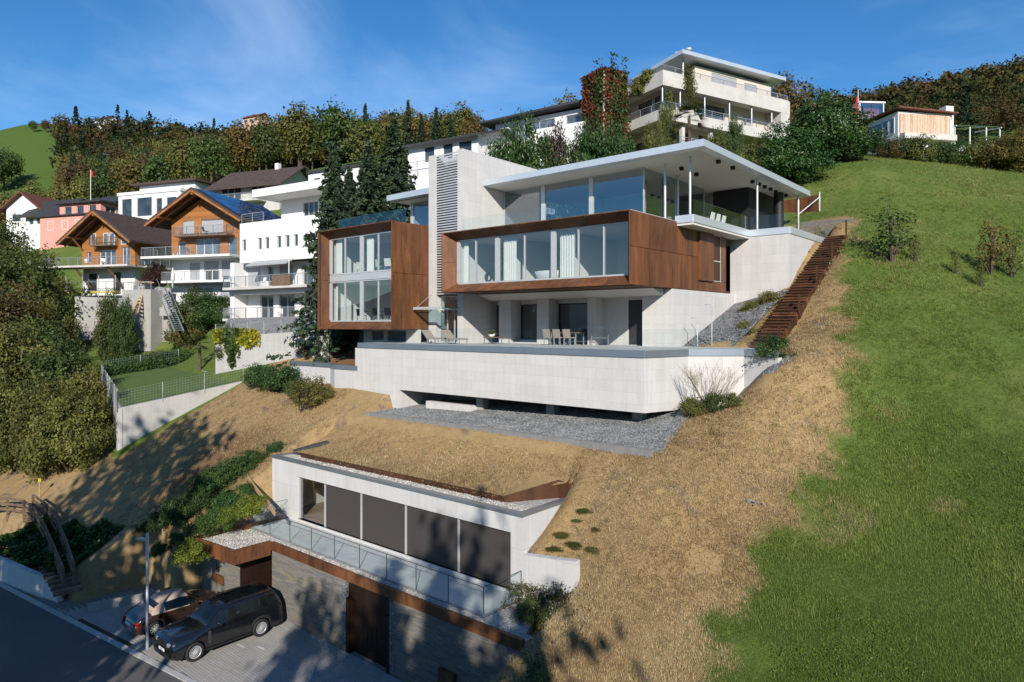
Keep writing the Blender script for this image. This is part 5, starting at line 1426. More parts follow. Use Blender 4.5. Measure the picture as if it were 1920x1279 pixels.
def block(t, x0, x1, y0, y1, z0, z1, mat='white', front=(), right=(), left=(), frame='white', pane='pane', th=.3, top=True):
    """walled volume with real window openings; openings (u0,u1,z0,z1[,bars[,shut]])"""
    h4 = lambda L: [(h[0], h[1], h[2], h[3]) for h in L]
    q = MB().wall('y', y0, x0, x1, z0, z1, h4(front), th); lp(t, q, 'wall', mat)
    q = MB().wall('x', x1, y0 + th + .002, y1, z0, z1, h4(right), -th); lp(t, q, 'wall', mat)
    q = MB().wall('x', x0, y0 + th + .002, y1, z0, z1, h4(left), th); lp(t, q, 'wall', mat)
    q = MB().box(x0 + th, x1 - th, y1 - th, y1, z0, z1); lp(t, q, 'wall', mat)
    if top: q = MB().box(x0 + .05, x1 - .05, y0 + .05, y1 - .05, z1 - .25, z1 - .004); lp(t, q, 'roof_slab', mat)
    for h in front: window(t, 'y', y0, h[0], h[1], h[2], h[3], 1, pane, frame, h[4] if len(h) > 4 else 1, shut=h[5] if len(h) > 5 else 0)
    for h in right: window(t, 'x', x1, h[0], h[1], h[2], h[3], -1, pane, frame, h[4] if len(h) > 4 else 1, shut=h[5] if len(h) > 5 else 0)
    for h in left: window(t, 'x', x0, h[0], h[1], h[2], h[3], 1, pane, frame, h[4] if len(h) > 4 else 1, shut=h[5] if len(h) > 5 else 0)
def railing(t, pts, z, h=1.0, style='bars', gap=.16, post=1.6, mat='steel', post_w=.05):
    """handrail with single posts; the thin bars between them are one mesh"""
    top = MB(); P = [Vector((p[0], p[1], 0)) for p in pts]
    for a, b in zip(P[:-1], P[1:]): top.bar((a.x, a.y, z + h), (b.x, b.y, z + h), .05, .05)
    r = lp(t, top, 'railing', mat)
    br = MB()
    for a, b in zip(P[:-1], P[1:]):
        L = (b - a).length; n = max(1, round(L / post)); d = (b - a) / n
        for i in range(n + 1):
            p = a + d * i; q = MB().box(p.x - post_w / 2, p.x + post_w / 2, p.y - post_w / 2, p.y + post_w / 2, z, z + h - .02); lp(t, q, 'post', mat, r)
        if style == 'bars':
            m = int(L / gap)
            for i in range(m):
                p = a + (b - a) * ((i + .5) / m); br.box(p.x - .008, p.x + .008, p.y - .008, p.y + .008, z + .08, z + h - .03)
        elif style == 'rails':
            for k in (.25, .5, .75): br.bar((a.x, a.y, z + h * k), (b.x, b.y, z + h * k), .02, .02)
        elif style == 'glass':
            s = d.normalized()
            for i in range(n):
                p = a + d * i + s * .05; q_ = a + d * (i + 1) - s * .05
                q = MB().bar((p.x, p.y, z + h * .5), (q_.x, q_.y, z + h * .5), .014, h * .86); lp(t, q, 'infill_glass', 'glass_rail2', r)
    if br.v:
        o = lp(t, br, 'bars', mat, r); o['kind'] = 'stuff'
    return r
def roof_slope(t, prof_axis, a0, a1, p_eave, p_ridge, th, mat, rows=14, name='roof_slope'):
    """one roof slope with stepped tile courses; p_* = (u,z) across the ridge"""
    (ue, ze), (ur, zr) = p_eave, p_ridge; top = []
    for i in range(rows):
        for f, lift in ((0, .035), (.98, 0)):
            k = (i + f) / rows; top.append((ue + (ur - ue) * k, ze + (zr - ze) * k + lift + th))
    prof = [(ue, ze)] + top + [(ur, zr + th), (ur, zr)]
    return lp(t, MB().extrude(prof, prof_axis, a0, a1), name, mat)
def balcony(t, x0, x1, y0, y1, z, th=.22, mat='ecru', style='bars', sides='lfr', h=1.0, rmat='steel'):
    lp(t, MB().box(x0, x1, y0, y1, z - th, z), 'balcony_slab', mat)
    pts = ([(x0 + .06, y1)] if 'l' in sides else []) + [(x0 + .06, y0 + .06), (x1 - .06, y0 + .06)] + ([(x1 - .06, y1)] if 'r' in sides else [])
    railing(t, pts, z, h, style, mat=rmat)
def origin_at(px, d, z=0.0):
    p = at(px, 609, d); return (p.x, p.y, z)
def bx_(t, a, name, mat, par=None): return lp(t, MB().box(*a), name, mat, par)
def chair(t_loc, rz, label, group, mat='fabric', z=0):
    t = thing('garden_chair', label, 'chair', t_loc, rz, group)
    lp(t, MB().box(-.24, .24, -.24, .24, .40, .45), 'seat', mat)
    lp(t, MB().hexa([(-.24, .22, .45), (.24, .22, .45), (.24, .25, .45), (-.24, .25, .45), (-.24, .32, .9), (.24, .32, .9), (.24, .35, .9), (-.24, .35, .9)]), 'backrest', mat)
    for a in (-.21, .21):
        for b in (-.21, .23): lp(t, MB().box(a - .02, a + .02, b - .02, b + .02, 0, .4), 'leg', 'steel')
    return t

# ---- white terraced apartment house between the chalets and the villa
WA = thing('apartment_house', 'white flat-roofed apartment house with balconies between wooden chalet and tall spruces', 'house', origin_at(435, 66.5), R(8.8))
lx = lambda c: (c * .344 - 435) / 165 * 12.4
block(WA, 0.3, 14, 1.3, 11, 12.5, 20.0, 'white', front=[(lx(1290), lx(1365), 17.65, 19.7, 1, .95), (lx(1410), lx(1442), 17.65, 19.7), (lx(1475), lx(1548), 17.65, 19.7, 2, .4), (lx(1598), lx(1700), 17.65, 19.6, 2), (lx(1365), lx(1440), 14.65, 16.9, 2), (lx(1470), lx(1556), 14.65, 16.9, 2), (lx(1610), lx(1640), 14.65, 16.9)], frame='alu', pane='pane')
block(WA, 1.2, 14, 0.0, 11, 20.004, 23.9, 'white', front=[(lx(a), lx(b), 21.2, 22.3) for a, b in ((1325, 1347), (1415, 1437), (1455, 1478), (1520, 1543), (1565, 1588), (1610, 1632))], frame='alu')
bx_(WA, (0, 0.6, -.2, 1.29, 13.0, 20.1), 'side_fin', 'white'); bx_(WA, (0.0, 14, -.3, 1.29, 16.95, 17.35), 'slab_edge', 'white')
balcony(WA, .2, 13.8, -1.2, 1.29, 17.6, .25, 'ecru', 'bars', 'lf'); balcony(WA, .2, 13.8, -1.2, 1.29, 14.6, .25, 'ecru', 'bars', 'lf')
block(WA, 4.6, 14, 2.2, 11, 23.905, 26.2, 'white', front=[(lx(1560), lx(1640), 24.1, 25.7, 3)], frame='alu')
bx_(WA, (3.3, 14, -.2, 11, 26.21, 26.95), 'roof_slab', 'white'); railing(WA, [(1.3, .15), (4.5, .15)], 23.9, .9, 'rails')
lp(WA, MB().hexa([(lx(1390), -.9, 19.55), (lx(1610), -.9, 19.55), (lx(1610), 0, 20.0), (lx(1390), 0, 20.0), (lx(1390), -.9, 19.65), (lx(1610), -.9, 19.65), (lx(1610), 0, 20.1), (lx(1390), 0, 20.1)]), 'awning', 'shutter')
lp(WA, MB().tube([(9.6, -1.1, 17.36), (9.6, -1.1, 20.0)], .04, 8), 'post', 'white'); bx_(WA, (lx(1555), lx(1650), -1.28, -1.24, 17.6, 18.5), 'balcony_screen', 'timber')
lp(WA, MB().tube([(lx(1625), 3, 26.9), (lx(1625), 3, 28.3)], .12, 10), 'flue', 'white')
# gravel slope below it
# ---- chalet A (front, dark roof)
CA = thing('chalet', 'honey-brown wooden chalet with dark tiled gable roof and scaffolding under its deck', 'house', origin_at(253, 85), R(25))
block(CA, -8.2, 0, 0, 9.5, 15.0, 21.2, 'white', front=[(-7.4, -6.0, 18.0, 20.6, 2), (-3.4, -2.2, 17.9, 20.7, 1), (-6.2, -4.6, 15.6, 17.4, 2)], right=[(1.2, 3.6, 18.6, 20.6, 2, 1.0), (.8, 2.2, 15.4, 17.6)], frame='dark')
block(CA, -8.4, 0, 0, 9.5, 21.45, 25.1, 'wood', front=[(-7.6, -6.9, 22.0, 23.4), (-5.6, -3.0, 21.5, 23.6, 3), (-2.0, -.8, 21.5, 23.9, 2)], right=[(.8, 3.6, 21.5, 23.9, 3), (4.4, 7.6, 21.5, 23.9, 3)], pane='pane_blue')
lp(CA, MB().add([(-8.4, 0, 25.1), (0, 0, 25.1), (-4.2, 0, 28.0), (-8.4, .3, 25.1), (0, .3, 25.1), (-4.2, .3, 28.0)], [(0, 1, 2), (5, 4, 3), (0, 3, 4, 1), (1, 4, 5, 2), (2, 5, 3, 0)]), 'gable', 'wood')
for u0, u1 in ((-6.9, -6.1), (-4.9, -4.1), (-3.9, -3.1), (-2.1, -1.2)):
    window(CA, 'y', -.22, u0, u1, 24.2, 25.75, 1, 'pane_blue', 'white')
bx_(CA, (-6.0, -2.6, -1.2, 0, 24.0, 24.15), 'balcony_slab', 'timber'); railing(CA, [(-6.0, 0), (-6.0, -1.15), (-2.6, -1.15), (-2.6, 0)], 24.15, .95, 'bars', .12, mat='timber')
roof_slope(CA, 'y', -2.4, 10.3, (1.6, 24.2), (-4.2, 28.25), .22, 'tile_brown', 16); roof_slope(CA, 'y', -2.4, 10.3, (-10.0, 24.2), (-4.2, 28.25), .22, 'tile_brown', 16)
for yy in (-2.3, -1.2):
    lp(CA, MB().bar((1.5, yy, 24.12), (-4.2, yy, 28.1), .16, .22), 'rafter', 'wood'); lp(CA, MB().bar((-9.9, yy, 24.12), (-4.2, yy, 28.1), .16, .22), 'rafter', 'wood')
for xx, zz in ((-8.3, 25.1), (-.1, 25.1), (-4.2, 27.7)): lp(CA, MB().bar((xx, -2.3, zz), (xx, .2, zz), .2, .24), 'purlin', 'wood')
for xx in (-8.2, -.2): lp(CA, MB().bar((xx, -1.6, 25.0), (xx, -.05, 23.6), .14, .14), 'bracket', 'wood')
bx_(CA, (-12.5, 1.4, -2.6, 0, 21.2, 21.44), 'deck_slab', 'ecru'); bx_(CA, (.002, 1.9, 0.002, 10, 21.2, 21.44), 'deck_slab', 'ecru')
railing(CA, [(-12.4, 0), (-12.4, -2.5), (1.3, -2.5)], 21.44, 1.0, 'bars', .2); railing(CA, [(1.8, -2.4), (1.8, 10)], 21.44, 1.0, 'bars', .2)
for xx in (-7.0, -2.0): lp(CA, MB().bar((xx, -2.3, 21.2), (xx + .2, 0, 18.6), .22, .22), 'deck_strut', 'timber')
SCF = thing('scaffold', 'steel scaffold with yellow boards under the chalet deck', 'scaffold', origin_at(253, 85), R(25))
for xx in (-9.2, -6.6, -4.0, -1.4): lp(SCF, MB().tube([(xx, -1.6, 15.2), (xx, -1.6, 20.2)], .05, 6), 'standard', 'steel')
for zz in (18.3, 19.4): lp(SCF, MB().tube([(-9.4, -1.6, zz), (-1.2, -1.6, zz)], .04, 6), 'ledger', 'steel')
lp(SCF, MB().box(-9.3, -1.3, -1.5, -.9, 18.05, 18.2), 'board', 'yellow')
for xx in (-10.0, -3.2): lp(SCF, MB().tube([(xx - .6, -3.2, 13.8), (xx + .6, -1.7, 18.2)], .07, 6), 'raking_prop', 'timber_lt')
# ---- chalet B (behind, with solar roof)
CB = thing('chalet', 'wooden chalet with blue solar panels on its roof behind the white apartment house', 'house', origin_at(449, 76), R(24))
block(CB, -9.4, 0, 0, 9, 15.5, 21.6, 'white', front=[(-6.8, -5.4, 19.1, 21.2, 1, 1), (-4.8, -2.8, 19.1, 21.3, 2, .5), (-2.4, -.6, 19.1, 21.3, 2, .8), (-6.0, -3.6, 16.2, 18.2, 2, .9), (-2.6, -.8, 16.2, 18.2, 1, .9)], frame='white')
block(CB, -9.4, 0, 0, 9, 21.8, 26.2, 'wood', front=[(-8.4, -7.4, 21.9, 23.7), (-6.0, -2.6, 21.85, 23.9, 3), (-1.5, -.3, 21.85, 23.9), (-7.8, -6.2, 24.4, 26.1, 2, .9), (-5.2, -2.2, 24.4, 26.15, 3, .9)], right=[(.8, 2.6, 24.0, 25.6, 2)], pane='pane_blue')
lp(CB, MB().add([(-9.4, 0, 26.2), (0, 0, 26.2), (-4.7, 0, 28.9), (-9.4, .3, 26.2), (0, .3, 26.2), (-4.7, .3, 28.9)], [(0, 1, 2), (5, 4, 3), (0, 3, 4, 1), (1, 4, 5, 2), (2, 5, 3, 0)]), 'gable', 'wood')
roof_slope(CB, 'y', -2.2, 10.2, (1.9, 25.4), (-4.7, 29.2), .22, 'tile_brown', 16); roof_slope(CB, 'y', -2.2, 10.2, (-11.3, 25.4), (-4.7, 29.2), .22, 'tile_brown', 16)
for yy in (-2.1, -1.1):
    lp(CB, MB().bar((1.8, yy, 25.35), (-4.7, yy, 29.05), .16, .22), 'rafter', 'wood'); lp(CB, MB().bar((-11.2, yy, 25.35), (-4.7, yy, 29.05), .16, .22), 'rafter', 'wood')
for xx, zz in ((-9.3, 26.3), (-.1, 26.3), (-4.7, 28.7)): lp(CB, MB().bar((xx, -2.1, zz), (xx, .2, zz), .2, .24), 'purlin', 'wood')
for i in range(4):
    for j in range(7):
        u0 = .06 + i * .22; u1 = u0 + .21
        P = [(1.9 - 6.6 * u, y_, 25.4 + 3.8 * u + .36) for y_ in (-1.6 + j * 1.6, -1.6 + j * 1.6 + 1.56) for u in (u0, u1)]
        lp(CB, MB().hexa([P[0], P[1], P[3], P[2]] + [(p[0] + .02, p[1], p[2] + .04) for p in (P[0], P[1], P[3], P[2])]), 'solar_panel', 'solar')
balcony(CB, -7.9, -.6, -1.4, 0, 24.2, .16, 'timber', 'bars', 'lfr'); balcony(CB, -11.5, .6, -2.4, 0, 21.8, .25, 'white', 'bars', 'lf'); balcony(CB, -9, .6, -2.0, 0, 19.0, .25, 'white', 'bars', 'lf')
bx_(CB, (-9, .6, -2.2, 0, 15.0, 16.0), 'terrace_wall', 'concrete_old'); bx_(CB, (-13.5, -9.45, -3, 3, 11, 18.0), 'terrace_wall', 'concrete_old'); railing(CB, [(-13.4, 3), (-13.4, -2.9), (-9.5, -2.9)], 18.0, .9, 'bars', .2)
# ---- generic pieces for the smaller houses
def gable_house(name, label, px, d, z, rz, w, dp, h, rh, wall='white', roof='tile_dark', front=(), right=(), ov=.9, axis='y', rows=10, frame='white', chim=None):
    t = thing(name, label, 'house', origin_at(px, d, z), rz)
    block(t, 0, w, 0, dp, -9, h, wall, front=front, right=right, frame=frame)
    if axis == 'y':   # ridge runs front to back, gable faces the viewer
        m = w / 2
        lp(t, MB().add([(0, 0, h), (w, 0, h), (m, 0, h + rh), (0, .3, h), (w, .3, h), (m, .3, h + rh)], [(0, 1, 2), (5, 4, 3), (0, 3, 4, 1), (1, 4, 5, 2), (2, 5, 3, 0)]), 'gable', wall)
        k = rh / m
        roof_slope(t, 'y', -ov, dp + ov, (-ov, h - ov * k), (m, h + rh), .2, roof, rows); roof_slope(t, 'y', -ov, dp + ov, (w + ov, h - ov * k), (m, h + rh), .2, roof, rows)
    else:             # ridge runs along the front
        m = dp / 2
        for xx in (0, w - .3): lp(t, MB().add([(xx, 0, h), (xx, dp, h), (xx, m, h + rh), (xx + .3, 0, h), (xx + .3, dp, h), (xx + .3, m, h + rh)], [(2, 1, 0), (3, 4, 5), (0, 1, 4, 3), (1, 2, 5, 4), (2, 0, 3, 5)]), 'gable', wall)
        k = rh / m
        roof_slope(t, 'x', -ov, w + ov, (-ov, h - ov * k), (m, h + rh), .2, roof, rows); roof_slope(t, 'x', -ov, w + ov, (dp + ov, h - ov * k), (m, h + rh), .2, roof, rows)
    if chim: bx_(t, (chim[0] - .35, chim[0] + .35, chim[1] - .35, chim[1] + .35, h + rh * .3, h + rh + 1.0), 'chimney', 'white')
    return t
def flat_house(name, label, px, d, z, rz, w, dp, h, wall='white', front=(), right=(), frame='dark', ov=.4, edge='white', eth=.4):
    t = thing(name, label, 'house', origin_at(px, d, z), rz)
    block(t, 0, w, 0, dp, -9, h, wall, front=front, right=right, frame=frame, pane='pane')
    bx_(t, (-ov, w + ov, -ov, dp + ov, h + .01, h + eth), 'roof_slab', edge)
    return t
row = lambda n, w, z0, z1, a=.5, f=.62, bars=1, shut=0: [(a + (w - 2 * a) * (i + (1 - f) / 2) / n, a + (w - 2 * a) * (i + (1 + f) / 2) / n, z0, z1, bars, shut) for i in range(n)]
t = gable_house('house', 'brown-roofed house with white chimney and balcony below the wood', 405, 108, 33.2, R(20), 12.5, 9, 3.0, 3.0, 'ecru', 'tile_brown', front=[(1.0, 5.0, .6, 2.6, 3), (7.0, 9.6, .4, 2.7, 2)], right=[(2, 4, 1, 2.6)], axis='x', ov=1.3, chim=(8.5, 4.5))
balcony(t, .5, 10, -1.8, 0, .2, .25, 'ecru', 'bars', 'lfr')
PK = flat_house('house', 'pink rendered house with grey flat roof left of the brown chalet', 112, 118, 29.6, R(22), 9.5, 9, 5.4, 'pink', front=row(3, 9.5, .6, 2.2) + row(3, 9.5, 3.4, 5.0), right=[(1, 3, 3.4, 5.0, 2), (5, 6.5, 3.4, 5)], frame='white', edge='tile_dark', ov=.7, eth=.3)
bx_(PK, (-1.5, 9.5, -2.4, -.02, -9, 2.9), 'lower_storey', 'pink'); bx_(PK, (-1.9, 9.9, -2.8, 0, 2.91, 3.15), 'terrace_roof', 'tile_dark')
for u0, u1 in ((.3, 1.6), (3.6, 5.0), (6.6, 7.8)): window(PK, 'y', -2.56, u0, u1, .6, 2.2, 1, 'pane_blue', 'white')
gable_house('house', 'dark-roofed house with white dormer band left of the pink house', 48, 126, 32.2, R(20), 9, 8, 2.4, 3.0, 'white', 'tile_dark', front=row(4, 9, .5, 1.7), axis='x', ov=1.0)
gable_house('house', 'red-roofed house at the left edge above the trees', 12, 128, 33.0, R(35), 7, 8, 3.2, 2.8, 'white', 'tile_red', front=row(2, 7, .6, 2.0), axis='y', ov=1.0, frame='white')
gable_house('house', 'low charcoal-roofed house with skylights beside the flagpole', 130, 140, 36.0, R(15), 13, 9, 2.2, 2.6, 'dark', 'tile_dark', front=row(3, 13, .5, 1.7), axis='x', ov=1.0)
t = flat_house('house', 'white flat-roofed modern house behind the two chalets', 222, 112, 31.5, R(20), 13.5, 9, 3.9, 'white', front=[(.8, 3.0, .3, 3.3, 1), (4.2, 7.4, .3, 3.3, 2), (8.4, 9.6, .6, 3.0), (10.6, 12.6, .4, 3.0, 2)], ov=.15, eth=.5)
bx_(t, (3.0, 15, 1.5, 9.6, 4.42, 5.6), 'upper_storey', 'white'); bx_(t, (2.0, 16, .6, 10, 5.61, 5.95), 'roof_slab', 'tile_brown')
t = flat_house('house', 'small white house with dark roof peeping between the spruces', 578, 92, 31.6, R(12), 9, 8, 3.0, 'white', front=row(3, 9, .5, 2.3, bars=2), ov=.2, edge='tile_dark')
gable_house('house', 'charcoal-roofed house behind the spruces left of the tower', 680, 78, 26.6, R(10), 9, 8, 1.6, 2.4, 'white', 'tile_dark', front=row(3, 9, .2, 1.2), axis='x', ov=1.0)
t = gable_house('house', 'white house with dark gabled roof right behind the concrete tower', 765, 74, 30.6, R(10), 9.2, 9, 3.0, 1.5, 'white', 'tile_dark', front=[(2.3, 3.6, 1.0, 2.6, 2), (4.8, 6.0, .8, 2.6, 1), (6.8, 8.4, .6, 2.6, 2)], axis='x', ov=.9, frame='dark')
railing(t, [(.3, -1.0), (9, -1.0)], .2, .7, 'bars')
# far hilltop houses
for i, (px, py, d, w, mt, lab) in enumerate(((455, 228, 430, 14, 'shade_beige', 'tiny timber farmhouse on the skyline above the wood'), (528, 231, 430, 10, 'white', 'tiny white house on the skyline above the wood'), (608, 233, 420, 6, 'ecru', 'tiny pale gabled hut on the skyline left of the spruces'), (178, 232, 400, 9, 'white', 'tiny white house half hidden in trees on the left skyline'))):
    p = at(px, py, d); t = gable_house('house', lab, px, d, p.z - 2, R(15), w, 9, 4.2, 2.6, mt, 'tile_red', front=row(3, w, 1, 2.6), axis='x' if w > 8 else 'y', rows=4)
# ---- long white modern house left of the red creeper
MW = thing('house', 'long white modern house with sloping grey roof left of the red creeper', 'house', origin_at(905, 78), R(8.8)); MW['category'] = 'house'
block(MW, 1.0, 14, 1.2, 9, 30, 37.4, 'white', front=[(2.8, 8.8, 35.0, 36.9, 3), (10.2, 13.8, 35.1, 36.9, 2)], frame='alu', pane='pane_blue')
lp(MW, MB().hexa([(-.6, 0, 37.41), (14.5, 0, 37.75), (14.5, 9, 37.75), (-.6, 9, 37.41), (-.6, 0, 37.6), (14.5, 0, 38.0), (14.5, 9, 38.0), (-.6, 9, 37.6)]), 'roof', 'tile_dark')
bx_(MW, (-.8, 14, -1.5, 1.19, 30, 34.3), 'terrace_block', 'white'); bx_(MW, (7.5, 14, -2.2, -1.51, 30, 34.85), 'terrace_block', 'white')
for u0, u1 in ((.6, 3.0), (4.0, 6.8)): window(MW, 'y', -1.66, u0, u1, 32.7, 33.9, 1, 'pane', 'alu')
# ---- red creeper tower
p = origin_at(1093, 70); CT = thing('creeper_tower', 'square stair tower smothered in red and green creeper', 'tower', (p[0], p[1], 30), R(-18))
bx_(CT, (0, 3.4, 0, 3.0, 0, 9.4), 'wall', 'ecru')
rgc = np.random.default_rng(15)
def creeper(t, name, mat, quads, soft=False):
    P = []; O = []
    for (a, b, c, nn) in quads:   # origin, u vec, v vec, count
        u = rgc.random((nn, 1)); v = rgc.random((nn, 1))
        if soft: u = np.clip(rgc.normal(.5, .24, (nn, 1)), -.1, 1.1); v = np.clip(rgc.normal(.5, .26, (nn, 1)) + .12 * np.sin(u * 9), -.25, 1.15)
        nr = np.cross(b, c); nr = nr / np.linalg.norm(nr)
        P.append(np.array(a) + u * np.array(b) + v * np.array(c) + nr * (np.abs(rgc.normal(size=(nn, 1))) * .16)); O.append(np.repeat(nr[None] * 1.4 + np.array([[0, 0, -.3]]), nn, 0))
    P = np.concatenate(P); V, F = leaf_quads(P, .13, rgc, 0.0, .75, np.concatenate(O))
    me = fast_mesh(name, V, F); n1 = np.clip(.5 + .5 * np.sin(P[:, 2] * 1.7 + P[:, 0] * 2.0) * .6 + rgc.normal(size=len(P)) * .22, 0, 1)
    add_attr(me, 'tone', np.repeat(n1, 4)); me.materials.append(M[mat]); return put(bpy.data.objects.new(name, me), t)
creeper(CT, 'creeper', 'lf_creeper', [((0, 0, 0), (3.4, 0, 0), (0, 0, 9.7), 5200), ((3.4, 0, 0), (0, 3, 0), (0, 0, 9.7), 4200), ((-.1, -.1, 9.5), (3.6, 0, 0), (0, 3.2, 0), 1500)])
creeper(CT, 'green_creeper', 'lf_green', [((3.5, .4, 1), (0, 2.6, 0), (0, 0, 8.8), 2600), ((2.2, -.12, 4.8), (1.3, 0, 0), (0, 0, 5.0), 700), ((-.1, -.1, 0), (3.4, 0, 0), (0, 0, 4), 900)], True)
# ---- apartment block on the crest
AB = thing('apartment_block', 'cream apartment block with long concrete balconies and grey flat roof on the crest', 'apartment building', origin_at(1243, 66), R(-20))
BL = 18.5
for zf, nm in ((30.2, 'a'), (35.2, 'b')):
    pass
block(AB, -9, -2.2, 2.2, BL - .5, 29.0, 34.6, 'cream', front=[(-7.5, -4.0, 30.4, 33.6, 2)], right=[(3.2, 5.6, 32.2, 34.2, 2), (7.0, 9.8, 32.2, 34.2, 2), (11, 13.4, 32.2, 34.2, 2), (14.4, 16.6, 32.2, 34.2, 2)], frame='dark')
block(AB, -7, -1.9, 1.6, BL - .8, 34.95, 37.9, 'cream', front=[(-5.6, -3.4, 35.1, 37.5, 2), (-3.1, -2.1, 35.1, 37.5)], right=[(1.9, 3.4, 35.1, 37.5, 1), (6.0, 10.6, 35.05, 37.5, 4), (13.4, 14.8, 35.6, 37.2, 1, .9)], frame='dark', pane='pane_blue')
block(AB, -7.5, -1.7, 6.0, BL - .8, 38.25, 41.2, 'cream', right=[(8.4, 12.2, 38.6, 40.9, 2, .95), (13.4, 15.4, 38.6, 40.7, 1, .9)], front=[(-6.5, -3.2, 38.4, 40.8, 2)], frame='dark')
# balcony floors and parapets
for (z0, z1, zz) in ((37.92, 38.24, 39.05), (34.62, 34.94, 35.3)):
    bx_(AB, (-7.0, 0, 0, BL, z0, z1), 'floor_slab', 'ecru'); bx_(AB, (-.22, .02, -.02, BL + .02, z0 - .35, zz), 'parapet', 'ecru'); bx_(AB, (-7.0, -.221, -.02, .22, z0 - .35, zz), 'parapet', 'ecru')
railing(AB, [(-6.9, .1), (-.1, .1), (-.1, BL)], 39.05, .55, 'rails'); railing(AB, [(-6.9, .1), (-.1, .1), (-.1, BL)], 35.3, .75, 'rails')
bx_(AB, (-3, .0, BL - 1.2, BL + .3, 34.95, 39.0), 'end_wall', 'ecru')
for k, yy in enumerate((.25, 2.6, 6.0, 9.6, 13.0, 16.2)): lp(AB, MB().tube([(-.35, yy, 34.95), (-.35, yy, 37.9)], .09, 8), 'column', 'steel')
for k, yy in enumerate((3.0, 7.0, 11.0, 15.0)): bx_(AB, (-.9, -.5, yy, yy + .4, 29, 34.6), 'pier', 'ecru')
bx_(AB, (-2.2, .0, 2.2, BL, 31.6, 31.95), 'floor_slab', 'ecru'); railing(AB, [(-.1, 2.3), (-.1, BL)], 31.95, .9, 'rails')
lp(AB, MB().hexa([(-8.6, 3.2, 41.2), (-.6, 3.2, 41.55), (-.6, BL + .4, 41.55), (-8.6, BL + .4, 41.2), (-8.6, 3.2, 41.5), (-.6, 3.2, 41.95), (-.6, BL + .4, 41.95), (-8.6, BL + .4, 41.5)]), 'roof', 'zinc')
lp(AB, MB().tube([(-1.6, 4.2, 38.25), (-1.6, 4.2, 41.4)], .1, 8), 'column', 'steel')
for (x, y, h) in ((-1.6, 5.0, 1.1), (-2.4, 4.2, .8)): lp(AB, MB().lathe((x, y, 41.7), [(.2, 0), (.2, h - .3), (.34, h - .28), (.34, h - .1), (0, h)], 12), 'chimney_pot', 'chrome')
lp(AB, MB().hexa([(-9.5, -1.0, 31), (-7.0, .2, 31), (-7.0, 8, 31), (-9.5, 8, 31), (-9.5, -1.0, 38.4), (-7.0, .2, 38.4), (-7.0, 8, 38.4), (-9.5, 8, 38.4)]), 'end_wall', 'cream')
# ---- houses on the right
t = gable_house('house', 'white house with brown tiled roof behind the dark shrub at the right', 1508, 105, 45.6, R(48), 7.6, 6, 2.5, 1.0, 'white', 'tile_red', front=[(2, 4, .8, 2.0, 2)], axis='x', ov=.8)
lp(t, MB().tube([(0.6, 3, 3.0), (0.6, 3, 6.6)], .05, 6), 'antenna_mast', 'steel')
GC = thing('glass_cube', 'steel-framed glass pavilion on stilts with orange curtains and red flag', 'pavilion', origin_at(1612, 92, 40.6), R(45)); GC.scale = (.74, .74, .74)
for x in (0, 4.6):
    for y in (0, 3.6): lp(GC, MB().box(x - .08, x + .08, y - .08, y + .08, -4, 5.3), 'post', 'white')
bx_(GC, (-.4, 5.2, -.6, 4, 1.6, 1.85), 'floor', 'steel'); bx_(GC, (-.2, 4.9, -.2, 3.9, 5.1, 5.4), 'roof', 'white')
bx_(GC, (.1, 4.4, .9, 1.0, 1.86, 4.4), 'curtain', plain('orange_curtain', (.55, .13, .06), .8)); bx_(GC, (.1, 2.2, -.03, 0, 1.9, 5.05), 'pane', 'glass_up'); bx_(GC, (2.3, 4.5, -.03, 0, 1.9, 5.05), 'pane', 'glass_up')
railing(GC, [(-.3, -.5), (5.1, -.5), (5.1, 3.8)], 1.85, .9, 'rails')
FL = thing('flagpole', 'thin pole with a limp red flag beside the glass pavilion', 'flag', origin_at(1609, 90, 38)); lp(FL, MB().tube([(0, 0, -3), (0, 0, 7.5)], .05, 8), 'pole', 'steel'); lp(FL, MB().hexa([(-.35, 0, 3.6), (0, 0, 3.4), (0, .1, 3.4), (-.35, .1, 3.6), (-.25, 0, 6.4), (.05, 0, 6.9), (.05, .1, 6.9), (-.25, .1, 6.4)]), 'flag_cloth', 'red')
BS = thing('house', 'house with closed beige shutters, ribbon windows and white chimney at the right', 'house', origin_at(1684, 84, 36.2), R(50))
block(BS, 0, 7.6, 0, 8, -4, 4.5, 'white', frame='dark', front=[(.9, 1.9, -1.3, .6, 2), (4.6, 5.9, -1.6, .6, 3)])
bx_(BS, (.1, 7.5, -1.0, 0, .9, 1.6), 'balcony_wall', 'ecru')
for k in range(3): bx_(BS, (.15 + k * 2.4, 2.5 + k * 2.4, -.16, -.1, 1.75, 4.2), 'closed_shutter', 'shade_beige')
for k in range(6): window(BS, 'x', -.2, .6 + k * 1.1, 1.6 + k * 1.1, 1.9, 3.9, 1, 'pane_blue', 'white')
lp(BS, MB().hexa([(-.5, -.7, 4.75), (8.0, -.7, 4.45), (8.0, 8.4, 4.45), (-.5, 8.4, 4.75), (-.5, -.7, 4.95), (8.0, -.7, 4.6), (8.0, 8.4, 4.6), (-.5, 8.4, 4.95)]), 'roof', 'tile_red')
bx_(BS, (7.2, 8.3, .4, 1.5, -3, 5.7), 'chimney', 'white')
PG = thing('pergola', 'white glass-roofed pergola at the far right beside the beige-shuttered house', 'pergola', origin_at(1790, 88, 37.6), R(48))
for x in (0, 2.2, 4.6, 6.6): lp(PG, MB().box(x - .06, x + .06, -.06, .06, -2, 2.4), 'post', 'white')
for x in (0, 6.6): lp(PG, MB().bar((x, -.3, 2.4), (x, 4, 3.0), .1, .14), 'beam', 'white')
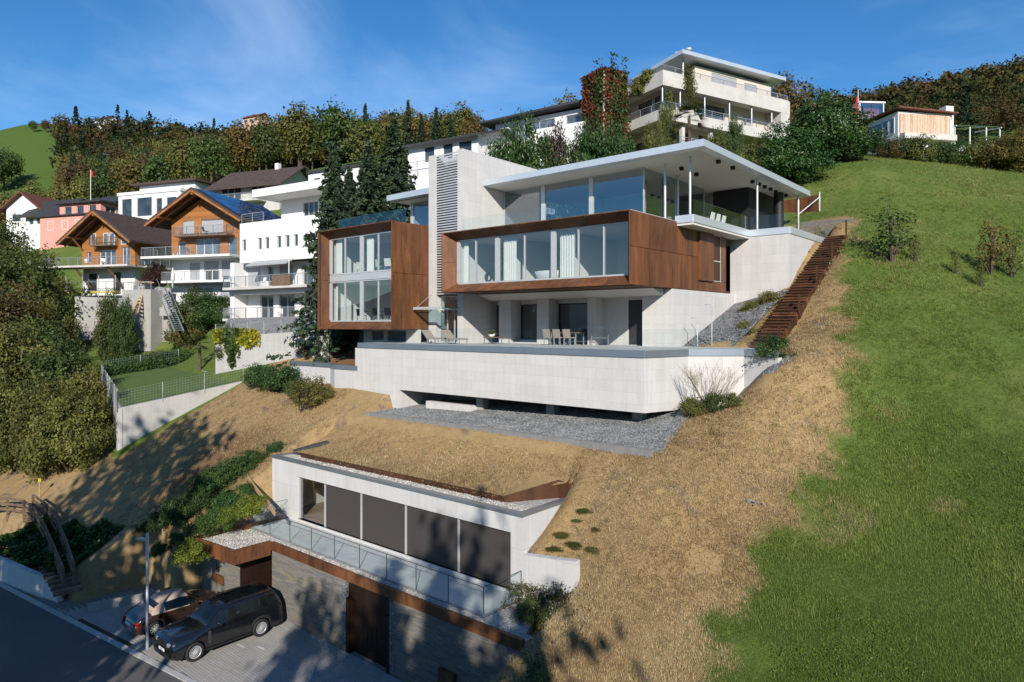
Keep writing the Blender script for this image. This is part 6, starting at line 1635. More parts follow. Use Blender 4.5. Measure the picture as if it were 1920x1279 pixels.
for i in range(4): lp(PG, MB().hexa([(i * 1.65, -.3, 2.5), (i * 1.65 + 1.6, -.3, 2.5), (i * 1.65 + 1.6, 4, 3.3 + .3 * (i % 2)), (i * 1.65, 4, 3.3 + .3 * (i % 2)), (i * 1.65, -.3, 2.54), (i * 1.65 + 1.6, -.3, 2.54), (i * 1.65 + 1.6, 4, 3.34 + .3 * (i % 2)), (i * 1.65, 4, 3.34 + .3 * (i % 2))]), 'glass_panel', 'glass_rail2')
bx_(PG, (-1, 8, -.6, 5, -2.5, -.3), 'terrace_wall', 'ecru')
# flag on the left
FL2 = thing('flagpole', 'tall white flagpole with a red and white flag among the left houses', 'flag', origin_at(170, 118, 34)); lp(FL2, MB().tube([(0, 0, -3), (0, 0, 7.2)], .055, 8), 'pole', 'white'); lp(FL2, MB().hexa([(.08, 0, 6.0), (.8, .1, 5.9), (.8, .14, 5.9), (.08, .04, 6.0), (.08, 0, 7.1), (.8, .1, 6.7), (.8, .14, 6.7), (.08, .04, 7.1)]), 'flag_cloth', 'red')
# ------------------------------------------------------------------ gardens, fences, planting
def height_to(px, d, top_py):
    p = at(px, top_py, d); return p.z - zt(p.x, p.y)
# spruces left of the tower
for i, (px, d, top, key, lab) in enumerate(((626, 53, 276, 'spruce', 'broad dark spruce directly left of the left steel bay'), (690, 57, 268, 'spruce_b', 'middle spruce behind the left roof, between two taller ones'), (738, 60, 220, 'spruce', 'tallest spruce, right next to the concrete tower'), (655, 60, 318, 'spruce_b', 'shortest spruce, half hidden between the others'))):
    s = height_to(px, d, top) / 13.0; plant('spruce_tree', key, 'lf_spruce', on_ground(px, d), s, lab, 'tree', 'spruces beside the villa', None, [.98, 1.1, 1.12, 1.1][i])
# conifers and trees behind the white house
for i, (px, d, top, key, m_, lab) in enumerate(((790, 130, 215, 'far_spruce', 'lf_spruce', 'left dark conifer on the slope behind the tower'), (818, 130, 203, 'far_spruce', 'lf_spruce', 'tallest dark conifer on the slope behind the tower'), (845, 135, 215, 'far_spruce', 'lf_spruce', 'right dark conifer beside the golden tree behind the tower'), (888, 105, 224, 'mid_b', 'lf_ochre', 'golden autumn tree behind the dark-roofed house'), (1476, 88, 150, 'mid_a', 'lf_ochre', 'yellow-green tree at the right end of the apartment block'), (1060, 95, 190, 'mid_b', 'lf_ochre', 'yellowish tree left of the red creeper tower'))):
    h = height_to(px, d, top); hh = 20 if key == 'far_spruce' else (11.6 if key == 'mid_a' else 10.4)
    plant('garden_tree', key, m_, on_ground(px, d), h / hh, lab, 'tree', None, None, 1.15 if key == 'far_spruce' else .8)
# big bushes at the left
lb = [(26, 885, 735, 'olive'), (84, 890, 740, 'olive'), (132, 885, 752, 'olive'), (-36, 870, 680, 'green'), (152, 838, 712, 'olive'), (56, 830, 655, 'olive'), (108, 820, 668, 'green'), (0, 55, 610, 'olive'), (70, 60, 625, 'green'), (120, 63, 670, 'olive'), (15, 68, 560, 'ochre'), (62, 74, 560, 'olive'), (35, 80, 500, 'green'), (-14, 84, 455, 'olive'), (100, 78, 615, 'olive'), (140, 70, 690, 'ochre'), (130, 78, 660, 'green'), (62, 92, 490, 'olive'), (0, 100, 430, 'green'), (92, 98, 540, 'ochre'), (172, 80, 668, 'olive')]
LB = ['olive bush at the far left foot of the thicket', 'olive bush in the middle of the thicket foot', 'olive bush nearest the retaining wall corner', 'green bush cut by the left picture edge', 'small olive bush against the fence corner', 'taller olive bush behind the thicket foot', 'green bush behind the middle of the thicket foot', 'olive tree at the left edge halfway up the thicket', 'green tree in the middle of the thicket', 'olive tree beside the side fence of the lawn', 'ochre tree at the left edge of the thicket', 'olive tree in the upper middle of the thicket', 'green tree high in the thicket below the dark roofs', 'tall olive tree at the upper left edge', 'olive tree left of the chalet scaffold', 'ochre tree by the back corner of the lawn', 'green tree between lawn corner and chalet', 'olive tree just below the pink house', 'green tree at the upper left edge below the red roof', 'ochre tree left of the front chalet deck', 'olive bush at the back fence of the lawn']
where = ['at the lower left edge', 'beside the wire fence']
for i, (px, d, top, c) in enumerate(lb):
    if d > 500:
        q_ = ground(px, d); d = q_.x * FX + q_.y * FY
    h = height_to(px, d, top); k = 'broad_a' if i % 2 else 'broad_b'; m_ = 'lf_' + (c if not (k == 'broad_b' and c == 'ochre') else 'rust')
    hh = 8.2 if k == 'broad_a' else 7.3
    dep = 'in the front row of' if i < 7 else ('in the middle of' if d < 70 else 'at the back of')
    if i < 7:
        k = 'bush_big'; m_ = 'lf_' + c; hh = 6.4
    col = {'lf_olive': 'olive', 'lf_green': 'green', 'lf_ochre': 'ochre', 'lf_rust': 'rusty'}[m_]
    hor = 'farthest left' if px < 0 else ('far left' if px < 25 else ('left of centre' if px < 70 else ('centre' if px < 110 else ('near the fence' if px < 150 else 'closest to the lawn'))))
    g_ = on_ground(px, d)
    plant('leafy_tree', k, m_, (g_[0], g_[1], g_[2] - (0 if i < 7 else h * .18)), h * (1.0 if i < 7 else 1.18) / hh, LB[i], 'tree', 'thicket left of the lawn', None, [.80, .72, .76][i % 3])
for i, (px, d, s, m_, k) in enumerate(((20, 160, .8, 'lf_ochre', 'far_b'), (60, 170, .8, 'lf_olive', 'far_a'), (105, 165, .7, 'lf_ochre', 'far_b'), (150, 160, .7, 'lf_olive', 'far_b'), (195, 165, .8, 'lf_green', 'far_a'), (250, 160, .8, 'lf_ochre', 'far_b'), (300, 150, .75, 'lf_green', 'far_b'), (350, 150, .8, 'lf_olive', 'far_a'), (395, 140, .8, 'lf_green', 'far_b'), (560, 130, .8, 'lf_olive', 'far_a'), (625, 130, .8, 'lf_green', 'far_b'), (690, 110, .6, 'lf_olive', 'far_b'), (450, 150, .8, 'lf_ochre', 'far_a'), (500, 150, .75, 'lf_green', 'far_a'))):
    wh = ['at the left edge above the red roof', 'above the dark dormer house', 'left of the flagpole', 'right beside the flagpole', 'above the charcoal roof', 'right of the charcoal roof', 'above the white flat-roofed house', 'between white flat house and brown roof', 'left of the brown-roofed house', 'right of the brown-roofed house', 'left of the spruces', 'behind the middle spruce', 'behind the brown roof ridge', 'behind the brown-roofed house chimney'][i]
    plant('village_tree', k, m_, on_ground(px, d), s, '%s tree %s' % ({'lf_ochre': 'golden', 'lf_olive': 'olive', 'lf_green': 'green'}[m_], wh), 'tree', 'trees among the village houses', None, .9)
# large dark shrub right of the roof, cypress, crest hedge
for (px, d, top, s, lab) in ((1478, 55, 250, 2.5, 'rounded dark laurel on the left of the big shrub group above the deck'), (1545, 57, 196, 3.0, 'tallest dark evergreen shrub above the upper deck'), (1588, 57, 250, 1.7, 'dark evergreen shrub leaning over the meadow edge')):
    h = height_to(px, d, top); shrub('evergreen_shrub', 'bush_big', 'lf_laurel', on_ground(px, d), h / 6.6, lab, 'shrub', None, s / (3.3 * h / 6.6))
h = height_to(1616, 62, 236); shrub('cypress', 'cypress', 'lf_lime', on_ground(1616, 62), h / 5.4, 'bright green clipped cypress beside the dark shrub', 'shrub', None, 1.0)
for i, (px, d, top, m_, r_) in enumerate(((1645, 62, 248, 'lf_laurel', 1.0), (1668, 60, 262, 'lf_rust', 1.2), (1700, 61, 252, 'lf_green', 1.5), (1728, 60, 258, 'lf_olive', 1.5), (1762, 61, 262, 'lf_green', 1.4), (1790, 60, 268, 'lf_laurel', 1.5), (1825, 60, 262, 'lf_olive', 1.6), (1858, 60, 262, 'lf_green', 1.5), (1880, 58, 255, 'lf_ochre', 1.9), (1915, 57, 252, 'lf_ochre', 2.1))):
    nm = {'lf_laurel': 'dark green', 'lf_rust': 'reddish', 'lf_green': 'green', 'lf_olive': 'olive', 'lf_ochre': 'golden'}[m_]
    h = max(1.6, height_to(px, d, top)); shrub('hedge_shrub', 'shrub_b' if i % 2 else 'shrub', m_, on_ground(px, d), h / 1.65, '%s shrub, %s in the row along the meadow crest' % (nm, ['first from the left', 'second', 'third', 'fourth', 'fifth', 'sixth', 'seventh', 'eighth', 'ninth', 'last at the right'][i]), 'shrub', 'shrubs along the meadow crest', max(.7, r_ / (h / 1.65)) * .9)
# planting in front of the crest houses
for i, (px, d, top, m_, r_, lab) in enumerate(((950, 57, 272, 'lf_laurel', 2.0, 'laurel hedge bush left, behind the tower side wall'), (995, 57, 268, 'lf_laurel', 2.4, 'wide laurel hedge bush behind the roof left of the copper flue'), (1040, 62, 262, 'lf_purple', 1.4, 'purple shrub in front of the long white house'), (1085, 58, 272, 'lf_green', 1.5, 'green shrub below the red creeper tower'), (1118, 57, 262, 'lf_juniper', 2.2, 'dark feathery juniper below the creeper tower'), (1160, 57, 272, 'lf_juniper', 1.7, 'low juniper right of the creeper tower'), (1222, 58, 262, 'lf_olive', 1.1, 'olive climber shrub under the block corner'), (1250, 62, 205, 'lf_olive', .9, 'tall climbing shrub at the corner of the apartment block'), (1340, 58, 262, 'lf_green', 1.3, 'green shrub below the long balcony'), (1378, 60, 235, 'lf_juniper', .8, 'slim bluish conifer below the long balcony'), (1420, 56, 275, 'lf_olive', 1.3, 'olive shrub above the roof edge near the dark shrub'))):
    h = max(1.2, height_to(px, d, top)); shrub('garden_shrub', 'shrub' if i % 2 else 'shrub_b', m_, on_ground(px, d), h / 1.6, lab, 'shrub', None, r_ / (h / 1.6))
# hanging plants on the balconies
for (px, py, d, hh, lab) in ((1292, 132, 67.5, 3.2, 'plants trailing over the upper parapet of the apartment block'), (1195, 150, 68.5, 1.6, 'plants trailing from the left end of the upper terrace'), (1215, 135, 68, 1.2, 'rounded green bush in the terrace planter')):
    p = at(px, py, d); t = thing('trailing_plant', lab, 'plant', (p.x, p.y, p.z - hh)); me, C = crown_mesh('foliage', int(px), (.55, .55, hh * .55), 60, 40, .2, .08, 'lf_olive', .2, .3, hh * .5); put(bpy.data.objects.new('foliage', me), t)
# palm in front of the block
def palm(loc, h, label, n=26, fr=1.5):
    t = thing('palm_tree', label, 'tree', loc); lp(t, MB().tube([(0, 0, -.5), (.05, 0, h * .5), (0, 0, h)], [.2, .16, .14], 8), 'trunk', 'bark')
    rg = random.Random(int(h * 100)); V = []; F = []; T = []
    for k in range(n):
        az = rg.uniform(0, 6.28); el = rg.uniform(-.6, 1.2); d_ = Vector((math.cos(az) * math.cos(el), math.sin(az) * math.cos(el), math.sin(el))); sd = d_.cross(Vector((0, 0, 1))).normalized(); up = sd.cross(d_)
        c = Vector((0, 0, h)) + d_ * fr * .45
        for j in range(13):
            a = (j - 6) / 6 * 1.25; tip = c + (d_ * math.cos(a) + sd * math.sin(a)) * fr * .6 + Vector((0, 0, -.12 * fr)); pr = (sd * math.cos(a) - d_ * math.sin(a)) * .035
            n0 = len(V); V += [tuple(c - pr), tuple(c + pr), tuple(tip)]; F.append((n0, n0 + 1, n0 + 2)); T += [rg.random()] * 3
        n0 = len(V); e = Vector((0, 0, h)); V += [tuple(e - sd * .02), tuple(e + sd * .02), tuple(c)]; F.append((n0, n0 + 1, n0 + 2)); T += [.3] * 3
    me = fast_mesh('fronds', V, F); add_attr(me, 'tone', T); me.materials.append(M['lf_green']); put(bpy.data.objects.new('fronds', me), t)
p = on_ground(1292, 60); palm(p, height_to(1292, 60, 222), 'fan palm in front of the apartment block', 34, 2.0)
p = at(374, 640, 62); palm((p.x, p.y, zt(p.x, p.y)), 2.4, 'small palm beside the garden path', 20, 1.4)
# junipers on the bank left of the pavilion
jl = [(476, 872, 20), (446, 892, 26), (415, 912, 28), (388, 932, 28), (372, 958, 26), (330, 980, 30), (300, 985, 18), (430, 958, 26), (408, 992, 24), (378, 1005, 24), (332, 1025, 16), (461, 926, 14), (517, 848, 14), (300, 1040, 16), (355, 1045, 20), (276, 1000, 16)]
for i, (px, py, r_) in enumerate(jl):
    p = gp_(px, py); d = p[0] * FX + p[1] * FY; s = r_ / 1260 * d * 1.05
    shrub('juniper', 'juniper', 'lf_juniper', p, s, ['juniper nearest the roof edge corner', 'juniper second below the roof corner', 'wide juniper in the upper bank row', 'juniper in the middle of the bank row', 'juniper left of the middle bank row', 'large juniper at the shaded left of the bank', 'small juniper at the far left of the bank', 'juniper just left of the gravel strip', 'juniper beside the yellow perennials', 'juniper in the shaded lower row', 'small juniper low in the tree shadow', 'small lone juniper by the timber edging', 'small round juniper on the straw slope above the pavilion', 'small juniper in deep shade at the foot of the bank', 'juniper above the free-standing slate wall', 'small juniper leftmost on the bank'][i], 'shrub', 'junipers on the bank', 1.0, 1.15)
for i, (px, py, r_, m_, lab) in enumerate(((470, 972, 20, 'lf_lime', 'yellow-green perennials beside the glass railing'), (425, 985, 18, 'lf_lime', 'lime perennials between the junipers'), (352, 1065, 22, 'lf_lime', 'yellow-green shrub left of the canopy'), (1040, 1112, 34, 'lf_white', 'white-flowering shrub against the wing wall'), (985, 1140, 26, 'lf_white', 'white and red flowering shrub at the deck corner'), (1012, 1150, 26, 'lf_green', 'green shrub between the flowering shrubs'), (1000, 1205, 34, 'lf_laurel', 'dark laurel at the end of the slate garage wall'), (955, 1258, 38, 'lf_laurel', 'dark laurel below the steel meter box'), (890, 1275, 30, 'lf_laurel', 'dark laurel at the bottom edge in front of the slate'), (1298, 782, 20, 'lf_olive', 'round shrub at the corner of the gravel bed'), (1336, 775, 18, 'lf_green', 'round shrub under the bare twiggy bush'), (1371, 765, 15, 'lf_olive', 'small shrub right of the bare twiggy bush'), (1446, 682, 24, 'lf_laurel', 'bushy shrub at the foot of the rusty steps'), (1441, 578, 17, 'lf_olive', 'upper shrub beside the rusty steps'), (1408, 598, 16, 'lf_olive', 'middle shrub beside the rusty steps'), (1396, 630, 15, 'lf_olive', 'lower shrub beside the rusty steps'))):
    p = gp_(px, py); d = p[0] * FX + p[1] * FY
    if 'slate' in lab or 'meter' in lab: q_ = at_y(px, py, 16.6); p = (q_.x, q_.y, 0.0 if px < 980 else 2.2); d = p[0] * FX + p[1] * FY
    if 'deck corner' in lab: p = (-15.9, 19.6, 3.2); d = 25
    if 'wing wall' in lab: p = (-14.6, 19.6, 3.3); d = 25
    if 'between the flow' in lab: p = (-15.1, 18.9, 3.2); d = 25
    shrub('flower_shrub' if 'flower' in lab else 'low_shrub', 'shrub' if i % 2 else 'shrub_b', m_, p, r_ / 1260 * d * 1.25, lab)
for i, (px, py, r_) in enumerate(((1082, 985, 12), (1098, 962, 14), (1053, 1005, 14), (1080, 1030, 12), (1120, 995, 12), (1040, 1035, 14), (1115, 1033, 12), (520, 735, 12))):
    p = gp_(px, py); shrub('grass_tussock', 'shrub', 'lf_green' if i % 2 else 'lf_olive', p, r_ / 1260 * 28 * (.8 + .15 * (i % 4)), 'flat dark tussock on the straw slope right of the pavilion' if i < 7 else 'flat tussock on the straw slope near the lawn wall', 'tussock', 'tussocks on the straw slope', 1.1, .28)
# shrubs below the left terrace wall
for i, (px, py, r_, m_, lab) in enumerate(((482, 728, 20, 'lf_laurel', 'leftmost evergreen bush below the low garden wall'), (508, 733, 24, 'lf_laurel', 'second evergreen bush below the low garden wall'), (536, 738, 24, 'lf_laurel', 'third evergreen bush below the low garden wall'), (560, 748, 18, 'lf_green', 'greener bush right of the evergreens below the garden wall'), (582, 765, 26, 'lf_olive', 'olive half-bare bush below the garden wall'), (610, 752, 14, 'lf_olive', 'small half-bare bush by the stepped wall foot'), (572, 672, 12, 'lf_purple', 'reddish perennial left in the bed under the left bay'), (592, 668, 12, 'lf_rust', 'rusty perennial in the bed under the left bay'), (612, 660, 12, 'lf_green', 'green perennial in the bed under the left bay'), (632, 665, 12, 'lf_green', 'small green plant at the foot of the bay wall'), (600, 640, 10, 'lf_olive', 'small olive plant high on the bed'))):
    p = gp_(px, py); d = p[0] * FX + p[1] * FY; shrub('low_shrub', 'shrub' if i % 2 else 'shrub_b', m_, p, r_ / 1260 * d * 1.3, lab)
# bare twiggy bush
def twigs(loc, h, label, n=16, mat='bark_pale', seed=3):
    t = thing('bare_bush', label, 'shrub', loc); rg = random.Random(seed); mb = MB()
    def br(p, d_, L, r, k):
        q_ = p + d_ * L; mb.tube([p, p.lerp(q_, .5) + Vector((rg.uniform(-.03, .03), rg.uniform(-.03, .03), .02)), q_], [r, r * .8, r * .5], 4, False)
        if k:
            for _ in range(3): br(p.lerp(q_, rg.uniform(.45, 1)), (d_ + Vector((rg.uniform(-.6, .6), rg.uniform(-.6, .6), rg.uniform(-.1, .5)))).normalized(), L * rg.uniform(.45, .7), r * .55, k - 1)
    for i in range(n):
        a = 6.28 * i / n + rg.uniform(-.2, .2); br(Vector((0, 0, -.1)), Vector((math.cos(a) * .65, math.sin(a) * .65, 1)).normalized(), h * .55, .018, 3)
    me = bpy.data.meshes.new('twigs'); me.from_pydata([tuple(p) for p in mb.v], [], mb.f); me.materials.append(M[mat]); me.update()
    put(bpy.data.objects.new('twigs', me), t)
twigs(gp_(1332, 772), 2.5, 'bare twiggy bush against the pale terrace wall')
twigs(gp_(582, 770), 1.9, 'bare grey bush at the stepped foot of the garden wall', 9, 'bark', 5)
# young trees on the meadow
for i, (px, py, d_top, s, m_) in enumerate(((1672, 492, 380, 1.0, 'lf_green'), (1716, 492, 440, .8, 'lf_olive'), (1858, 515, 405, 1.1, 'lf_ochre'), (1897, 520, 425, 1.0, 'lf_olive'), (1792, 515, 470, .6, 'lf_olive'), (1838, 540, 490, .5, 'lf_olive'))):
    p = gp_(px, py); d = p[0] * FX + p[1] * FY; h = (py - d_top) / 1260 * d
    shrub('young_tree', 'sapling', m_, p, h / 2.7, ['fullest green young tree on the meadow, nearest the steps', 'thin young tree right behind the fullest one', 'tallest golden young tree near the right edge', 'rightmost thin young tree on the meadow', 'small sapling between the young trees', 'tiny sapling below the golden young tree'][i], 'tree', 'young trees on the meadow', 1.15 if i == 0 else .7)
# ------------------------------------------------------------------ neighbour's lawn with retaining wall and wire fence
A = at_z(220, 768, 8.0); B = at_z(456, 716, 9.45); C = at_z(446, 690, 9.7); D = at_z(335, 684, 9.9); E = at_z(188, 708, 8.9)
LW = thing('lawn_terrace', 'raised neighbouring lawn held by a pale concrete retaining wall', 'terrace', (A.x, A.y, 0))
def lawn_sheet(poly, name, mat, par, dz=0):
    q = MB(); q.add([(p.x, p.y, p.z + dz) for p in poly], [tuple(range(len(poly)))]); return q.build(name, mat, par, world=True)
M['lawn'] = None
def lawn_mat():
    m, n, l, b = new_mat('mown_lawn'); p = posnode(n, l)
    c = mixc(n, l, .5, ramp(n, l, noise(n, l, p, 1.1, 5, .6), [(.3, (.045, .085, .012)), (.7, (.085, .14, .022))]), ramp(n, l, noise(n, l, p, 26, 3, .7), [(.3, (.03, .062, .01)), (.7, (.11, .165, .028))]))
    l.new(c, b.inputs['Base Color']); setin(b, Roughness=.9); bump(n, l, b, noise(n, l, p, 30, 3), .6, .04); return m
M['lawn'] = lawn_mat()
lawn_sheet([A, B, C, D, E], 'lawn', M['lawn'], LW)
def retain(a, b, z0a, z0b, th, par, name='retaining_wall', mat='concrete_old', lift=.06):
    s = Vector((b.x - a.x, b.y - a.y)).normalized(); nr = Vector((-s.y, s.x)) * th
    MB().hexa([(a.x, a.y, z0a), (b.x, b.y, z0b), (b.x + nr.x, b.y + nr.y, z0b), (a.x + nr.x, a.y + nr.y, z0a), (a.x, a.y, a.z + lift), (b.x, b.y, b.z + lift), (b.x + nr.x, b.y + nr.y, b.z + lift), (a.x + nr.x, a.y + nr.y, a.z + lift)]).build(name, M[mat], par, world=True)
M['pale_wall'] = concrete('pale_retaining_concrete', (.42, .405, .38), True, .35, 1.6)
retain(A, B, 3.5, 8.6, .3, LW, mat='pale_wall'); retain(E, A, 4.0, 3.5, .3, LW, mat='pale_wall')
def wire_fence(name, label, pts, h, post=2.6, z_off=0):
    t = thing(name, label, 'fence', pts[0]); wires = MB()
    for a, b in zip(pts[:-1], pts[1:]):
        n = max(1, round((b - a).length / post))
        for i in range(n + 1):
            p = a.lerp(b, i / n); MB().tube([(p.x, p.y, p.z - .2), (p.x, p.y, p.z + h)], .035, 6).build('post', M['steel'], t, world=True)
        for k in range(7): wires.bar((a.x, a.y, a.z + .1 + (h - .15) * k / 6), (b.x, b.y, b.z + .1 + (h - .15) * k / 6), .008, .008)
        m = int((b - a).length / .2)
        for i in range(m):
            p = a.lerp(b, (i + .5) / m); wires.box(p.x - .004, p.x + .004, p.y - .004, p.y + .004, p.z + .1, p.z + h - .05)
    o = wires.build('wire_mesh', M['steel'], t, world=True); o['kind'] = 'stuff'
wire_fence('wire_fence', 'wire mesh fence on the front wall of the lawn', [A, B], 1.3); wire_fence('wire_fence', 'wire mesh fence between the lawn and the left thicket', [E, A], 1.5); wire_fence('wire_fence', 'wire mesh fence along the back of the lawn', [D, E], 1.6, 4)
# shade hedge behind the lawn
for i in range(9):
    p = D.lerp(E, (i + .3) / 9); shrub('hedge_bush', 'shrub', 'lf_juniper', (p.x - .8, p.y + .9, p.z - .3), 1.5, 'dark hedge bush behind the wire fence at the back of the lawn', 'shrub', 'hedge behind the lawn', 1.0, .9)
# path on the lawn, hot tub, gravel slope and wall below the apartment house
q1 = at_z(350, 681, 9.9); q2 = at_z(395, 698, 9.75); q3 = at_z(456, 700, 9.65)
pt = MB()
for a, b in ((q1, q2), (q2, q3)): pt.bar((a.x, a.y, a.z + .03), (b.x, b.y, b.z + .03), .9, .04)
pt.build('stone_path', plain('pale_path', (.36, .33, .29), .9, 0, .15, 4)); struct(bpy.data.objects['stone_path'])
p = at(466, 695, 58); HT = thing('hot_tub', 'round beige slatted hot tub at the end of the lawn', 'hot tub', (p.x, p.y, p.z - .45)); lp(HT, MB().lathe((0, 0, 0), [(1.1, 0), (1.15, .9), (1.15, .98), (.95, 1.0)], 26), 'tub', 'hot_tub'); lp(HT, MB().lathe((0, 0, 0), [(1.2, .92), (1.2, 1.02), (0, 1.08)], 26), 'cover', 'fabric')
W0 = at(404, 690, 58); W1 = at(560, 690, 54); W2 = at(612, 640, 52)
RW = thing('garden_wall', 'pale concrete garden wall with yellow creeper below the apartment house', 'wall', (W0.x, W0.y, 0))
def vwall(a, b, z0, z1a, z1b, mat, par, name='wall', th=.25):
    a_ = Vector((a.x, a.y, z1a)); b_ = Vector((b.x, b.y, z1b)); retain(a_, b_, z0, z0, th, par, name, mat, 0)
vwall(W0, W1, 8.0, at(404, 632, 58).z, at(560, 622, 54).z, 'pale_wall', RW); vwall(W1, W2, 8.0, at(560, 622, 54).z, at(612, 617, 52).z, 'pale_wall', RW)
qa, qb, qc, qd = at(408, 632, 58.3), at(600, 622, 53.5), at(600, 592, 58), at(428, 597, 65)
sheet('gravel_slope', [qa, qb, qc, qd], 'gravel', n=12, amp=.08)
u_ = np.array(W1) - np.array(W0); u_[2] = 0
creeper(RW, 'yellow_creeper', 'lf_yellow', [((0, 0, at(404, 640, 58).z) + np.array([.0, 0, 0]), u_ * .12, (0, 0, .9), 700), (np.array((0, 0, at(404, 646, 58).z)) + u_ * .30, u_ * .24, (0, 0, 1.2), 1200)], True)
creeper(RW, 'green_creeper', 'lf_green', [(np.array((0, 0, at(404, 640, 58).z)) + u_ * .1, u_ * .24, (0, 0, .95), 1500), (np.array((0, 0, at(404, 664, 58).z)) + u_ * .14, u_ * .16, (0, 0, 1.2), 800), (np.array((0, 0, at(404, 685, 58).z)) + u_ * .19, u_ * .07, (0, 0, 1.0), 300)], True)
wire_fence('wire_fence', 'wire mesh fence on top of the creeper-covered garden wall', [at(404, 632, 58.1), at(560, 622, 54.1)], 1.1, 2.0)
# white balcony of plants / metal outdoor stair below the chalet
MS = thing('outdoor_stair', 'grey metal outdoor stair descending to the lower lawn below the chalet', 'stairs', at(300, 540, 76))
s0_, s1_ = at(302, 540, 76), at(336, 622, 71)
dv = s1_ - s0_
sd_ = Vector((dv.y, -dv.x, 0)).normalized() * .45
for sg in (-1, 1):
    MB().bar(s0_ + sd_ * sg, s1_ + sd_ * sg, .06, .25).build('stringer', M['steel'], MS, world=True); MB().bar(s0_ + sd_ * sg + Vector((0, 0, 1)), s1_ + sd_ * sg + Vector((0, 0, 1)), .04, .04).build('handrail', M['steel'], MS, world=True)
for k in range(22):
    p = s0_.lerp(s1_, (k + .5) / 22); MB().obox(p + Vector((0, 0, .05)), .9, .3, .05, math.atan2(sd_.y, sd_.x)).build('tread', M['steel'], MS, world=True)
# chalet garden wall and platforms
g0, g1, g2 = at(140, 600, 80), at(250, 600, 79), at(318, 590, 77)
GW = thing('garden_wall', 'weathered concrete garden wall under the chalet with its scaffold', 'wall', g0)
vwall(g0, g1, 8, at(140, 556, 80).z, at(250, 560, 79).z, 'concrete_old', GW); vwall(g1, g2, 8, at(250, 535, 79).z, at(318, 540, 77).z, 'concrete_old', GW)
WS = thing('wooden_stair', 'narrow wooden stair leaning against the chalet garden wall', 'stairs', at(265, 545, 77))
a_, b_ = at(268, 540, 77), at(255, 588, 75)
for sg in (-.5, .5): MB().bar(a_ + Vector((sg, 0, 0)), b_ + Vector((sg, 0, 0)), .1, .2).build('stringer', M['timber_lt'], WS, world=True)
for k in range(9): MB().obox(a_.lerp(b_, (k + .5) / 9), 1.0, .25, .06).build('tread', M['timber_lt'], WS, world=True)
MB().obox(at(273, 530, 77), 1.6, 1.2, .15).build('landing', M['timber_lt'], WS, world=True)
for k, (px, py, d, lab) in enumerate(((272, 630, 70, 'white bowl planter on the lower lawn'), (290, 588, 74, 'white planter left of the outdoor stair'), (304, 590, 74, 'white planter closest to the outdoor stair'))):
    p = at(px, py, d); PT = thing('planter', lab, 'planter', (p.x, p.y, zt(p.x, p.y) - .1) if k else gp_(272, 632)); lp(PT, MB().lathe((0, 0, 0), [(.45, 0), (.85, .75), (.85, .8), (.75, .8), (.72, .7)], 20), 'bowl', 'pot'); me, _ = crown_mesh('foliage', 60 + k, (.6, .6, .35), 20, 30, .14, .06, 'lf_green', .2, .2, .95); put(bpy.data.objects.new('foliage', me), PT)
for i, (px, d, top, m_, r_, lab) in enumerate(((368, 76, 552, 'lf_green', 2.0, 'rounded green bush left of the white apartment house'), (402, 75, 556, 'lf_laurel', 1.9, 'dark bush touching the white apartment house'), (350, 75, 585, 'lf_olive', 1.4, 'olive bush beside the outdoor stair'), (205, 74, 560, 'lf_green', 1.2, 'green shrub at the chalet garden wall'), (232, 74, 575, 'lf_green', 1.1, 'shrub in front of the chalet lower windows'), (432, 59, 618, 'lf_green', 1.0, 'shrub at the top of the creeper wall'))):
    p = at(px, top, d); z = zt(p.x, p.y); h = max(1.5, p.z - z); shrub('garden_shrub', 'shrub' if i % 2 else 'shrub_b', m_, (p.x, p.y, z), h / 1.65, lab, 'shrub', None, r_ / (h / 1.65) * 1.1)
_m = Matrix.Translation(CB.location) @ Matrix.Rotation(CB.rotation_euler[2], 4, 'Z') @ Vector((-11.4, -.6, 18.0))
shrub('garden_shrub', 'shrub_b', 'lf_purple', _m, 1.7, 'dark purple-leaved shrub on the terrace between the two chalets', 'shrub', None, .75, 1.1)
# ------------------------------------------------------------------ road wall, ivy bank, timber fence at lower left
r0, r1 = at_z(-60, 1068, 0.0), at_z(108, 1130, 0.0)
RWl = thing('road_wall', 'low pale concrete wall along the road at the lower left', 'wall', r0)
n_ = 8
for k in range(n_):
    a = r0.lerp(r1, k / n_); b = r0.lerp(r1, (k + 1) / n_ - .002); h0 = 1.35 - .4 * k / n_; h1 = 1.35 - .4 * (k + 1) / n_
    retain(Vector((a.x, a.y, h0)), Vector((b.x, b.y, h1)), -.1, -.1, .28, RWl, 'wall_block', 'concrete', 0)
def ivy_bank():
    rg = np.random.default_rng(31); n = 9000
    u = rg.random(n); v = rg.random(n); a = np.array((r0.x, r0.y)); b = np.array((r1.x, r1.y)); d_ = (b - a); nr = np.array((-d_[1], d_[0])) / np.linalg.norm(d_)
    XY = a + u[:, None] * d_ * .97 + nr * (.35 + v[:, None] * 3.2)
    Z = np.maximum(ZT(XY[:, 0], XY[:, 1]), 1.1) + rg.random(n) * .35 + .05 + .25 * np.sin(XY[:, 0] * 2.2)
    V, F = leaf_quads(np.column_stack([XY, Z]), .11, rg, .5, .8)
    me = fast_mesh('ivy_bank', V, F); add_attr(me, 'tone', np.repeat(rg.random(n), 4)); me.materials.append(M['lf_laurel'])
    tag(put(bpy.data.objects.new('ivy_bank', me)), 'dense ivy covering the bank above the road wall', 'ivy', kind='stuff')
ivy_bank()
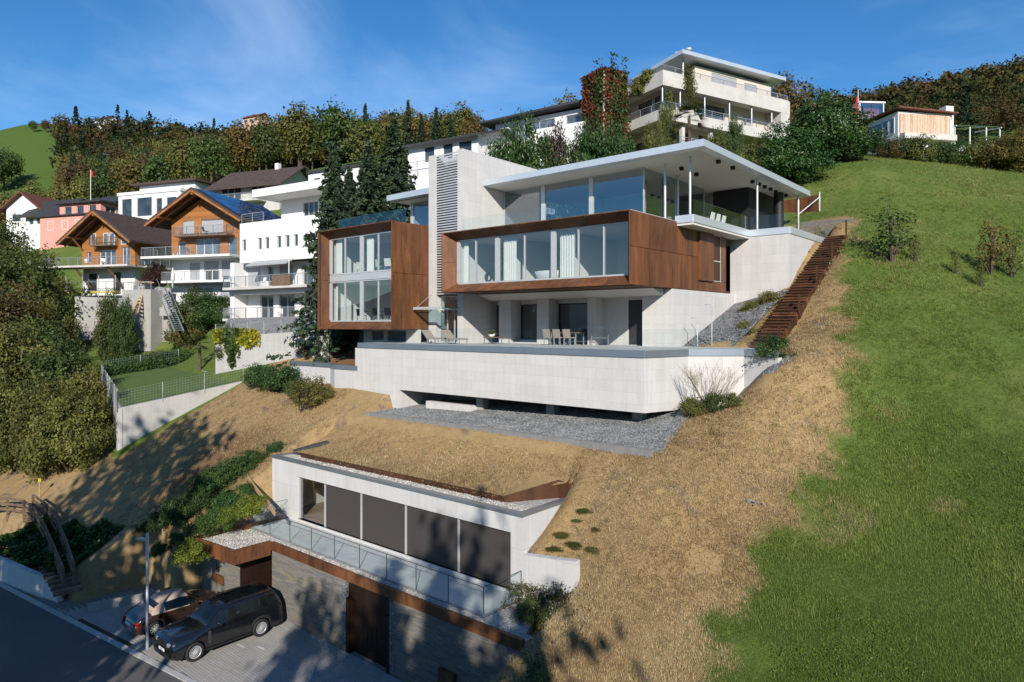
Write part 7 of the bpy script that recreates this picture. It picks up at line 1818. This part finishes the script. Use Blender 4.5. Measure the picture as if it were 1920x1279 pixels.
def rail_fence(name, label, pix, h=1.1):
    P = [Vector(gp_(a, b)) for a, b in pix]; t = thing(name, label, 'fence', P[0])
    for p in P: MB().box(p.x - .06, p.x + .06, p.y - .06, p.y + .06, p.z - .4, p.z + h).build('post', M['timber'], t, world=True)
    for a, b in zip(P[:-1], P[1:]):
        for k in (.35, .68, .98): MB().bar(a + Vector((0, 0, h * k)), b + Vector((0, 0, h * k)), .06, .14).build('rail', M['timber'], t, world=True)
rail_fence('timber_fence', 'weathered timber rail fence following the garden steps, lower side', [(-20, 968), (14, 968), (45, 972), (66, 992), (84, 1020), (100, 1058), (118, 1105)])
rail_fence('timber_fence', 'weathered timber rail fence following the garden steps, upper side', [(62, 962), (88, 980), (108, 1012), (124, 1052), (138, 1098)])
GS = thing('garden_steps', 'timber garden steps between the rail fences at the lower left', 'steps', gp_(120, 1105))
ga, gb = Vector(gp_(128, 1112)), Vector(gp_(66, 975))
for k in range(16):
    p = ga.lerp(gb, k / 15); p.z = zt(p.x, p.y); MB().obox((p.x, p.y, p.z + .05), 1.2, .3, .22, math.atan2(gb.y - ga.y, gb.x - ga.x) - PI / 2).build('step', M['timber'], GS, world=True)
ee = [at_z(165, 1148, 0), at_z(235, 1135, 0), at_z(300, 1122, 0), at_z(352, 1106, 0)]
EG = thing('bank_edging', 'low concrete and steel edging at the foot of the shaded bank', 'edging', ee[0])
for a, b in zip(ee[:-1], ee[1:]): MB().bar(a + Vector((0, 0, .15)), b + Vector((0, 0, .15)), .1, .55).build('edging_board', M['corten_dark'] if a is ee[2] else M['concrete_old'], EG, world=True)
# yellow hydrant marker
p = Vector(gp_(74, 935)); HM = thing('marker_post', 'thin post with yellow top above the rail fence', 'marker', p); lp(HM, MB().tube([(0, 0, -.2), (0, 0, 1.2)], .03, 6), 'post', 'timber_lt'); lp(HM, MB().box(-.12, .12, -.05, .05, 1.05, 1.3), 'cap', 'yellow')
# timber edging of the gravel strip left of the pavilion
TE = thing('timber_edging', 'pale timber boards edging the gravel strip left of the pavilion', 'edging', gp_(470, 895))
tp = [Vector(gp_(a, b)) for a, b in ((462, 893), (480, 920), (500, 945), (515, 968))]
for a, b in zip(tp[:-1], tp[1:]): MB().bar(a + Vector((0, 0, .05)), b + Vector((0, 0, .05)), .06, .2).build('board', M['timber_lt'], TE, world=True)
# ------------------------------------------------------------------ tall trees on the valley side of the road: they throw the long shadows
hl = Vector((LV.x, LV.y, 0)).normalized(); tl_ = math.tan(SUN_EL)
def shade_tree(T, L, key, mat, lab, wx=1.0):
    P = Vector(T) - hl * L; zb = zt(P.x, P.y); h = T[2] + L * tl_ - zb
    hh = {'mid_a': 11.6, 'mid_b': 10.4, 'airy': 11.8, 'spruce': 13.0, 'spruce_b': 13.0}[key]
    plant('roadside_tree', key, mat, (P.x, P.y, zb), h / hh, lab, 'tree', 'tall trees on the valley side of the road', None, wx)
for i, (px, py, L, key, mat, w_) in enumerate(((402, 768, 42, 'airy', 'lf_olive', .5), (335, 800, 42, 'airy', 'lf_green', .42), (250, 852, 42, 'airy', 'lf_ochre', .38), (150, 930, 44, 'airy', 'lf_green', .36))):
    shade_tree(ground(px, py), L, key, mat, ['olive', 'green', 'golden', 'slender green'][i] + ' tree on the valley side of the road', w_)
for (T, L, key, w_) in ((at_y(830, 1028, 20.2), 38, 'spruce', .55), (at_y(735, 1062, 18.6), 38, 'spruce_b', .8), (at_y(640, 1090, 17.2), 37, 'airy', .4), (at_y(880, 1150, 17.2), 38, 'mid_b', .42), (at_z(600, 1135, 0), 40, 'spruce', .6), (at_z(130, 1190, 0), 42, 'airy', .42), (at_z(40, 1150, 0), 44, 'airy', .4)):
    shade_tree(T, L, key, 'lf_spruce' if 'spruce' in key else 'lf_green', ('spruce' if 'spruce' in key else 'green broadleaf tree') + ' on the valley side of the road', w_)
# ------------------------------------------------------------------ parked cars
def car(name, label, loc, rz, L, ztop, zb, wmax, wroof, wheels, wr, paint, ztaper, roofmat=None, gh=None, glass_spans=(), ws=(0, 0), rw=(0, 0), tail=True, spokes=10, grille=True):
    t = thing(name, label, 'car', loc, rz)
    n = 72; ys = np.linspace(-L / 2, L / 2, n)
    zt_ = np.interp(ys, [p[0] for p in ztop], [p[1] for p in ztop]); zbelt = np.minimum(np.interp(ys, [p[0] for p in zb], [p[1] for p in zb]), zt_ - .03)
    e = np.abs(ys) / (L / 2); w = wmax * (1 - ztaper * np.maximum(e - .62, 0) ** 2 / .1444)
    z0 = np.full(n, .26) + .10 * np.maximum(e - .9, 0) / .1
    for yw in wheels:
        d2 = (wr * 1.13) ** 2 - (ys - yw) ** 2; z0 = np.where(d2 > 0, np.maximum(z0, wr + np.sqrt(np.maximum(d2, 0))), z0)
    g = np.clip((zt_ - zbelt) / .45, 0, 1); wt = w * .93 * (1 - g) + wroof * g
    secs = []
    for i in range(n):
        h = zbelt[i]
        zlo = min(z0[i], h - .06)
        secs.append([(w[i] * .95, zlo), (w[i], max(zlo + .02, .42 * h + .1)), (w[i] * .995, h * .86 if h * .86 > zlo + .03 else zlo + .04), (w[i] * .96, h), (wt[i] + .02, zbelt[i] + (zt_[i] - zbelt[i]) * .86), (wt[i] * .82, zt_[i] - .012), (wt[i] * .4, zt_[i] + .012), (0, zt_[i] + .018)])
    V = []; m = 8
    for i in range(n):
        for (a, b) in secs[i]: V.append((a, ys[i], b))
        for (a, b) in secs[i][-2::-1]: V.append((-a, ys[i], b))
    k = 15; Fb = []; Ft = []
    for i in range(n - 1):
        for j in range(k - 1):
            q = (i * k + j, (i + 1) * k + j, (i + 1) * k + j + 1, i * k + j + 1)
            top = 3 <= j <= 10 and gh and gh[0] <= ys[i] <= gh[1]
            (Ft if top and roofmat else Fb).append(q)
    Fb.append(tuple(range(k - 1, -1, -1))); Fb.append(tuple((n - 1) * k + j for j in range(k)))
    mb = MB().add(V, Fb, True); body = lp(t, mb, 'body', paint)
    if Ft: lp(t, MB().add(V, Ft, True), 'soft_top', roofmat)
    lp(t, MB().box(-wmax * .8, wmax * .8, -L / 2 + .25, L / 2 - .25, .2, .42), 'underbody', 'black')
    def iy(y): return int(round((y + L / 2) / L * (n - 1)))
    def sidepanel(y0, y1, sg, lo=.10, hi=.92):
        P = []; F = []; a, b = iy(y0), iy(y1)
        for i in range(a, b + 1):
            p3, p4 = secs[i][3], secs[i][4]
            for f in (lo, hi): P.append((sg * (p3[0] + (p4[0] - p3[0]) * f + .012), ys[i], p3[1] + (p4[1] - p3[1]) * f))
        for i in range(b - a): F.append((2 * i, 2 * i + 2, 2 * i + 3, 2 * i + 1))
        return MB().add(P, F, True)
    for (y0, y1) in glass_spans:
        for sg in (-1, 1): lp(t, sidepanel(y0, y1, sg), 'side_window', 'car_glass')
    def screen(y0, y1, nm):
        P = []; F = []; a, b = iy(y0), iy(y1)
        for i in range(a, b + 1):
            for f in (-1, -.5, 0, .5, 1): P.append((f * wt[i] * .86, ys[i], zt_[i] + .028 - .02 * abs(f)))
        for i in range(b - a):
            for j in range(4): F.append((5 * i + j, 5 * i + 5 + j, 5 * i + 6 + j, 5 * i + 1 + j))
        lp(t, MB().add(P, F, True), nm, 'car_glass')
    screen(ws[0], ws[1], 'windscreen')
    if rw != (0, 0): screen(rw[0], rw[1], 'rear_window')
    for yw in wheels:
        for sg in (-1, 1):
            c = (sg * (wmax - .13), yw, wr); o = lp(t, MB().ring(c, 'x', wr * .66, wr, .25), 'wheel', 'rubber')
            rm = MB(); rm.ring((sg * (wmax - .03), yw, wr), 'x', wr * .60, wr * .68, .04)
            lp(t, rm, 'rim', 'chrome', o)
            sp = MB()
            sp.tube([(sg * (wmax - .06), yw, wr), (sg * (wmax - .01), yw, wr)], wr * .14, 12)
            for q in range(spokes):
                a = 2 * PI * q / spokes; sp.bar((sg * (wmax - .035), yw + math.cos(a) * wr * .08, wr + math.sin(a) * wr * .08), (sg * (wmax - .03), yw + math.cos(a) * wr * .62, wr + math.sin(a) * wr * .62), .02 if spokes > 12 else .035, .03, (1, 0, 0))
            lp(t, sp, 'spokes', 'chrome', o)
            bd = lp(t, MB().lathe((0, 0, 0), [(0.001, 0), (wr * .62, 0)], 20), 'brake_well', 'black', o)
            bd.matrix_local = Matrix.Translation((sg * (wmax - .12), yw, wr)) @ Matrix.Rotation(PI / 2, 4, 'Y')
    yw = -L * .12
    for sg in (-1, 1): lp(t, MB().obox((sg * (wmax + .06), ws[0] + .35, zbelt[iy(ws[0] + .35)] + .08), .2, .12, .15), 'mirror', paint, None, bevel=.03)
    for sg in (-1, 1):
        for yy in (wheels[0] + .95, wheels[0] + 1.9)[: 2 if len(glass_spans) > 1 else 1]: lp(t, MB().obox((sg * (wmax + .004), yy + .3, zbelt[iy(yy)] - .14), .03, .2, .03), 'door_handle', paint)
        for yy in ((wheels[0] + .62), (wheels[0] + 1.62)): lp(t, MB().box(sg * (wmax * .992) - .006, sg * (wmax * .992) + .006, yy, yy + .012, .45, zbelt[iy(yy)] - .05), 'door_gap', 'black')
        lp(t, MB().obox((sg * (wmax - .005), (wheels[0] + wheels[1]) / 2, .33), .04, (wheels[1] - wheels[0]) - wr * 2.5, .08), 'sill', 'black')
    # lamps and plates
    for sg in (-1, 1):
        lp(t, MB().obox((sg * wmax * .66, -L / 2 + .10, ztop[0][1] + .06), .42, .16, .15, sg * R(22)), 'headlight', 'lamp_clear', None, bevel=.03)
        lp(t, MB().obox((sg * wmax * .74, L / 2 - .11, zb[-1][1] * .82), .3, .14, .26, -sg * R(24)), 'tail_light', 'lamp_red', None, bevel=.03)
    if grille: lp(t, MB().obox((0, -L / 2 - .005, ztop[0][1] + .02), wmax * .85, .05, .22), 'grille', 'black')
    lp(t, MB().obox((0, -L / 2 - .02, .42), wmax * 1.3, .08, .18), 'bumper_intake', 'black')
    lp(t, MB().obox((0, -L / 2 - .03, .58), .5, .02, .11), 'number_plate', 'pot'); lp(t, MB().obox((0, L / 2 + .02, .62), .5, .02, .11), 'number_plate', 'pot')
    return t
suv = car('parked_car', 'large black estate-bodied off-roader parked facing the road', (-29.05, 14.35, 0.015), R(0), 4.98,
    [(-2.49, .80), (-2.44, 1.02), (-2.25, 1.13), (-1.05, 1.23), (-.92, 1.29), (-.30, 1.76), (.15, 1.87), (1.4, 1.87), (2.15, 1.82), (2.40, 1.36), (2.46, 1.1), (2.49, .8)],
    [(-2.49, .74), (-1.0, 1.15), (.5, 1.20), (2.2, 1.23), (2.49, 1.0)], 1.0, .76, (-1.58, 1.36), .39, 'paint_black', .07, None, None, ((-.42, .28), (.36, 1.28), (1.36, 2.05)), (-.90, -.34), (2.17, 2.38), spokes=20)
lp(suv, MB().box(-.5, .5, -.05, 1.6, 1.884, 1.894), 'glass_roof', 'car_glass')
for sg in (-1, 1): lp(suv, MB().obox((sg * 1.0, -.98, .82), .02, .12, .5), 'fender_vent', 'dark')
for sg in (-1, 1): lp(suv, MB().bar((sg * .72, -.1, 1.865), (sg * .70, 2.0, 1.835), .035, .04), 'roof_rail', 'black')
bt = car('parked_car', 'small dark brown convertible with beige soft top parked nose to the wall', (-32.55, 13.95, 0.015), PI, 4.25,
    [(-2.12, .52), (-2.0, .72), (-1.75, .86), (-1.0, .98), (-.85, 1.0), (-.28, 1.40), (.2, 1.47), (.8, 1.43), (1.25, 1.22), (1.5, 1.03), (1.85, .92), (2.05, .76), (2.12, .55)],
    [(-2.12, .48), (-1.0, .92), (.5, .95), (1.5, .98), (2.12, .8)], .91, .60, (-1.22, 1.32), .34, 'paint_brown', .17, 'soft_top', (-.26, 1.42), ((-.5, .85),), (-.84, -.30), (1.02, 1.30), spokes=10, grille=False)
# ------------------------------------------------------------------ furniture and small things
def lounger(loc, rz, label):
    t = thing('sun_lounger', label, 'sun lounger', loc, rz, 'loungers on the terrace')
    lp(t, MB().box(-.33, .33, -.2, 1.0, .30, .35), 'seat', 'fabric'); lp(t, MB().hexa([(-.33, -.2, .30), (.33, -.2, .30), (.33, -.2, .35), (-.33, -.2, .35), (-.33, -.75, .78), (.33, -.75, .78), (.33, -.73, .83), (-.33, -.73, .83)]), 'backrest', 'fabric')
    for a in (-.3, .3):
        for b in (-.15, .92): lp(t, MB().box(a - .02, a + .02, b - .02, b + .02, 0, .3), 'leg', 'steel')
    for a in (-.33, .33): lp(t, MB().bar((a, -.2, .28), (a, 1.0, .28), .03, .04), 'side_rail', 'steel')
lounger((-30.7, 28.6, TZ), R(-95), 'left sun lounger on the terrace in front of the entrance'); lounger((-28.9, 28.6, TZ), R(-95), 'right sun lounger on the terrace in front of the entrance')
def table(name, loc, w, d, h, label, mat='timber', rz=0):
    t = thing(name, label, 'table', loc, rz); lp(t, MB().box(-w / 2, w / 2, -d / 2, d / 2, h - .05, h), 'table_top', mat)
    for a in (-w / 2 + .06, w / 2 - .06):
        for b in (-d / 2 + .06, d / 2 - .06): lp(t, MB().box(a - .025, a + .025, b - .025, b + .025, 0, h - .05), 'leg', 'steel')
    return t
table('coffee_table', (-27.0, 30.4, TZ), 1.5, .8, .42, 'low wooden table with a flower bowl on the terrace')
FB = thing('flower_bowl', 'bowl of pale flowers on the low terrace table', 'plant', (-27.4, 30.4, TZ + .42)); lp(FB, MB().lathe((0, 0, 0), [(.12, 0), (.24, .16), (.2, .16)], 14), 'bowl', 'pot'); me, _ = crown_mesh('flowers', 70, (.25, .25, .15), 16, 24, .07, .04, 'lf_white', .2, .2, .26); put(bpy.data.objects.new('flowers', me), FB)
table('dining_table', (-22.6, 31.6, TZ), 1.8, .9, .72, 'terrace dining table under the right bay')
for i, (x, y, r_) in enumerate(((-23.3, 30.8, PI), (-22.6, 30.8, PI), (-21.9, 30.8, PI), (-23.2, 32.2, 0))): chair((x, y, TZ), r_, ['left chair at the terrace dining table', 'middle chair at the terrace dining table', 'right chair at the terrace dining table', 'chair behind the terrace dining table'][i], 'chairs at the terrace table')
DR = thing('towel_rack', 'slim metal towel rack near the dark door', 'rack', (-20.6, 31.9, TZ))
for x in (-.55, .55): lp(DR, MB().box(x - .02, x + .02, -.02, .02, 0, 1.0), 'upright', 'steel')
lp(DR, MB().box(-.57, .57, -.03, .03, 1.0, 1.05), 'top_bar', 'steel'); lp(DR, MB().box(-.57, .57, -.02, .02, .4, .43), 'lower_bar', 'steel')
# upper deck furniture
table('deck_table', (-17.4, 38.0, 19.6), 2.2, .9, .74, 'table on the covered upper deck')
for i, (x, y, r_) in enumerate(((-16.6, 37.2, R(-90)), (-16.6, 38.0, R(-90)), (-16.6, 38.8, R(-90)))): chair((x, y, 19.6), r_, ['front chair on the covered upper deck', 'middle chair on the covered upper deck', 'rear chair on the covered upper deck'][i], 'chairs on the upper deck', 'pot')
# bathroom tub and exercise machines behind the bay glass
BT = thing('bathtub', 'white oval bathtub behind the middle pane of the right bay', 'bathtub', (-22.6, 29.7, 16.42)); lp(BT, MB().lathe((0, 0, 0), [(.3, 0), (.42, .1), (.5, .55), (.47, .56), (.38, .2), (0, .15)], 24), 'tub', 'pot'); BT.scale = (1.75, .85, 1)
for i, x in enumerate((-27.0, -26.1)):
    EXM = thing('exercise_machine', ['dark exercise bike behind the left pane of the right bay', 'dark cross trainer behind the second pane of the right bay'][i], 'exercise machine', (x, 30.0, 16.42), R(20 * i))
    lp(EXM, MB().box(-.25, .25, -.6, .6, 0, .08), 'base', 'dark'); lp(EXM, MB().bar((0, -.5, .08), (0, -.25, 1.4), .08, .08), 'mast', 'dark'); lp(EXM, MB().bar((-.25, -.25, 1.35), (.25, -.25, 1.35), .04, .04), 'handlebar', 'dark'); lp(EXM, MB().box(-.12, .12, .2, .5, .8, .88), 'saddle', 'black'); lp(EXM, MB().bar((0, .35, .08), (0, .35, .8), .06, .06), 'seat_post', 'dark')
    lp(EXM, MB().ring((0, -.35, .4), 'x', .18, .3, .08), 'flywheel', 'dark')
# desks and chairs in the left bay
for (z, nm) in ((14.22, 'lower'), (17.5, 'upper')):
    table('desk', (-37.4, 29.4, z), 2.0, .9, .74, 'desk behind the %s glazing of the left bay' % nm); table('desk', (-34.6, 29.6, z), 1.5, .8, .74, 'right-hand desk behind the %s glazing of the left bay' % nm)
    for i, (x, y) in enumerate(((-38.6, 29.2), (-36.4, 28.9), (-35.2, 28.9))): chair((x, y, z), [R(90), R(180), R(200)][i], '%s chair in the %s room of the left bay' % (['left', 'middle', 'right'][i], nm), 'chairs in the left bay', 'black' if nm == 'lower' else 'pot')
# stove and lamp in the living room
SV = thing('hanging_stove', 'dark hanging stove with flue behind the middle upper window', 'stove', (-24.6, 38.5, 19.6)); lp(SV, MB().lathe((0, 0, .4), [(0, 0), (.45, .15), (.5, .4), (.15, .8), (.1, 1.0), (.1, 2.5), (.5, 2.5), (.5, 2.54)], 20), 'stove_body', 'black')
table('dining_table', (-22.0, 36.5, 19.6), 2.4, 1.0, .74, 'dining table behind the right upper window')
for i, x in enumerate((-22.8, -22.0, -21.2)): chair((x, 35.7, 19.6), PI, ['left', 'middle', 'right'][i] + ' pale chair at the table behind the right upper window', 'chairs in the living room', 'pot')
# chairs on neighbour balconies
def balc(t, x, y, z):
    m = t.matrix_basis if False else Matrix.Translation(t.location) @ Matrix.Rotation(t.rotation_euler[2], 4, 'Z'); p = m @ Vector((x, y, z)); return (p.x, p.y, p.z)
for i, (t, x, y, z, lab, mt) in enumerate(((WA, 5.0, -.4, 17.6, 'white chair on the middle balcony of the apartment house', 'pot'), (WA, 6.6, -.4, 17.6, 'second white chair on the middle balcony of the apartment house', 'pot'), (WA, 7.6, -.4, 14.6, 'white chair on the lowest balcony of the apartment house', 'pot'), (WA, 10.4, -.4, 14.6, 'right white chair on the lowest balcony of the apartment house', 'pot'), (CB, -5.5, -1.4, 21.8, 'chair on the deck of the solar-roofed chalet', 'fabric'), (CB, -7.5, -1.4, 21.8, 'left chair on the deck of the solar-roofed chalet', 'timber_lt'), (CB, -4.0, -.7, 24.2, 'dark chair on the upper balcony of the solar-roofed chalet', 'black'), (CA, -6.0, -1.3, 21.44, 'covered chair on the deck of the front chalet', 'pot'), (CA, -3.6, -1.3, 21.44, 'right covered chair on the deck of the front chalet', 'pot'))):
    chair(balc(t, x, y, z), R(30 * i), lab, 'balcony chairs', mt)
p = balc(CA, .9, -1.9, 16.5); PS = thing('parasol', 'folded white parasol on the terrace between the two chalets', 'parasol', at(324, 530, 76)); lp(PS, MB().lathe((0, 0, 0), [(.03, -.6), (.03, .2), (.22, .3), (.14, 1.0), (.03, 1.7), (0, 1.75)], 10), 'cloth', 'pot')
# stone heap and scattered clods on the meadow
p = gp_(1408, 948); rg_ = np.random.default_rng(3)
pts = np.array(p) + rg_.normal(size=(14, 3)) * np.array([.13, .1, .02]) + np.array([0, 0, .06])
SH = tag(bpy.data.objects.new('stone_heap', None), 'small heap of pale stones on the straw slope', 'stones'); COL.objects.link(SH); SH.location = p
stones('stone', pts - np.array(p), .075, 'gravel', SH, 3)
# ------------------------------------------------------------------ grass and straw blades
def blade_mat(name, stops, trans=.25):
    m, n, l, b = new_mat(name); out = n['Material Output']
    c = ramp(n, l, attr(n, 'tone'), stops)
    l.new(c, b.inputs['Base Color']); setin(b, Roughness=.7); b.inputs['Specular IOR Level'].default_value = .2
    tl = n.new('ShaderNodeBsdfTranslucent'); l.new(c, tl.inputs['Color']); mx = n.new('ShaderNodeMixShader'); mx.inputs[0].default_value = trans
    l.new(b.outputs[0], mx.inputs[1]); l.new(tl.outputs[0], mx.inputs[2]); l.new(mx.outputs[0], out.inputs['Surface'])
    return m
M['straw_blade'] = blade_mat('dry_straw', [(0, (.16, .10, .05)), (.35, (.31, .215, .105)), (.7, (.46, .34, .175)), (.9, (.58, .47, .28)), (1, (.11, .14, .03))], .15)
M['grass_blade'] = blade_mat('meadow_grass', [(0, (.060, .105, .020)), (.4, (.130, .190, .036)), (.75, (.205, .258, .055)), (.92, (.28, .295, .085)), (1, (.36, .30, .14))])
def noise2(x, y, s, seed):
    rg = np.random.default_rng(seed); out = np.zeros_like(x)
    for k in range(7):
        a = rg.random() * 6.28; f = s * (.6 + 1.3 * rg.random()); out += np.sin((np.cos(a) * x + np.sin(a) * y) * f + rg.random() * 6.28)
    return out / 7 ** .5
BLOCKED = [(-18.7, -16.3, 21.2, 23.6), (-36, -13.6, 24.9, 49.8), (-34.95, -16.3, 16, 21.2), (-16.8, -13.9, 16.5, 20.6), (-40, -14, 0, 17.2), (-12.95, -11.3, 33, 47.6), (-44.8, -35, 26.6, 50), (-16.5, -10.4, 29.6, 33.9)]
def scatter(n, seed, straw):
    """positions seen from the valley: denser near the viewer"""
    rg = np.random.default_rng(seed); X = []; Y = []
    k = rg.uniform(-.60, .80, n * 2) if straw else rg.uniform(.0, .82, n * 2)
    inv = rg.random(n * 2); d0, d1 = (17, 62) if straw else (15, 66)
    d = 1 / (1 / d0 + inv ** .85 * (1 / d1 - 1 / d0))
    x = d * (FX + k * RX); y = d * (FY + k * RY)
    sm = straw_mask(x, y, .9); r = rg.random(n * 2)
    ok = (r < sm) if straw else (r > sm) & (x > -30)
    if straw: ok &= ~((x < -36) & (y < 17)) | (rg.random(n * 2) < .4)
    for (a, b, c, e) in BLOCKED: ok &= ~((x > a) & (x < b) & (y > c) & (y < e))
    x, y = x[ok][:n], y[ok][:n]
    return x, y, rg
def blades(name, x, y, z, rg, L, W, lean, tone, mat, label, nsub):
    n = len(x); V = np.empty((n * nsub, 3, 3), np.float32); T = np.empty(n * nsub)
    xr = np.repeat(x, nsub) + rg.normal(size=n * nsub) * .07; yr = np.repeat(y, nsub) + rg.normal(size=n * nsub) * .07
    zr = np.repeat(z, nsub) + .012 + .55 * (yr - np.repeat(y, nsub)) * .9
    az = rg.random(n * nsub) * 6.28; ln = np.repeat(L, nsub) * (.5 + rg.random(n * nsub)); le = lean * (.5 + rg.random(n * nsub))
    dx, dy = np.cos(az) * ln * le, np.sin(az) * ln * le - ln * .15; dz = ln * np.sqrt(np.maximum(.05, 1 - np.minimum(le, .97) ** 2)) + dy * .4
    wx, wy = -np.sin(az) * W, np.cos(az) * W
    V[:, 0] = np.stack([xr - wx, yr - wy, zr - .01], 1); V[:, 1] = np.stack([xr + wx, yr + wy, zr - .01], 1); V[:, 2] = np.stack([xr + dx, yr + dy, zr + dz], 1)
    T = np.clip(np.repeat(tone, nsub) + rg.normal(size=n * nsub) * .16, 0, 1)
    me = fast_mesh(name, V.reshape(-1, 3), np.arange(n * nsub * 3).reshape(-1, 3)); add_attr(me, 'tone', np.repeat(T, 3)); me.materials.append(M[mat])
    return tag(put(bpy.data.objects.new(name, me)), label, 'grass', kind='stuff')
x, y, rg = scatter(75000, 1, True)
z = ZT(x, y)
on_roof = (x > -34.6) & (x < -16.8) & (y > 21.2) & (y < 25.0); z = np.where(on_roof, ZR(y), z)
patch = noise2(x, y, .9, 5); tone = .48 + .14 * patch + rg.normal(size=len(x)) * .12
gr = noise2(x, y, 1.6, 9) > 1.9; tone = np.where(gr, 1.0, np.minimum(tone, .93))
bare = noise2(x, y, 1.1, 12) > 1.2
keep = ~bare | (rg.random(len(x)) < .25)
x, y, z, tone = x[keep], y[keep], z[keep], tone[keep]
blades('straw', x, y, z, rg, np.full(len(x), .12), .0105, .93, tone, 'straw_blade', 'mown dry straw-coloured grass on the plot around the villa', 7)
x, y, rg = scatter(80000, 2, False)
z = ZT(x, y); big = noise2(x, y, .35, 7); sm_ = noise2(x, y, 1.5, 8)
tone = .43 + .16 * big + .11 * sm_ + rg.normal(size=len(x)) * .08 + .2 * np.clip((y - 28) / 26, 0, 1); tone = np.where((noise2(x, y, .8, 14) > 1.25) & (rg.random(len(x)) < .6), 1.0, np.clip(tone, 0, .93))
L = .088 + .045 * np.clip(sm_ + .6 * big, -1.5, 2)
d_ = x * FX + y * FY
blades('meadow_grass', x, y, z, rg, L * (1 + np.clip((d_ - 25) / 60, 0, .6)), .0095, .95, tone, 'grass_blade', 'uneven green meadow grass on the slope at the right', 9)

# weeds in the meadow, green shoots and clods on the straw
def rosettes(name, n, seed, straw, size, per, spread, mat, label, parent_o):
    x, y, rg = scatter(n, seed, straw); z = ZT(x, y)
    on_r = (x > -34.6) & (x < -16.8) & (y > 21.2) & (y < 25.0); z = np.where(on_r, ZR(y), z)
    k = noise2(x, y, .7, seed + 3) > .3; x, y, z = x[k], y[k], z[k]
    P = np.repeat(np.stack([x, y, z + .05], 1), per, 0) + rg.normal(size=(len(x) * per, 3)) * np.array([spread, spread, .03]); P[:, 2] += (P[:, 1] - np.repeat(y, per)) * .5
    V, F = leaf_quads(P, size, rg, .6, .6)
    me = fast_mesh(name, V, F); add_attr(me, 'tone', np.repeat(np.clip(np.repeat(rg.random(len(x)), per) * .7 + rg.random(len(P)) * .3, 0, 1), 4)); me.materials.append(M[mat])
    return tag(put(bpy.data.objects.new(name, me)), label, 'weeds', kind='stuff')
rosettes('meadow_weeds', 2600, 41, False, .028, 22, .13, 'lf_lime', 'clover and broad-leaved weeds scattered through the green meadow', None)
rosettes('meadow_herbs', 700, 42, False, .03, 16, .16, 'lf_green', 'dark green herbs scattered through the green meadow', None)
rosettes('straw_shoots', 900, 43, True, .035, 12, .10, 'lf_olive', 'fresh green shoots sprouting in the mown straw', None)
x, y, rg = scatter(700, 44, True); z = ZT(x, y)
k = ~((x > -35) & (x < -16.5) & (y < 25.2)); x, y, z = x[k], y[k], z[k]
st = stones('field_stones', np.stack([x, y, z + .03], 1), .032, 'gravel', None, 44); tag(st, 'small pale stones scattered over the mown straw', 'stones')
